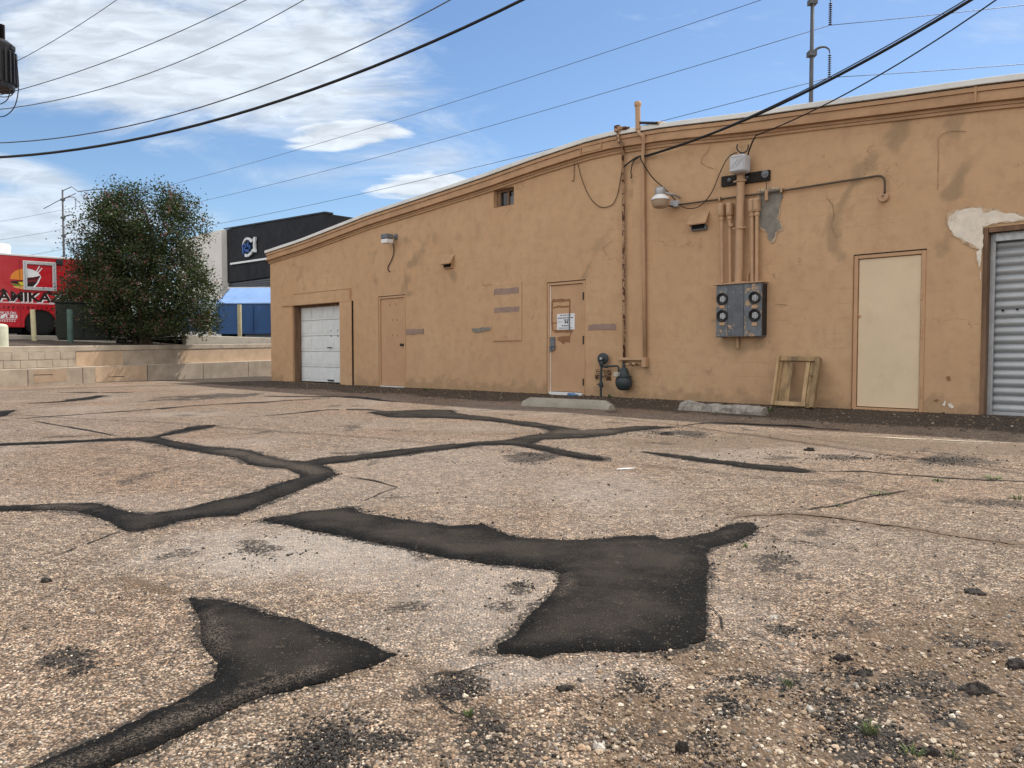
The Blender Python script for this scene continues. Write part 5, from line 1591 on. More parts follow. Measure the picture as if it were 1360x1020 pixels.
# leaning timber frame
M['pine'] = pmat('weathered_pine', (.30, .20, .105), .8, var=.3, scale=7, stretch=(1, 1, .25), dirt=((.07, .055, .04), 5, .75), bump=.3)
M['pine_light'] = pmat('fresh_pine', (.40, .275, .15), .8, var=.2, scale=7, stretch=(1, 1, .25), dirt=((.20, .14, .08), 6, .5), bump=.3)
BLp, BRp = wp(1027, 541.5, .36), wp(1083, 543.5, .36)
zb_ = float(gz(*list(WALL.w(BLp))[:2]))
TLp, TRp = wp(1036, 475, .05), wp(1092, 476, .05)
BLv, BRv, TLv, TRv = [Vector(p) for p in (BLp, BRp, TLp, TRp)]
BLv.z = BRv.z = zb_ - .005
ex = (BRv - BLv); ey = (TLv - BLv); nrm_ = ex.cross(ey).normalized()
if nrm_.y > 0: nrm_ = -nrm_
t_ = thing('pallet_frame', 'broken timber pallet frame leaning on the wall beside the beige door', 'pallet', WALL, tuple((BLv + BRv) / 2))


def plank(s0, s1, t0, t1, d0, d1, mat, name):
    f = lambda s, q, d: BLv + ex * s + ey * q + ((TRv - TLv) - ex) * s * q + nrm_ * d
    a = [f(s0, t0, d0), f(s1, t0, d0), f(s1, t1, d0), f(s0, t1, d0)]
    b = [f(s0, t0, d1), f(s1, t0, d1), f(s1, t1, d1), f(s0, t1, d1)]
    return part(name, MB().hexa(a, b), mat, t_, .004)


plank(0, .055, 0, 1.0, 0, .10, M['pine_light'], 'stringer')
plank(.90, 1.0, -.005, .99, 0, .085, M['pine'], 'stringer')
plank(.09, .36, .10, .90, .002, .022, M['pine'], 'slat')
plank(.055, .11, .02, .97, .024, .05, M['pine'], 'slat')
plank(.68, .77, .08, .93, .002, .05, M['pine_light'], 'slat')
plank(.775, .895, .0, .985, .001, .035, M['pine'], 'slat')
plank(.06, .895, .90, .99, .036, .075, M['pine'], 'rail')
plank(.06, .80, .01, .095, .036, .07, M['pine_light'], 'rail')
plank(.80, .89, .62, .70, .037, .055, M['pine'], 'cleat')
# ------------------------------------------------------------------ retaining wall, upper lot and what stands there
def rp(px, py, b=0.0):
    return RET.pix(px, py, b)


def zlow(a): return .385 + .0155 * a
def ztop(a): return .905 + .0190 * a


def zlot(b): return 1.20 + .022 * max(0, b - 2.2)


A0, A1 = -9.0, 24.0
M['ret_old'] = pmat('old_grey_concrete', (.40, .335, .265), .92, var=.16, scale=2.5, dirt=((.26, .21, .16), 3.5, .6), bump=.5, bscale=40, stretch=(1, 1, 1.0))
M['ret_block'] = pmat('painted_blocks', (.43, .37, .295), .9, var=.15, scale=2.2, dirt=((.26, .22, .19), 3, .6), bump=.5, bscale=50)
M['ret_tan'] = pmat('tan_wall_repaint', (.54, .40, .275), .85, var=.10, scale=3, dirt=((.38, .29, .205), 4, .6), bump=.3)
M['soil'] = pmat('planter_soil', (.075, .055, .042), .95, var=.35, scale=6, bump=1.0, bscale=40)
M['lot'] = pmat('upper_lot_paving', (.14, .135, .125), .9, var=.15, scale=3, bump=.5, bscale=60)
M['kerb'] = pmat('kerb_concrete', (.42, .385, .33), .9, var=.14, scale=3, dirt=((.24, .21, .18), 3, .5), bump=.4)
rw = thing('retaining_wall', 'low two-tier concrete retaining wall with tan repainted patches', 'retaining wall', RET, (0, 0, 0))
N = 60
av = np.linspace(A0, A1, N)


def tier(mb, y0, y1, zb, zt):
    vs = []
    for a in av:
        zz = zt(a); vs += [(a, y0, zb(a)), (a, y0, zz - .012), (a, y0 + .012, zz), (a, y1, zz), (a, y1, zb(a))]
    fs = [(5 * i + k, 5 * i + 5 + k, 5 * i + 5 + (k + 1) % 5, 5 * i + (k + 1) % 5) for i in range(N - 1) for k in range(5)]
    fs += [(0, 1, 2, 3, 4), (5 * N - 1, 5 * N - 2, 5 * N - 3, 5 * N - 4, 5 * N - 5)]
    return mb.add(vs, fs)


part('lower_tier', tier(MB(), 0, .28, lambda a: -.3, zlow), M['ret_old'], rw)
part('upper_tier', tier(MB(), .22, .46, lambda a: zlow(a) - .05, lambda a: ztop(a) - .13), M['ret_old'], rw)
part('cap_course', tier(MB(), .205, .47, lambda a: ztop(a) - .128, ztop), M['ret_block'], rw)
aL = rp(99.5, 470, .2)[0]
# block courses at the left end, standing a little proud
bm = MB(); bw = .40
for row in range(2):
    a = A0 + (.2 if row else 0)
    while a < aL:
        e = min(a + bw, aL)
        zl, zh = zlow((a + e) / 2) + .004, ztop((a + e) / 2) - .132; hh = (zh - zl) / 2
        bm.box(a + .004, e - .004, .165 + random.uniform(-.003, .003), .221, zl + row * hh + .003, zl + (row + 1) * hh - .003)
        a += bw
part('blocks', bm, M['ret_block'], rw, .006)


def ret_patch(x0, x1, low, label, mat, hfrac=(0, 1), seed=0):
    b = .0 if low else .22
    a0, a1 = rp(x0, 475, b)[0], rp(x1, 475, b)[0]
    zb = (lambda a: -.02) if low else (lambda a: zlow(a) + .01)
    zt_ = zlow if low else (lambda a: ztop(a) - .135)
    P = []
    for i in range(13): P.append((a0 + (a1 - a0) * i / 12, zb(a0) + hfrac[0] * (zt_(a0) - zb(a0))))
    for i in range(13): a = a1 + (a0 - a1) * i / 12; P.append((a, zb(a) + hfrac[1] * (zt_(a) - zb(a)) - .02))
    Q = jag(P, .05, .012, seed)
    rv, re, rf_, *_ = delaunay_2d_cdt([Vector(p) for p in Q], [], [list(range(len(Q)))], 1, 1e-6)
    part('paint_patch', MB().add([(v.x, b - .004, v.y) for v in rv], [tuple(f) for f in rf_]), mat, rw, label=label)


ret_patch(101, 163, False, 'tan paint patch on the upper tier', M['ret_tan'], (0, 1), 1)
ret_patch(240, 420, False, 'long tan patch on the upper tier, its sunlit brightness painted in', M['ret_tan'], (0, 1), 2)  # sunlit stretch of the tier put in as brighter tan
ret_patch(126, 194, True, 'square tan paint patch on the lower tier', M['ret_tan'], (.10, 1), 3)
ret_patch(45, 88, True, 'faded tan paint patch on the lower tier', pmat('faded_tan', (.42, .31, .22), .9, var=.15, scale=4, dirt=((.28, .22, .17), 4, .8)), (.2, .95), 4)
jn = MB()
for x in (37, 110, 196, 270, 330):
    a = rp(x, 495, 0)[0]; jn.box(a - .006, a + .006, -.003, .02, -.02, zlow(a) - .02)
for x0, x1, y in ((144, 165, 500.5), (45, 70, 498)):
    p, q = rp(x0, y, 0), rp(x1, y, 0); jn.box(p[0], q[0], -.006, .02, p[2] - .008, p[2] + .006)
part('joints', jn, M['crack'], rw)

# planter bed and upper lot (real terrain behind the wall)
bd = MB(); m = 5
bs = [.46, 1.0, 1.6, 2.2, 2.45]
vs = []
for a in av:
    for b in bs:
        f = (b - .46) / 2
        vs.append((a, b, ztop(a) * (1 - f) + 1.16 * f - .02 + .05 * float(fbm(a * 2, b * 2, 3, 5) - .5)))
bd.add(vs, [(i * 5 + k, i * 5 + 5 + k, i * 5 + 6 + k, i * 5 + 1 + k) for i in range(N - 1) for k in range(4)])
solo('soil_ground', bd, M['soil'], RET, (0, 0, 0), 'dark soil bed behind the retaining wall', 'planter bed', kind='structure', smooth=True)
ul_ = MB(); al = [A0, 0, 8, 16, 24, 34, 50]; bl_ = [2.45, 6, 12, 20, 40, 90]
ul_.add([(a, b, zlot(b)) for a in al for b in bl_], [(i * 6 + k, i * 6 + 6 + k, i * 6 + 7 + k, i * 6 + 1 + k) for i in range(len(al) - 1) for k in range(5)])
ul_.add([(A0 - 60, b, zlot(b)) for b in bl_], [])
n0 = len(ul_.v) - 6
ul_.f += [(n0 + k, k, k + 1, n0 + k + 1) for k in range(5)]
solo('upper_parking_lot', ul_, M['lot'], RET, (0, 0, 0), 'grey paving of the raised lot behind the retaining wall', 'parking lot', kind='structure')


def kerb(a0, a1, b, zb, zt, label):
    k = MB(); k.box(a0, a1, b, b + .16, zb, zt)
    solo('kerb', k, M['kerb'], RET, (a0, b, zb), label, 'kerb', 'kerbs of the raised lot', 'structure', bevel=.02)


ka, kb = rp(8, 449, 2.3), rp(156, 449, 2.3)
kerb(A0, kb[0], 2.3, .9, 1.235, 'concrete kerb of the upper lot behind the soil bed')
ka2 = rp(247, 450, .62)
kerb(ka2[0], A1, .62, .9, 1.30, 'raised concrete kerb on the retaining wall below the blue container')
fl = MB()
fl.add([(ka2[0], .77, 1.27), (A1, .77, 1.27), (A1, 2.46, 1.21), (ka2[0], 2.46, 1.21)], [(0, 1, 2, 3)])
solo('soil_ground', fl, M['soil'], RET, (ka2[0], .77, 1.2), 'soil strip behind the raised kerb', 'planter bed', kind='structure')

# bollards
M['bollard'] = pmat('bollard_paint', (.52, .47, .29), .6, var=.1, scale=9, dirt=((.34, .28, .17), 8, .6))
M['bollard_pale'] = pmat('pale_bollard_paint', (.56, .585, .46), .6, var=.06, scale=6, dirt=((.42, .40, .30), 5, .5))
M['teal'] = pmat('teal_paint', (.065, .115, .10), .6, var=.15, scale=9, dirt=((.035, .045, .04), 8, .5))


def bollard(px, pyt, pyb, wpx, D, mat, label, dome=False, tilt=0.0):
    b = V(px, pyb, D); tp = V(px, pyt, D); r = wpx / FOC * D / 2; h = tp.z - b.z
    prof = [(r, -.15), (r, h - .02), (r * .92, h), (0, h + .004)] if not dome else [(r, -.15), (r, h - r * .45), (r * .95, h - r * .25), (r * .75, h - r * .1), (r * .4, h - .01), (0, h)]
    mb = MB().lathe((b.x, b.y, b.z), prof, 24, (tilt, 0, 1))
    return solo('bollard', mb, mat, WORLD, tuple(b), label, 'bollard', 'bollards of the raised lot', auto=40)


bollard(45.5, 411, 452, 6, 20.2, M['bollard'], 'slim beige bollard in front of the food truck wheel', tilt=-.03)
bollard(-1.5, 429.5, 460.5, 22, 17.8, M['bollard_pale'], 'fat dome-topped pale green bollard on the retaining wall', True)
bollard(318.5, 404.5, 449, 5.3, 26.4, M['bollard'], 'slim beige bollard before the blue container')
bollard(279, 412, 449, 4.4, 26.2, M['bollard'], 'slim beige bollard half hidden by the flowering tree')
bollard(93.5, 411, 453, 7, 20.6, M['teal'], 'dark teal bollard between the food truck and the tree')

# transformer cabinet
b0 = V(114, 452, 21.4)
CAB = Frame(b0, RET.a + math.radians(-40))
t_ = thing('transformer_cabinet', 'dark green pad-mounted transformer cabinet under the flowering tree', 'cabinet', CAB, (0, 0, 0))
M['cab_green'] = pmat('cabinet_green', (.016, .021, .016), .6, var=.2, scale=5)
part('cabinet', MB().box(-.72, .62, .02, .9, 0, 1.02), M['cab_green'], t_, .015)
part('door', MB().box(-.70, -.06, -.0, .019, .06, .98), M['cab_green'], t_, .006)
part('door', MB().box(-.04, .60, -.0, .019, .06, .98), M['cab_green'], t_, .006)
part('lid', MB().box(-.74, .64, -.02, .92, 1.022, 1.07), M['cab_green'], t_, .012)
part('pad', MB().box(-.85, .75, -.12, 1.0, -.15, -.002), M['kerb'], t_, .01)

# ---------------- food truck
T0 = V(53, 446, 25.0)
TR = Frame(T0, math.radians(40))


def tp_(px, py, y=0.0):
    return TR.pix(px, py, y)


M['truck_red'] = pmat('truck_red_paint', (.52, .012, .022), .28, 0, var=.06, scale=1.5, spec=.5, bump=.02, dirt=((.34, .010, .02), 1.5, .5))
art_seam = pmat('seam_red', (.20, .006, .012), .5)
M['truck_white'] = pmat('truck_white', (.80, .80, .80), .4, var=.03)
M['alu'] = pmat('aluminium', (.62, .63, .64), .35, .6, var=.06)
M['tyre'] = pmat('tyre', (.012, .012, .012), .8, var=.3, scale=20)
M['under'] = pmat('truck_underside', (.008, .008, .009), .9)
z_roof, z_bot, z_tail = tp_(53, 341.5)[2], tp_(25, 434.9)[2], tp_(76, 440)[2]
xa, xe = tp_(-75, 400)[0], tp_(172, 400)[0]
xw = tp_(54.5, 440)[0]; zw = .46; rw_ = .46
ra = (tp_(75, 430)[0] - tp_(33, 430)[0]) / 2; xw = (tp_(75, 430)[0] + tp_(33, 430)[0]) / 2
truck = thing('food_truck', 'red step-van food truck with burger artwork and a framed serving hatch', 'food truck', TR, (xw, 0, 0))
za_ = tp_(54, 411.5)[2]
arc = [(xw + ra * math.cos(math.pi * k / 14), zw - .05 + (za_ - zw + .05) * math.sin(math.pi * k / 14)) for k in range(15)]
xw2 = xw + 3.7
arc2 = [(xw2 + ra * math.cos(math.pi * k / 14), zw - .05 + (za_ - zw + .05) * math.sin(math.pi * k / 14)) for k in range(15)]
pol = [(xa, z_bot), (xa, z_roof - .10), (xa + .08, z_roof), (xe - .5, z_roof), (xe, z_roof - .35), (xe, z_tail)]
pol += [(xw2 + ra, z_tail)] + arc2 + [(xw2 - ra, z_tail)] if xw2 + ra < xe else []
pol += [(xw + ra, z_tail)] + arc + [(xw - ra, z_bot)]
body = part('body', MB().prism(pol, 0, 2.2), M['truck_red'], truck, .03)
sm_ = MB()
for px in (-40, 27, 82, 100, 128):
    xs_ = tp_(px, 400)[0]; sm_.box(xs_ - .008, xs_ + .008, -.004, .002, (z_bot if px < 30 else za_ + .12) + .03, z_roof - .12)
part('panel_seam', sm_, art_seam, body)
q_ = tp_(79, 348.5); part('marker_lamp', MB().box(q_[0] - .10, q_[0] + .10, -.07, -.001, q_[2] - .09, q_[2] + .09), M['dark_metal'], body, .02)
part('roof_rail', MB().box(xa + .02, xe - .4, -.03, 2.23, z_roof - .015, z_roof + .05), M['truck_white'], body, .012)
zs = tp_(40, 402.7)[2]
part('stripe', MB().box(xa, tp_(79, 404)[0], -.012, .0, zs - .02, zs + .02), pmat('stripe_pink', (.72, .42, .43), .4), body, .004)
part('underframe', MB().box(xa + .2, xw - ra - .05, .25, 2.1, .10, z_bot + .10).box(xw - ra, xw2 + ra, .45, 1.8, .06, z_bot + .08), M['under'], truck)
for xx in (xw, xw2):
    for y0, lab in ((.06, 0), (1.86, 1)):
        wh = part('wheel', MB().lathe((xx, y0, zw), [(.22, .0), (.30, -.0), (.40, .0), (rw_, .05), (rw_, .23), (.40, .28), (.2, .28)], 32, (0, 1, 0)), M['tyre'], truck, auto=45)
        part('rim', MB().lathe((xx, y0 + .03, zw), [(.0, .02), (.08, .0), (.09, .06), (.20, .09), (.23, .02), (.25, .02), (.25, .1)], 24, (0, 1, 0)), M['grey_metal'], wh, auto=45)
# serving hatch frame
h0, h1 = tp_(31, 385), tp_(75, 385)
hz = [tp_(31, 385)[2], tp_(31, 346)[2]]
fx0, fx1 = h0[0], h1[0]
fw = .11
hf = MB().box(fx0, fx0 + fw, -.05, -.002, hz[0], hz[1]).box(fx1 - fw, fx1, -.05, -.002, hz[0], hz[1]).box(fx0 + fw + .001, fx1 - fw - .001, -.05, -.002, hz[1] - fw, hz[1]).box(fx0 + fw + .001, fx1 - fw - .001, -.05, -.002, hz[0], hz[0] + fw)
hat = part('serving_hatch', hf, M['alu'], truck, .012)
part('hatch_trim', MB().box(fx0 + .04, fx0 + .06, -.056, -.05, hz[0] + .04, hz[1] - .04).box(fx1 - .06, fx1 - .04, -.056, -.05, hz[0] + .04, hz[1] - .04), M['galv'], hat)
part('vent_fan', MB().lathe((tp_(2, 330)[0], 1.0, z_roof + .03), [(.30, 0), (.30, .05), (.36, .06), (.38, .36), (.33, .40), (0, .42)], 24), M['truck_white'], truck, auto=40)


def tflat(pts, y, mat, name, par=None):
    P = [(tp_(px, py)[0], tp_(px, py)[2]) for px, py in pts]
    ar = sum(P[i][0] * P[(i + 1) % len(P)][1] - P[(i + 1) % len(P)][0] * P[i][1] for i in range(len(P)))
    if ar < 0: P.reverse()
    rv, re, rf_, *_ = delaunay_2d_cdt([Vector(p) for p in P], [], [list(range(len(P)))], 1, 1e-6)
    return part(name, MB().add([(v.x, y, v.y) for v in rv], [tuple(f) for f in rf_]), mat, par or body)


def ellp(cx, cy, rx, ry, a0, a1, n=14):
    return [(cx + rx * math.cos(math.radians(a0 + (a1 - a0) * k / n)), cy - ry * math.sin(math.radians(a0 + (a1 - a0) * k / n))) for k in range(n + 1)]


art = lambda n, c: pmat('art_' + n, c, .4, var=.04)
C_or, C_bun, C_gr, C_ye, C_dk, C_wh = art('orange', (.78, .27, .04)), art('bun', (.75, .40, .12)), art('lettuce', (.10, .28, .04)), art('cheese', (.75, .58, .05)), art('dark', (.03, .012, .012)), art('white', (.80, .82, .82))
tflat(ellp(32, 370, 18.5, 13, 180, 90) + [(32, 372)] + [(14, 370.5)], -.004, C_or, 'burger_art')
tflat([(14, 373), (32, 372.5), (32, 376), (24, 377), (15, 375.5)], -.004, C_dk, 'burger_art')
tflat([(14, 375.8), (24, 378), (32, 376.3), (32, 379), (22, 380), (17, 378)], -.0045, C_gr, 'burger_art')
tflat([(24, 374.6), (32, 374), (32, 379), (28, 378.8)], -.005, C_ye, 'burger_art')
tflat([(17, 380), (32, 379.8), (32, 384.5), (24, 383), (19, 381.8)], -.004, C_bun, 'burger_art')
tflat([(32, 357), (36, 356.5), (44, 358.5), (50, 361.5), (54, 366), (45, 368), (32, 369)], -.004, C_wh, 'rice_bowl_art')
tflat([(32, 369.5), (45, 368.5), (54, 366.5), (53.8, 369), (32, 372)], -.0045, C_dk, 'rice_bowl_art')
tflat([(32, 372.2), (53, 369.6), (51, 374), (47, 380), (44, 381.5), (32, 381)], -.0045, C_dk, 'rice_bowl_art')
tflat([(34, 373), (52, 370.5), (51, 373.5), (34, 375.5)], -.0052, art('maroon', (.20, .02, .025)), 'rice_bowl_art')
tflat([(54, 366.2), (54.5, 368), (51, 376), (46, 382), (43, 381.5), (48, 376.5), (51.5, 370.5)], -.006, C_wh, 'rice_bowl_art')
tflat([(45.5, 364), (52, 353), (53, 353.8), (46.8, 365)], -.005, C_wh, 'rice_bowl_art')
tflat([(47.5, 364.5), (55.5, 355.5), (56.2, 356.6), (48.8, 365.3)], -.005, C_wh, 'rice_bowl_art')
# lettering on the side
bx0, bx1 = tp_(-17, 400)[0], tp_(92, 400)[0]
lz0, lz1 = tp_(40, 400.8)[2], tp_(40, 387.8)[2]
lt = MB(); lettering(lt, 'KAMIKAZE', bx0 + .035, bx1 + .035, lz0 - .03, lz1 - .03, -.0035, .03)
part('lettering_outline', lt, C_wh, body)
lt = MB(); lettering(lt, 'KAMIKAZE', bx0, bx1, lz0, lz1, -.0075, .035)
for px in (4.5, 65):
    a = tp_(px, 388)[0]; lt.add([(a - .13, -.0078, lz1 - .05), (a + .13, -.0078, lz1 - .05), (a, -.0078, lz1 + .085)], [(0, 1, 2)])
part('lettering', lt, C_dk, body)
sm = MB(); k = tp_(-20, 409)[0]; zc = tp_(30, 409)[2]
while k < tp_(76, 410)[0]:
    w_ = random.uniform(.05, .09)
    sm.box(k, k + w_ * .8, -.004, -.001, zc - .05, zc - .035); sm.box(k, k + .02, -.004, -.001, zc - .05, zc + .05); sm.box(k + .021, k + w_ * .8, -.004, -.001, zc + random.choice((.0, .03)), zc + .05); k += w_ + .06
part('small_lettering', sm, art('dark_red', (.14, .006, .012)), body)
fl = MB(); lettering(fl, 'FOLLOW US ON:', tp_(-14, 415)[0], tp_(21.5, 415)[0], tp_(5, 417)[2], tp_(5, 413.5)[2], -.004, .02)
wz_ = lambda py: tp_(10, py)[2]
part('small_lettering', fl, C_wh, body)
ic = MB()
for px in (11.5, 19.2):
    a = tp_(px, 420)[0]; ic.box(a - .075, a + .075, -.005, -.001, wz_(422.3), wz_(417.8))
cx, cz = tp_(3.6, 420)[0], wz_(420)
ic.ngon([(cx - .085, -.004, cz + .055), (cx - .03, -.004, cz + .01), (cx - .09, -.004, cz - .05), (cx - .01, -.004, cz - .075), (cx + .06, -.004, cz - .03), (cx + .075, -.004, cz + .03), (cx + .10, -.004, cz + .06), (cx + .06, -.004, cz + .075), (cx + .02, -.004, cz + .07), (cx + .0, -.004, cz + .035)][::-1])
ic.box(tp_(-14, 424)[0], tp_(21.5, 424)[0], -.004, -.001, wz_(424.2), wz_(423.4))
k = tp_(-14, 426)[0]
while k < tp_(21, 426)[0]:
    ic.box(k, k + .035, -.004, -.001, wz_(427.0), wz_(425.6)); k += .065
part('social_icons', ic, C_wh, body)
id_ = MB(); a = tp_(11.5, 420)[0]; id_.lathe((a, -.0055, wz_(420)), [(.045, 0), (.045, .002), (.03, .002), (.03, 0)], 14, (0, -1, 0)); id_.box(a + .035, a + .055, -.007, -.0055, wz_(418.8), wz_(418.4))
a = tp_(19.2, 420)[0]; id_.box(a - .005, a + .02, -.007, -.0055, wz_(422.2), wz_(418.6)); id_.box(a - .025, a + .04, -.007, -.0055, wz_(420.6), wz_(420.0)); id_.box(a + .0205, a + .045, -.007, -.0055, wz_(419.0), wz_(418.4))
part('social_icons', id_, M['truck_red'], body)

# ---------------- blue container
D0 = V(287, 446, 28.0)
DU = Frame(D0, WALL.a + math.radians(38))
dq = lambda px, py: DU.pix(px, py, 0)
M['blue_steel'] = pmat('blue_steel', (.045, .115, .28), .5, .1, var=.15, scale=2, dirt=((.025, .05, .11), 2.5, .6), stretch=(1, 1, .4))
M['sunlit_lid'] = pmat('sunlit_blue_lid', (.24, .38, .66), .45, 0, var=.06, scale=2, dirt=((.15, .27, .56), 3, .5))  # sun on the lid is put into this paler blue
du = thing('refuse_container', 'large blue steel refuse container with a sloping lid tinted as sunlit', 'container', DU, (0, 0, 0))
zt = dq(320, 403.5)[2]; zt2 = zt + .62; W_ = 4.2
part('body', MB().prism([(0, 0.06), (0, zt), (1.0, zt2 - .02), (1.6, zt2 - .02), (1.6, .06)], .0, W_, 'x'), M['blue_steel'], du, .02)
part('lid', MB().hexa([(.10, -.03, zt - .01), (W_ - .1, -.03, zt - .01), (W_ - .1, .98, zt2), (.10, .98, zt2)], [(.10, -.03, zt + .03), (W_ - .1, -.03, zt + .03), (W_ - .1, .98, zt2 + .04), (.10, .98, zt2 + .04)]), M['sunlit_lid'], du, .008)
part('top_rail', MB().box(-.03, W_ + .03, .99, 1.08, zt2 + .0, zt2 + .07), M['alu'], du, .01)
rb = MB()
for x in (.04, 1.35, 2.75, W_ - .10): rb.box(x, x + .07, -.05, -.002, .06, zt - .05)
rb.box(.04, W_ - .04, -.035, -.003, .061, .16)
part('ribs', rb, M['blue_steel'], du, .006)
part('skids', MB().box(.2, .4, .05, 1.5, -.1, .058).box(W_ - .5, W_ - .3, .05, 1.5, -.1, .058), M['under'], du)

# ---------------- parked car glimpsed below the tree
C0 = V(262, 445.5, 30.0)
CF = Frame((C0.x, C0.y, zlot(9.5)), math.radians(35))
car = thing('parked_car', 'blue parked car half hidden behind the foot of the tree', 'car', CF, (0, 0, 0))
M['car_blue'] = pmat('car_blue', (.10, .24, .46), .2, .2, var=.03, spec=.5, bump=0)
M['car_glass'] = pmat('car_glass', (.30, .36, .40), .08, spec=.6, var=.05, bump=0)
sec = [(-2.1, .35, .62, .62), (-2.0, .30, .82, .80), (-1.2, .26, .92, .84), (-.75, .25, .96, .85), (-.1, .24, .98, .86), (.9, .24, .98, .86), (1.6, .26, .96, .85), (2.05, .32, .90, .80), (2.15, .4, .7, .66)]
cm = MB(); vs = []
for x, z0_, z1_, hw in sec: vs += [(x, -hw * .92, z0_), (x, -hw, .5), (x, -hw, .72), (x, -hw * .9, z1_), (x, hw * .9, z1_), (x, hw, .72), (x, hw, .5), (x, hw * .92, z0_)]
cm.add(vs, [(8 * i + k, 8 * i + (k + 1) % 8, 8 * i + 8 + (k + 1) % 8, 8 * i + 8 + k) for i in range(len(sec) - 1) for k in range(8)] + [tuple(range(8))[::-1], tuple(range(8 * len(sec) - 8, 8 * len(sec)))])
cbd = part('body', cm, M['car_blue'], car, 0, auto=50)
part('cabin', MB().hexa([(-.85, -.76, .95), (1.55, -.76, .95), (1.55, .76, .95), (-.85, .76, .95)], [(-.15, -.62, 1.42), (.95, -.62, 1.42), (.95, .62, 1.42), (-.15, .62, 1.42)]), M['car_glass'], car, .05)
part('roof', MB().box(-.12, .92, -.61, .61, 1.41, 1.46), M['car_blue'], car, .03)
for x in (-1.35, 1.35):
    for y in (-.78, .62):
        part('wheel', MB().lathe((x, y, .31), [(.16, 0), (.28, 0), (.31, .03), (.31, .14), (.28, .17), (.16, .17)], 22, (0, 1, 0)), M['tyre'], car, auto=45)
for y in (-.62, .45):
    part('headlight', MB().box(-2.13, -2.02, y, y + .2, .60, .72), M['car_glass'], car, .02)

# ---------------- dark building behind
K0 = V(298, 446, 40.0)
KB = Frame((K0.x, K0.y, zlot(18)), WALL.a)
kq = lambda px, py, y=0.0: KB.pix(px, py, y)
M['black_wall'] = pmat('black_cladding', (.018, .0185, .022), .7, var=.15, scale=.8, spec=.25)
M['grey_rib'] = pmat('grey_corrugated', (.12, .13, .145), .5, .3, var=.12, scale=2)
M['pier'] = pmat('pale_stucco', (.70, .67, .63), .9, var=.05, scale=1)
kb = thing('storefront', 'dark storefront with a black parapet and a fish-shaped letter C sign', 'building', KB, (0, 0, 0))
xL, xR = kq(298, 330)[0], kq(432, 330)[0]
zT = kq(298, 305)[2]; zM = kq(330, 372)[2]
zT2 = kq(432, 283)[2]
part('parapet', MB().add([(xL, 0, zM), (xR, 0, zM), (xR, 0, zT2), (xL, 0, zT), (xL, 16, zM), (xR + 0, 16, zM), (xR, 16, zT2), (xL, 16, zT)], [(0, 1, 2, 3), (7, 6, 5, 4), (1, 5, 6, 2), (0, 3, 7, 4), (3, 2, 6, 7), (0, 4, 5, 1)]), M['black_wall'], kb, .03)
part('coping', MB().add([(xL, -.03, zT), (xR + .03, -.03, zT2), (xR + .03, -.03, zT2 + .07), (xL, -.03, zT + .07), (xL, .4, zT), (xR + .03, .4, zT2), (xR + .03, .4, zT2 + .07), (xL, .4, zT + .07)], [(0, 1, 2, 3), (7, 6, 5, 4), (3, 2, 6, 7), (1, 5, 6, 2)]), M['dark_metal'], kb)
ry = MB(); nz = 30; vs = []
zb0 = -.1; hh = (zM - .02 - zb0) / nz
pr = []
for i in range(nz): pr += [(.05, zb0 + hh * i), (.05, zb0 + hh * (i + .55)), (.11, zb0 + hh * (i + .62)), (.11, zb0 + hh * (i + .94))]
nn = len(pr)
ry.add([(xL, y, z) for y, z in pr] + [(xR, y, z) for y, z in pr], [(i, nn + i, nn + i + 1, i + 1) for i in range(nn - 1)])
part('corrugated_front', ry, M['grey_rib'], kb)
part('side_wall', MB().box(xR - .2, xR - .01, .2, 15.9, -.2, zM - .01).box(xL + .01, xL + .2, .2, 15.9, -.2, zM - .01), M['grey_rib'], kb)
px0 = kq(205, 330)[0]
zP = kq(296, 304)[2] + .35
pr_ = .30
pxr = kq(294, 330, -pr_)[0]
part('pier', MB().box(pxr - 5.5, pxr, -pr_, 14, -.2, kq(294, 304.5, -pr_)[2]), M['pier'], kb, .02)
a, b_ = kq(306, 350.5, -.08), kq(372, 341, -.08)
part('light_bar', MB().hexa([(a[0], -.10, a[2] - .045), (b_[0], -.10, b_[2] - .045), (b_[0], -.10, b_[2] + .045), (a[0], -.10, a[2] + .045)][::-1], [(a[0], -.002, a[2] - .045), (b_[0], -.002, b_[2] - .045), (b_[0], -.002, b_[2] + .045), (a[0], -.002, a[2] + .045)][::-1]), M['truck_white'], kb)


def kpoly(pts, y0, y1, mat, name, par):
    P = [(kq(px, py, y0)[0], kq(px, py, y0)[2]) for px, py in pts]
    ar = sum(P[i][0] * P[(i + 1) % len(P)][1] - P[(i + 1) % len(P)][0] * P[i][1] for i in range(len(P)))
    if ar < 0: P.reverse()
    return part(name, MB().prism(P, y0, y1), mat, par)


def ring(pts_o, pts_i):
    return pts_o + pts_i[::-1]


M['sign_white'] = pmat('sign_white', (.70, .71, .72), .4)
M['sign_blue'] = pmat('sign_blue', (.03, .09, .30), .4)
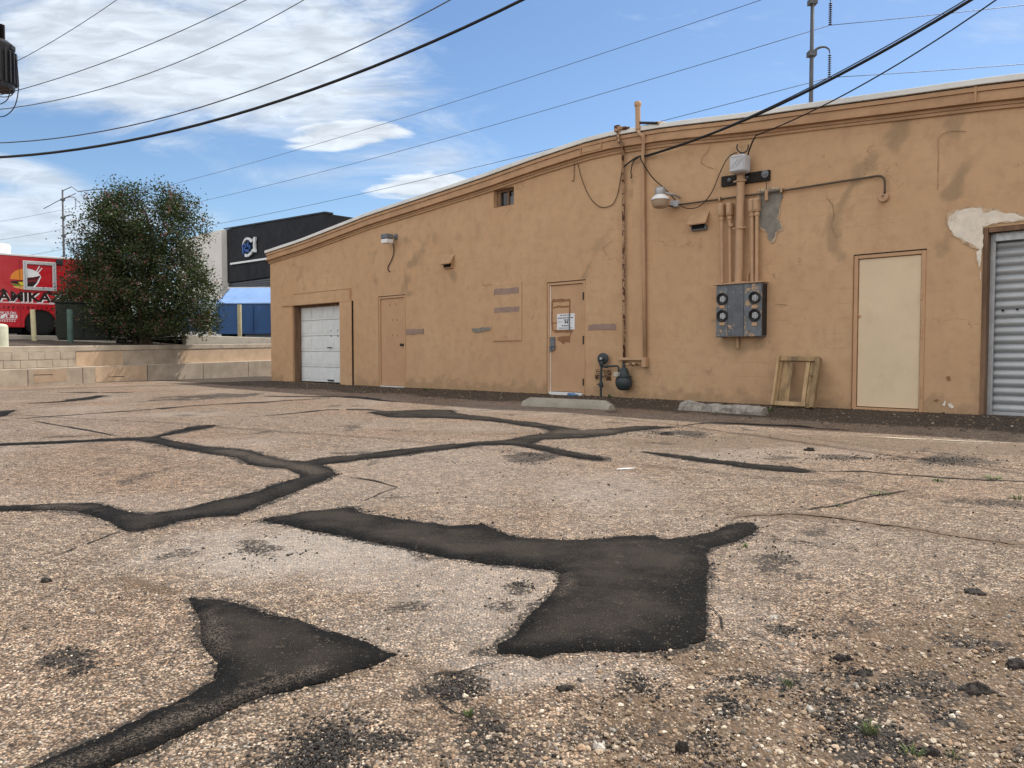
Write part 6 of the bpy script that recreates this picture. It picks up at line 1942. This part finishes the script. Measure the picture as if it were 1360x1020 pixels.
# the C: outer and inner arcs, tapering, traced in 17x detail
sx_ = lambda x, y: (300 + x / 17.0, 300 + y / 17.0)
up_o = [(365, 420), (385, 350), (420, 290), (460, 262), (495, 258), (530, 275), (558, 310), (582, 340)]
up_i = [(378, 415), (408, 360), (440, 325), (480, 312), (510, 318), (535, 340), (552, 368), (572, 372)]
lo_o = [(420, 690), (450, 702), (500, 692), (545, 655), (580, 610), (600, 570), (612, 540)]
lo_i = [(425, 625), (455, 648), (490, 640), (530, 610), (560, 575), (578, 540), (595, 520)]
sg = kpoly([sx_(*p) for p in ring(up_o, up_i)], -.14, -.05, M['sign_white'], 'sign_letter', kb)
kpoly([sx_(*p) for p in ring(lo_o, lo_i)], -.14, -.05, M['sign_white'], 'sign_stroke', sg)
kpoly([sx_(*p) for p in ((640, 245), (660, 250), (655, 300), (645, 380), (648, 480), (662, 590), (645, 598), (620, 545), (610, 470), (612, 350), (622, 280))], -.14, -.05, M['sign_white'], 'sign_tail', sg)
kpoly([sx_(*p) for p in ((582, 335), (600, 300), (628, 255), (634, 262), (605, 325), (590, 350))], -.145, -.055, M['sign_white'], 'sign_stroke', sg)
kpoly([sx_(*p) for p in ((600, 540), (640, 580), (635, 592), (600, 570))], -.145, -.055, M['sign_white'], 'sign_stroke', sg)
for pts in (((352, 430), (385, 420), (400, 640), (375, 640)), ((395, 425), (440, 400), (455, 430), (450, 490), (405, 510), (405, 490), (435, 470), (438, 432), (397, 448)), ((470, 390), (495, 345), (520, 350), (505, 385), (500, 470), (480, 480)),
            ((510, 430), (540, 440), (540, 520), (515, 520)), ((430, 540), (480, 520), (525, 560), (515, 600), (480, 590), (440, 590)), ((410, 500), (425, 500), (430, 560), (412, 560))):
    kpoly([sx_(*p) for p in pts], -.12, -.05, M['sign_blue'], 'sign_lettering', sg)

# ---------------- low wall added to block bright sky beyond the raised lot
bw_ = thing('backdrop_wall', 'long low dark wall added to hide bright sky beyond the raised lot', 'wall', RET, (0, 26, 0))
part('wall', MB().box(A0 - 25, 60, 26, 26.2, 1.2, 3.1), pmat('dark_block', (.10, .095, .09), .9, var=.15), bw_, .01)
part('coping', MB().box(A0 - 25, 60, 25.95, 26.25, 3.102, 3.18), M['kerb'], bw_, .01)

# ---------------- flowering tree
TB = V(190, 455, 22.2)
tree = thing('flowering_tree', 'broad dark green tree dotted with pink blossom behind the retaining wall', 'tree', WORLD, tuple(TB))
CL = [(185, 300, 72, 52, 1.3), (135, 298, 38, 36, .8), (238, 315, 38, 50, .9), (190, 264, 40, 24, .8), (150, 262, 28, 22, .6), (236, 278, 26, 26, .6),
      (128, 395, 44, 42, 1.1), (190, 395, 62, 52, 1.6), (250, 392, 42, 48, 1.1), (272, 405, 22, 34, .7), (185, 350, 62, 38, 1.2), (270, 365, 16, 14, .45), (288, 372, 12, 16, .35), (110, 375, 26, 34, .7), (98, 410, 16, 34, .55), (230, 430, 60, 20, .9), (150, 430, 66, 20, .9), (160, 372, 52, 36, 1.2), (205, 420, 66, 32, 1.3), (160, 415, 66, 36, 1.3), (228, 362, 46, 40, 1.1), (195, 330, 60, 40, 1.2), (140, 338, 42, 34, .9), (118, 345, 22, 26, .6), (165, 290, 40, 34, 1.0), (200, 436, 78, 16, 1.0), (160, 330, 40, 40, 1.2), (208, 268, 34, 28, .7), (148, 318, 36, 36, .9)]
pxm = TB.y / FOC
cl_c = []; wts = np.array([c[2] * c[3] * (.4 + c[4]) for c in CL], float); wts /= wts.sum()
n_cl = 5200
ch = RNG.choice(len(CL), n_cl, p=wts)
cc = np.zeros((n_cl, 3)); shell = np.zeros(n_cl)
for i, k in enumerate(ch):
    px, py, rx, ry, dp_ = CL[k]
    v = RNG.normal(size=3); v /= np.linalg.norm(v)
    rr = RNG.uniform(.35, 1.0) ** .5
    c = V(px, py, TB.y)
    if RNG.random() < .10: rr *= RNG.uniform(1.02, 1.22)
    cc[i] = (c.x + v[0] * rr * rx * pxm, c.y + v[1] * rr * dp_, c.z + v[2] * rr * ry * pxm); shell[i] = rr
# leave some gaps in the upper crown
hole = fbm(cc[:, 0] * 1.9 + 5, cc[:, 2] * 1.9, 3, 81)
wob_ = fbm(cc[:, 0] * 2.6 + 9, cc[:, 2] * 2.6 + cc[:, 1], 3, 91)
keep = ~((shell > .70) & (wob_ < .455)) & ~((np.abs(cc[:, 0] - TB.x) > .75) & (cc[:, 2] < TB.z + .22) & (cc[:, 0] < TB.x + 1.2)) & ~((hole > .63) & (cc[:, 2] > TB.z + 3.0)) & (cc[:, 2] > TB.z + .12)
cc = cc[keep]; shell = shell[keep]
per = 26
n = len(cc) * per
p = np.repeat(cc, per, 0) + RNG.normal(0, 1, (n, 3)) * np.array([.13, .13, .10])
th = RNG.random(n) * 6.283; ti = RNG.uniform(-.9, 1.0, n)
d1_ = np.stack([np.cos(th) * np.cos(ti), np.sin(th) * np.cos(ti), np.sin(ti)], 1)
d2_ = np.cross(d1_, RNG.normal(size=(n, 3))); d2_ /= np.linalg.norm(d2_, axis=1)[:, None]
ln = RNG.uniform(.045, .085, n)[:, None]; wd_ = ln * RNG.uniform(.22, .36, n)[:, None]
q = np.stack([p, p + d1_ * ln * .5 + d2_ * wd_, p + d1_ * ln, p + d1_ * ln * .5 - d2_ * wd_], 1).reshape(-1, 3)
me = bpy.data.meshes.new('crown'); np_mesh(me, q - np.array(TB), np.arange(len(q)).reshape(-1, 4), False)
clump = np.repeat(RNG.uniform(.6, 1.35, len(cc)), per)
g1 = np.array([(.034, .052, .020)]); g2 = np.array([(.075, .060, .028)]); g3 = np.array([(.050, .078, .026)])
sel = RNG.random(n)
tint = np.where(sel[:, None] < .45, g1, np.where(sel[:, None] < .8, g3, g2)) * (clump * RNG.uniform(.7, 1.3, n))[:, None]
vattr(me, 'tint', np.repeat(tint, 4, 0))


def leaf_mat(name, transl):
    t = NT(name)
    c = t.n('Attribute', attribute_name='tint').outputs['Color']
    b = t.n('BsdfPrincipled', {'Base Color': c, 'Roughness': .5, 'Specular IOR Level': .35})
    tr_ = t.n('BsdfTranslucent', {'Color': t.mix(1.0, c, (1.1, 1.3, .7), 'MULTIPLY')})
    m_ = t.n('MixShader', {0: transl, 1: b.outputs[0], 2: tr_.outputs[0]})
    t.n('OutputMaterial', {'Surface': m_.outputs[0]})
    return t.m


def np_part(name, me, mat, parent):
    o = bpy.data.objects.new(name, me); COL.objects.link(o); o.parent = parent; LOC[o.name] = LOC[parent.name]; me.materials.append(mat); return o


np_part('crown', me, leaf_mat('leaf', .28), tree)
sel = (shell > .86) & (RNG.random(len(shell)) < .30)
fc = cc[sel]; per = 11; n = len(fc) * per
p = np.repeat(fc, per, 0) + RNG.normal(0, 1, (n, 3)) * np.array([.05, .05, .045]) + np.array([0, -.05, .05])
d1_ = RNG.normal(size=(n, 3)); d1_ /= np.linalg.norm(d1_, axis=1)[:, None]
d2_ = np.cross(d1_, RNG.normal(size=(n, 3))); d2_ /= np.linalg.norm(d2_, axis=1)[:, None]
s_ = RNG.uniform(.014, .026, n)[:, None]
q = np.stack([p - d1_ * s_, p + d2_ * s_, p + d1_ * s_, p - d2_ * s_], 1).reshape(-1, 3)
me = bpy.data.meshes.new('blossom'); np_mesh(me, q - np.array(TB), np.arange(len(q)).reshape(-1, 4), False)
vattr(me, 'tint', np.repeat(np.array([(.27, .125, .13)]) * RNG.uniform(.5, 1.5, (n, 1)), 4, 0))
np_part('blossom', me, leaf_mat('petal', .25), tree)
tk = MB()
base = Vector(TB)
for i in range(9):
    a = i * .7 + random.uniform(-.2, .2); b0 = base + Vector((math.cos(a) * .22, math.sin(a) * .2, -.15))
    k = CL[i % 7]; e = V(k[0] + random.uniform(-15, 15), k[1] + 10, TB.y + random.uniform(-.5, .5))
    mid = b0.lerp(e, .45) + Vector((0, 0, .45)) + Vector((random.uniform(-.2, .2), random.uniform(-.2, .2), 0))
    P = spline([b0, b0.lerp(mid, .5) + Vector((random.uniform(-.08, .08), 0, .1)), mid, mid.lerp(e, .6) + Vector((random.uniform(-.15, .15), .1, .05)), e], 5)
    tk.tube(P, [.075 * (1 - .8 * j / (len(P) - 1)) for j in range(len(P))], 7)
    for j in range(5):
        s0 = P[7 + j * 2]; e2 = s0 + Vector((random.uniform(-.7, .7), random.uniform(-.6, .6), random.uniform(.1, .7)))
        tk.tube([s0, s0.lerp(e2, .5) + Vector((0, 0, .06)), e2], [.02, .013, .005], 5)
part('trunk', tk, pmat('bark', (.085, .062, .045), .9, var=.3, scale=14, stretch=(1, 1, .2), bump=.6), tree, smooth=True)
# ------------------------------------------------------------------ poles and overhead lines
M['pole_steel'] = pmat('weathering_steel_pole', (.10, .105, .115), .6, .3, var=.15, scale=1.5)
M['wire'] = pmat('line_wire', (.10, .10, .105), .5, .4)
M['wire_thin'] = pmat('dull_wire', (.07, .07, .075), .5, .4)
M['insul'] = pmat('insulator', (.05, .04, .045), .4)
M['pole_wood'] = pmat('pole_wood', (.10, .07, .05), .9, var=.3, scale=6, stretch=(1, 1, .1))
DR, DL = 52.0, 128.0
RPX, LPX = 1072.0, 88.0


def insulator(mb, top, bot, r):
    n = 11; top, bot = Vector(top), Vector(bot); ax = (top - bot); L = ax.length
    mb.tube([top, bot], r * .18, 6)
    for i in range(n):
        h = L * (i + .5) / n
        mb.lathe(tuple(bot), [(r * .3, h - L / n * .28), (r, h - L / n * .10), (r * .9, h), (r * .3, h + L / n * .22)], 8, tuple(ax.normalized()))


def trans_pole(px, D, ztop_, label, wpx_b, arms, top_arm):
    b = V(px, 469, D); bx, by = b.x, b.y
    t_ = thing('transmission_pole', label, 'utility pole', WORLD, (bx, by, 0), 'steel transmission poles')
    part('pole', MB().tube([(bx, by, -.3), (bx, by, ztop_ * .5), (bx, by, ztop_)], [wpx_b, wpx_b * .8, wpx_b * .55], 12), M['pole_steel'], t_, smooth=True)
    ends = []
    for (ax, az, bz) in arms:                       # arm tip x offset, arm height, bottom of the insulator
        P = spline([(bx, by, az - .25), (bx + ax * .35, by, az + .10), (bx + ax * .7, by, az + .18), (bx + ax * .95, by, az + .02), (bx + ax, by, az - .25)], 4)
        ar = part('arm', MB().tube(P, [.10 - .004 * k for k in range(len(P))], 8).box(bx - .26, bx + .26, by - .26, by + .26, az - .45, az - .12), M['pole_steel'], t_, smooth=False)
        im = MB(); insulator(im, (bx + ax, by, az - .3), (bx + ax, by, bz), .125)
        part('insulator', im, M['insul'], ar)
        ends.append(Vector((bx + ax, by, bz)))
    if top_arm:
        part('top_arm', MB().tube([(bx, by, ztop_ - .2), (bx + 1.5, by, ztop_ + .5), (bx + 2.6, by, ztop_ - .3), (bx + 6.5, by, ztop_ + .15)], .07, 6).tube([(bx + 2.2, by, ztop_ - .6), (bx - .5, by, ztop_ - 1.7), (bx - 3.2, by, ztop_ - 3.1)], .06, 6), M['pole_steel'], t_)
    return ends


zR = lambda py: V(RPX, py, DR).z
zL = lambda py: V(LPX, py, DL).z
ofs = (1095.5 - RPX) / FOC * DR
RE = trans_pole(RPX, DR, zR(-75), 'tall grey steel transmission pole rising behind the tan building', .19, [(ofs, zR(66), zR(103)), (ofs, zR(-3), zR(33.5)), (ofs, zR(-62), zR(-32))], False)
ofl = 17.0 / FOC * DL
LE = trans_pole(LPX, DL, zL(252), 'slim distant transmission pole rising behind the food truck', .26, [(ofl, zL(311), zL(328)), (ofl, zL(287), zL(301)), (ofl, zL(263), zL(275))], True)


def catenary(a, b, sag, n=24):
    a, b = Vector(a), Vector(b)
    return [a.lerp(b, i / n) - Vector((0, 0, 4 * sag * (i / n) * (1 - i / n))) for i in range(n + 1)]


def line(P, r, label, mat=None, name='power_line', group='overhead lines'):
    P = [Vector(p) for p in P]
    return solo(name, MB().tube(P, r, 6), mat or M['wire'], WORLD, tuple(P[0]), label, 'power line', group, smooth=True)


names = ('lowest', 'middle', 'highest')
dirn = (RE[0] - LE[0]).normalized()
for i, (l, r_) in enumerate(zip(LE, RE)):
    line(catenary(l, r_, 1.2), .022, names[i] + ' transmission wire between the distant pole and the pole behind the building', M['wire_thin'])
    far_ = r_ + Vector((56, -16, (1.5, 2.6, 3.0)[i]))
    line(catenary(r_, far_, .9), .020, names[i] + ' transmission wire running on past the tan building from the pole behind the building', M['wire_thin'])
    lf_ = l + Vector((-60, 25, -1.0))
    line(catenary(l, lf_, 1.0), .022, names[i] + ' faint transmission wire running off beyond the distant pole', M['wire_thin'])

# near distribution pole (just beyond the left edge) with its transformer
PA = V(-36, 469, 13.4); PA = Vector((PA.x, PA.y, 0))
pole = thing('utility_pole', 'wooden utility pole carrying the pole transformer', 'utility pole', WORLD, tuple(PA))
part('pole', MB().tube([PA + Vector((0, 0, -.3)), PA + Vector((0, 0, 5)), PA + Vector((0, 0, 9.5))], [.16, .14, .11], 14), M['pole_wood'], pole, smooth=True)
part('crossarm', MB().box(PA.x - 1.1, PA.x + 1.1, PA.y - .2, PA.y - .10, 8.6, 8.72), M['pole_wood'], pole, .008)
c = V(-3, 85, 13.0); zt_, zb_2 = V(-3, 58, 13.0).z, V(-3, 119, 13.0).z
tf = thing('pole_transformer', 'black ribbed pole transformer hung high over the lot', 'transformer', WORLD, (c.x, c.y, zb_2))
rt_ = 21.5 / FOC * 13.0
M['tf'] = pmat('transformer_dark', (.030, .030, .034), .5, .2, var=.2, scale=8)
hT = zt_ - zb_2
can = part('tank', MB().lathe((c.x, c.y, zb_2), [(0, 0), (rt_ * .84, 0), (rt_ * .88, .04), (rt_ * .90, hT - .10), (rt_ * .92, hT - .08), (rt_ * .92, hT - .02), (rt_ * .6, hT + .05), (0, hT + .07)], 28), M['tf'], tf, auto=40)
fn = MB()
for k in range(22):
    a = 2 * math.pi * k / 22; d = Vector((math.cos(a), math.sin(a), 0)); s = Vector((-d.y, d.x, 0)) * .012
    p0 = Vector((c.x, c.y, 0)) + d * rt_ * .86; p1 = Vector((c.x, c.y, 0)) + d * rt_ * 1.02
    z0_, z1_ = zb_2 + .09, zb_2 + hT - .14
    fn.hexa([p0 - s + Vector((0, 0, z0_)), p1 - s + Vector((0, 0, z0_)), p1 - s + Vector((0, 0, z1_)), p0 - s + Vector((0, 0, z1_))], [p0 + s + Vector((0, 0, z0_)), p1 + s + Vector((0, 0, z0_)), p1 + s + Vector((0, 0, z1_)), p0 + s + Vector((0, 0, z1_))])
part('cooling_fins', fn, M['tf'], can)
bs_ = MB(); insulator(bs_, (c.x + .06, c.y, zb_2 + hT + .32), (c.x + .06, c.y, zb_2 + hT + .04), .07)
part('bushing', bs_, M['insul'], tf)
part('lid_clamp', MB().box(c.x + rt_ * .80, c.x + rt_ * 1.0, c.y - .05, c.y + .05, zb_2 + hT - .11, zb_2 + hT - .04), M['tf'], tf, .006)
part('tank_highlight', MB().box(c.x + .06, c.x + .10, c.y - rt_ * 1.04, c.y - rt_ * .98, zb_2 + .35, zb_2 + .62), M['galv'], tf)  # pale strip standing in for the highlight on the tank
part('hanger', MB().box(PA.x, c.x - rt_ * .8, c.y - .03, c.y + .25, zb_2 + .2, zb_2 + .28).box(PA.x, c.x - rt_ * .8, c.y - .03, c.y + .25, zb_2 + .55, zb_2 + .63), M['galv'], tf)
for pts, lab in (([(21, 74, 12.9), (23.5, 95, 12.9), (24.5, 118, 12.9), (20, 140, 12.9), (10, 152, 12.9), (-2, 155, 12.9), (-30, 150, 13.2)], 'outer drip loop hanging from the pole transformer'), ([(13.5, 118, 12.9), (11, 130, 12.9), (5, 136, 12.9), (-4, 138, 12.9), (-30, 130, 13.2)], 'inner drip loop hanging from the pole transformer'),
                 ([(17.5, 116, 12.9), (17, 124, 12.9), (12, 128, 12.9), (0, 128.5, 12.9), (-30, 124, 13.2)], 'small drip loop hanging from the pole transformer')):
    line(spline([V(*p) for p in pts], 5), .008, lab, M['black_rubber'], 'drip_loop', 'transformer leads')

PC = Vector((13.2, 6.4, 0))
PB = Vector((9.2, 2.4, 0))
pb = thing('utility_pole', 'wooden utility pole feeding the service drops', 'utility pole', WORLD, tuple(PB))
part('pole', MB().tube([PB + Vector((0, 0, -.3)), PB + Vector((0, 0, 5)), PB + Vector((0, 0, 11.5))], [.17, .15, .11], 14), M['pole_wood'], pb, smooth=True)
part('crossarm', MB().box(PB.x - .06, PB.x + .06, PB.y - 1.1, PB.y + 1.1, 10.6, 10.72), M['pole_wood'], pb, .008)


pc_ = thing('utility_pole', 'wooden utility pole beyond the far end of the tan building', 'utility pole', WORLD, tuple(PC))
part('pole', MB().tube([PC + Vector((0, 0, -.3)), PC + Vector((0, 0, 5)), PC + Vector((0, 0, 14))], [.18, .15, .11], 14), M['pole_wood'], pc_, smooth=True)
part('crossarm', MB().box(PC.x - .06, PC.x + .06, PC.y - 1.1, PC.y + 1.1, 12.6, 12.72), M['pole_wood'], pc_, .008)


def swept(pts, A, B, r, label, mat=None, name='power_line', group='overhead lines'):
    """a wire surveyed against the vertical plane from A to B: least-squares parabola in that plane"""
    d = Vector((B.x - A.x, B.y - A.y, 0)); L = d.length; d /= L; nrm = Vector((-d.y, d.x, 0))
    S, Z = [], []
    for x, y in pts:
        r_ = ray(x, y); t = (Vector((A.x, A.y, 0)) - CAM).dot(nrm) / r_.dot(nrm); p = CAM + r_ * t
        S.append((p - Vector((A.x, A.y, p.z))).dot(d)); Z.append(p.z)
    co = np.polyfit(S, Z, 2)
    ss = np.linspace(min(0.0, min(S)), L, 50)
    return line([Vector((A.x, A.y, 0)) + d * s + Vector((0, 0, float(np.polyval(co, s)))) for s in ss], r, label, mat, name, group)


swept([(0, 205), (50, 205), (110, 200), (180, 189), (250, 172), (330, 148), (400, 121), (470, 94), (540, 66), (620, 34), (706, 0)], PA, PC, .021, 'thick black bundled cable sagging lowest across the sky over the tree', M['black_rubber'])
swept([(0, 188), (60, 186), (130, 177), (200, 163), (300, 131), (400, 92), (500, 48), (603, 0)], PA, PC, .009, 'grey cable just above the thick black bundle', M['wire'])
swept([(0, 144), (60, 137), (120, 124), (200, 97), (300, 51), (405, 1)], PA, PC, .0065, 'third wire up, above the grey cable over the tree', M['wire'])
swept([(25, 119), (80, 104), (150, 79), (240, 40), (328, 0)], PA, PC, .0065, 'fourth wire up, leaving just beneath the pole transformer', M['wire'])
swept([(23, 81), (60, 61), (110, 30), (155, 0)], PA, PC, .0055, 'topmost thin wire leaving the side of the pole transformer', M['wire_thin'])
# service drops from the right pole to the tan wall
Wa = WALL.w(wp(858, 207, .07)); Wb = WALL.w(wp(1003, 182, .12))
swept([(858, 207), (880, 201), (920, 187), (960, 171), (1000, 154), (1060, 127), (1120, 98), (1180, 65), (1230, 35), (1285, 2)], Wa, PB, .019, 'twisted black service drop sweeping down to the gas riser', M['black_rubber'], 'service_drop')
swept([(870, 204), (930, 184), (1000, 153), (1060, 123), (1120, 93), (1180, 59), (1230, 31), (1280, 2)], Wa, PB, .008, 'thin messenger wire beside the black service drop', M['wire'], 'service_drop')
swept([(1003, 182), (1040, 163), (1090, 141), (1140, 117), (1190, 88), (1240, 55), (1322, 0)], Wb, PB, .009, 'thin service wire sweeping down to the grey utility box', M['black_rubber'], 'service_drop')
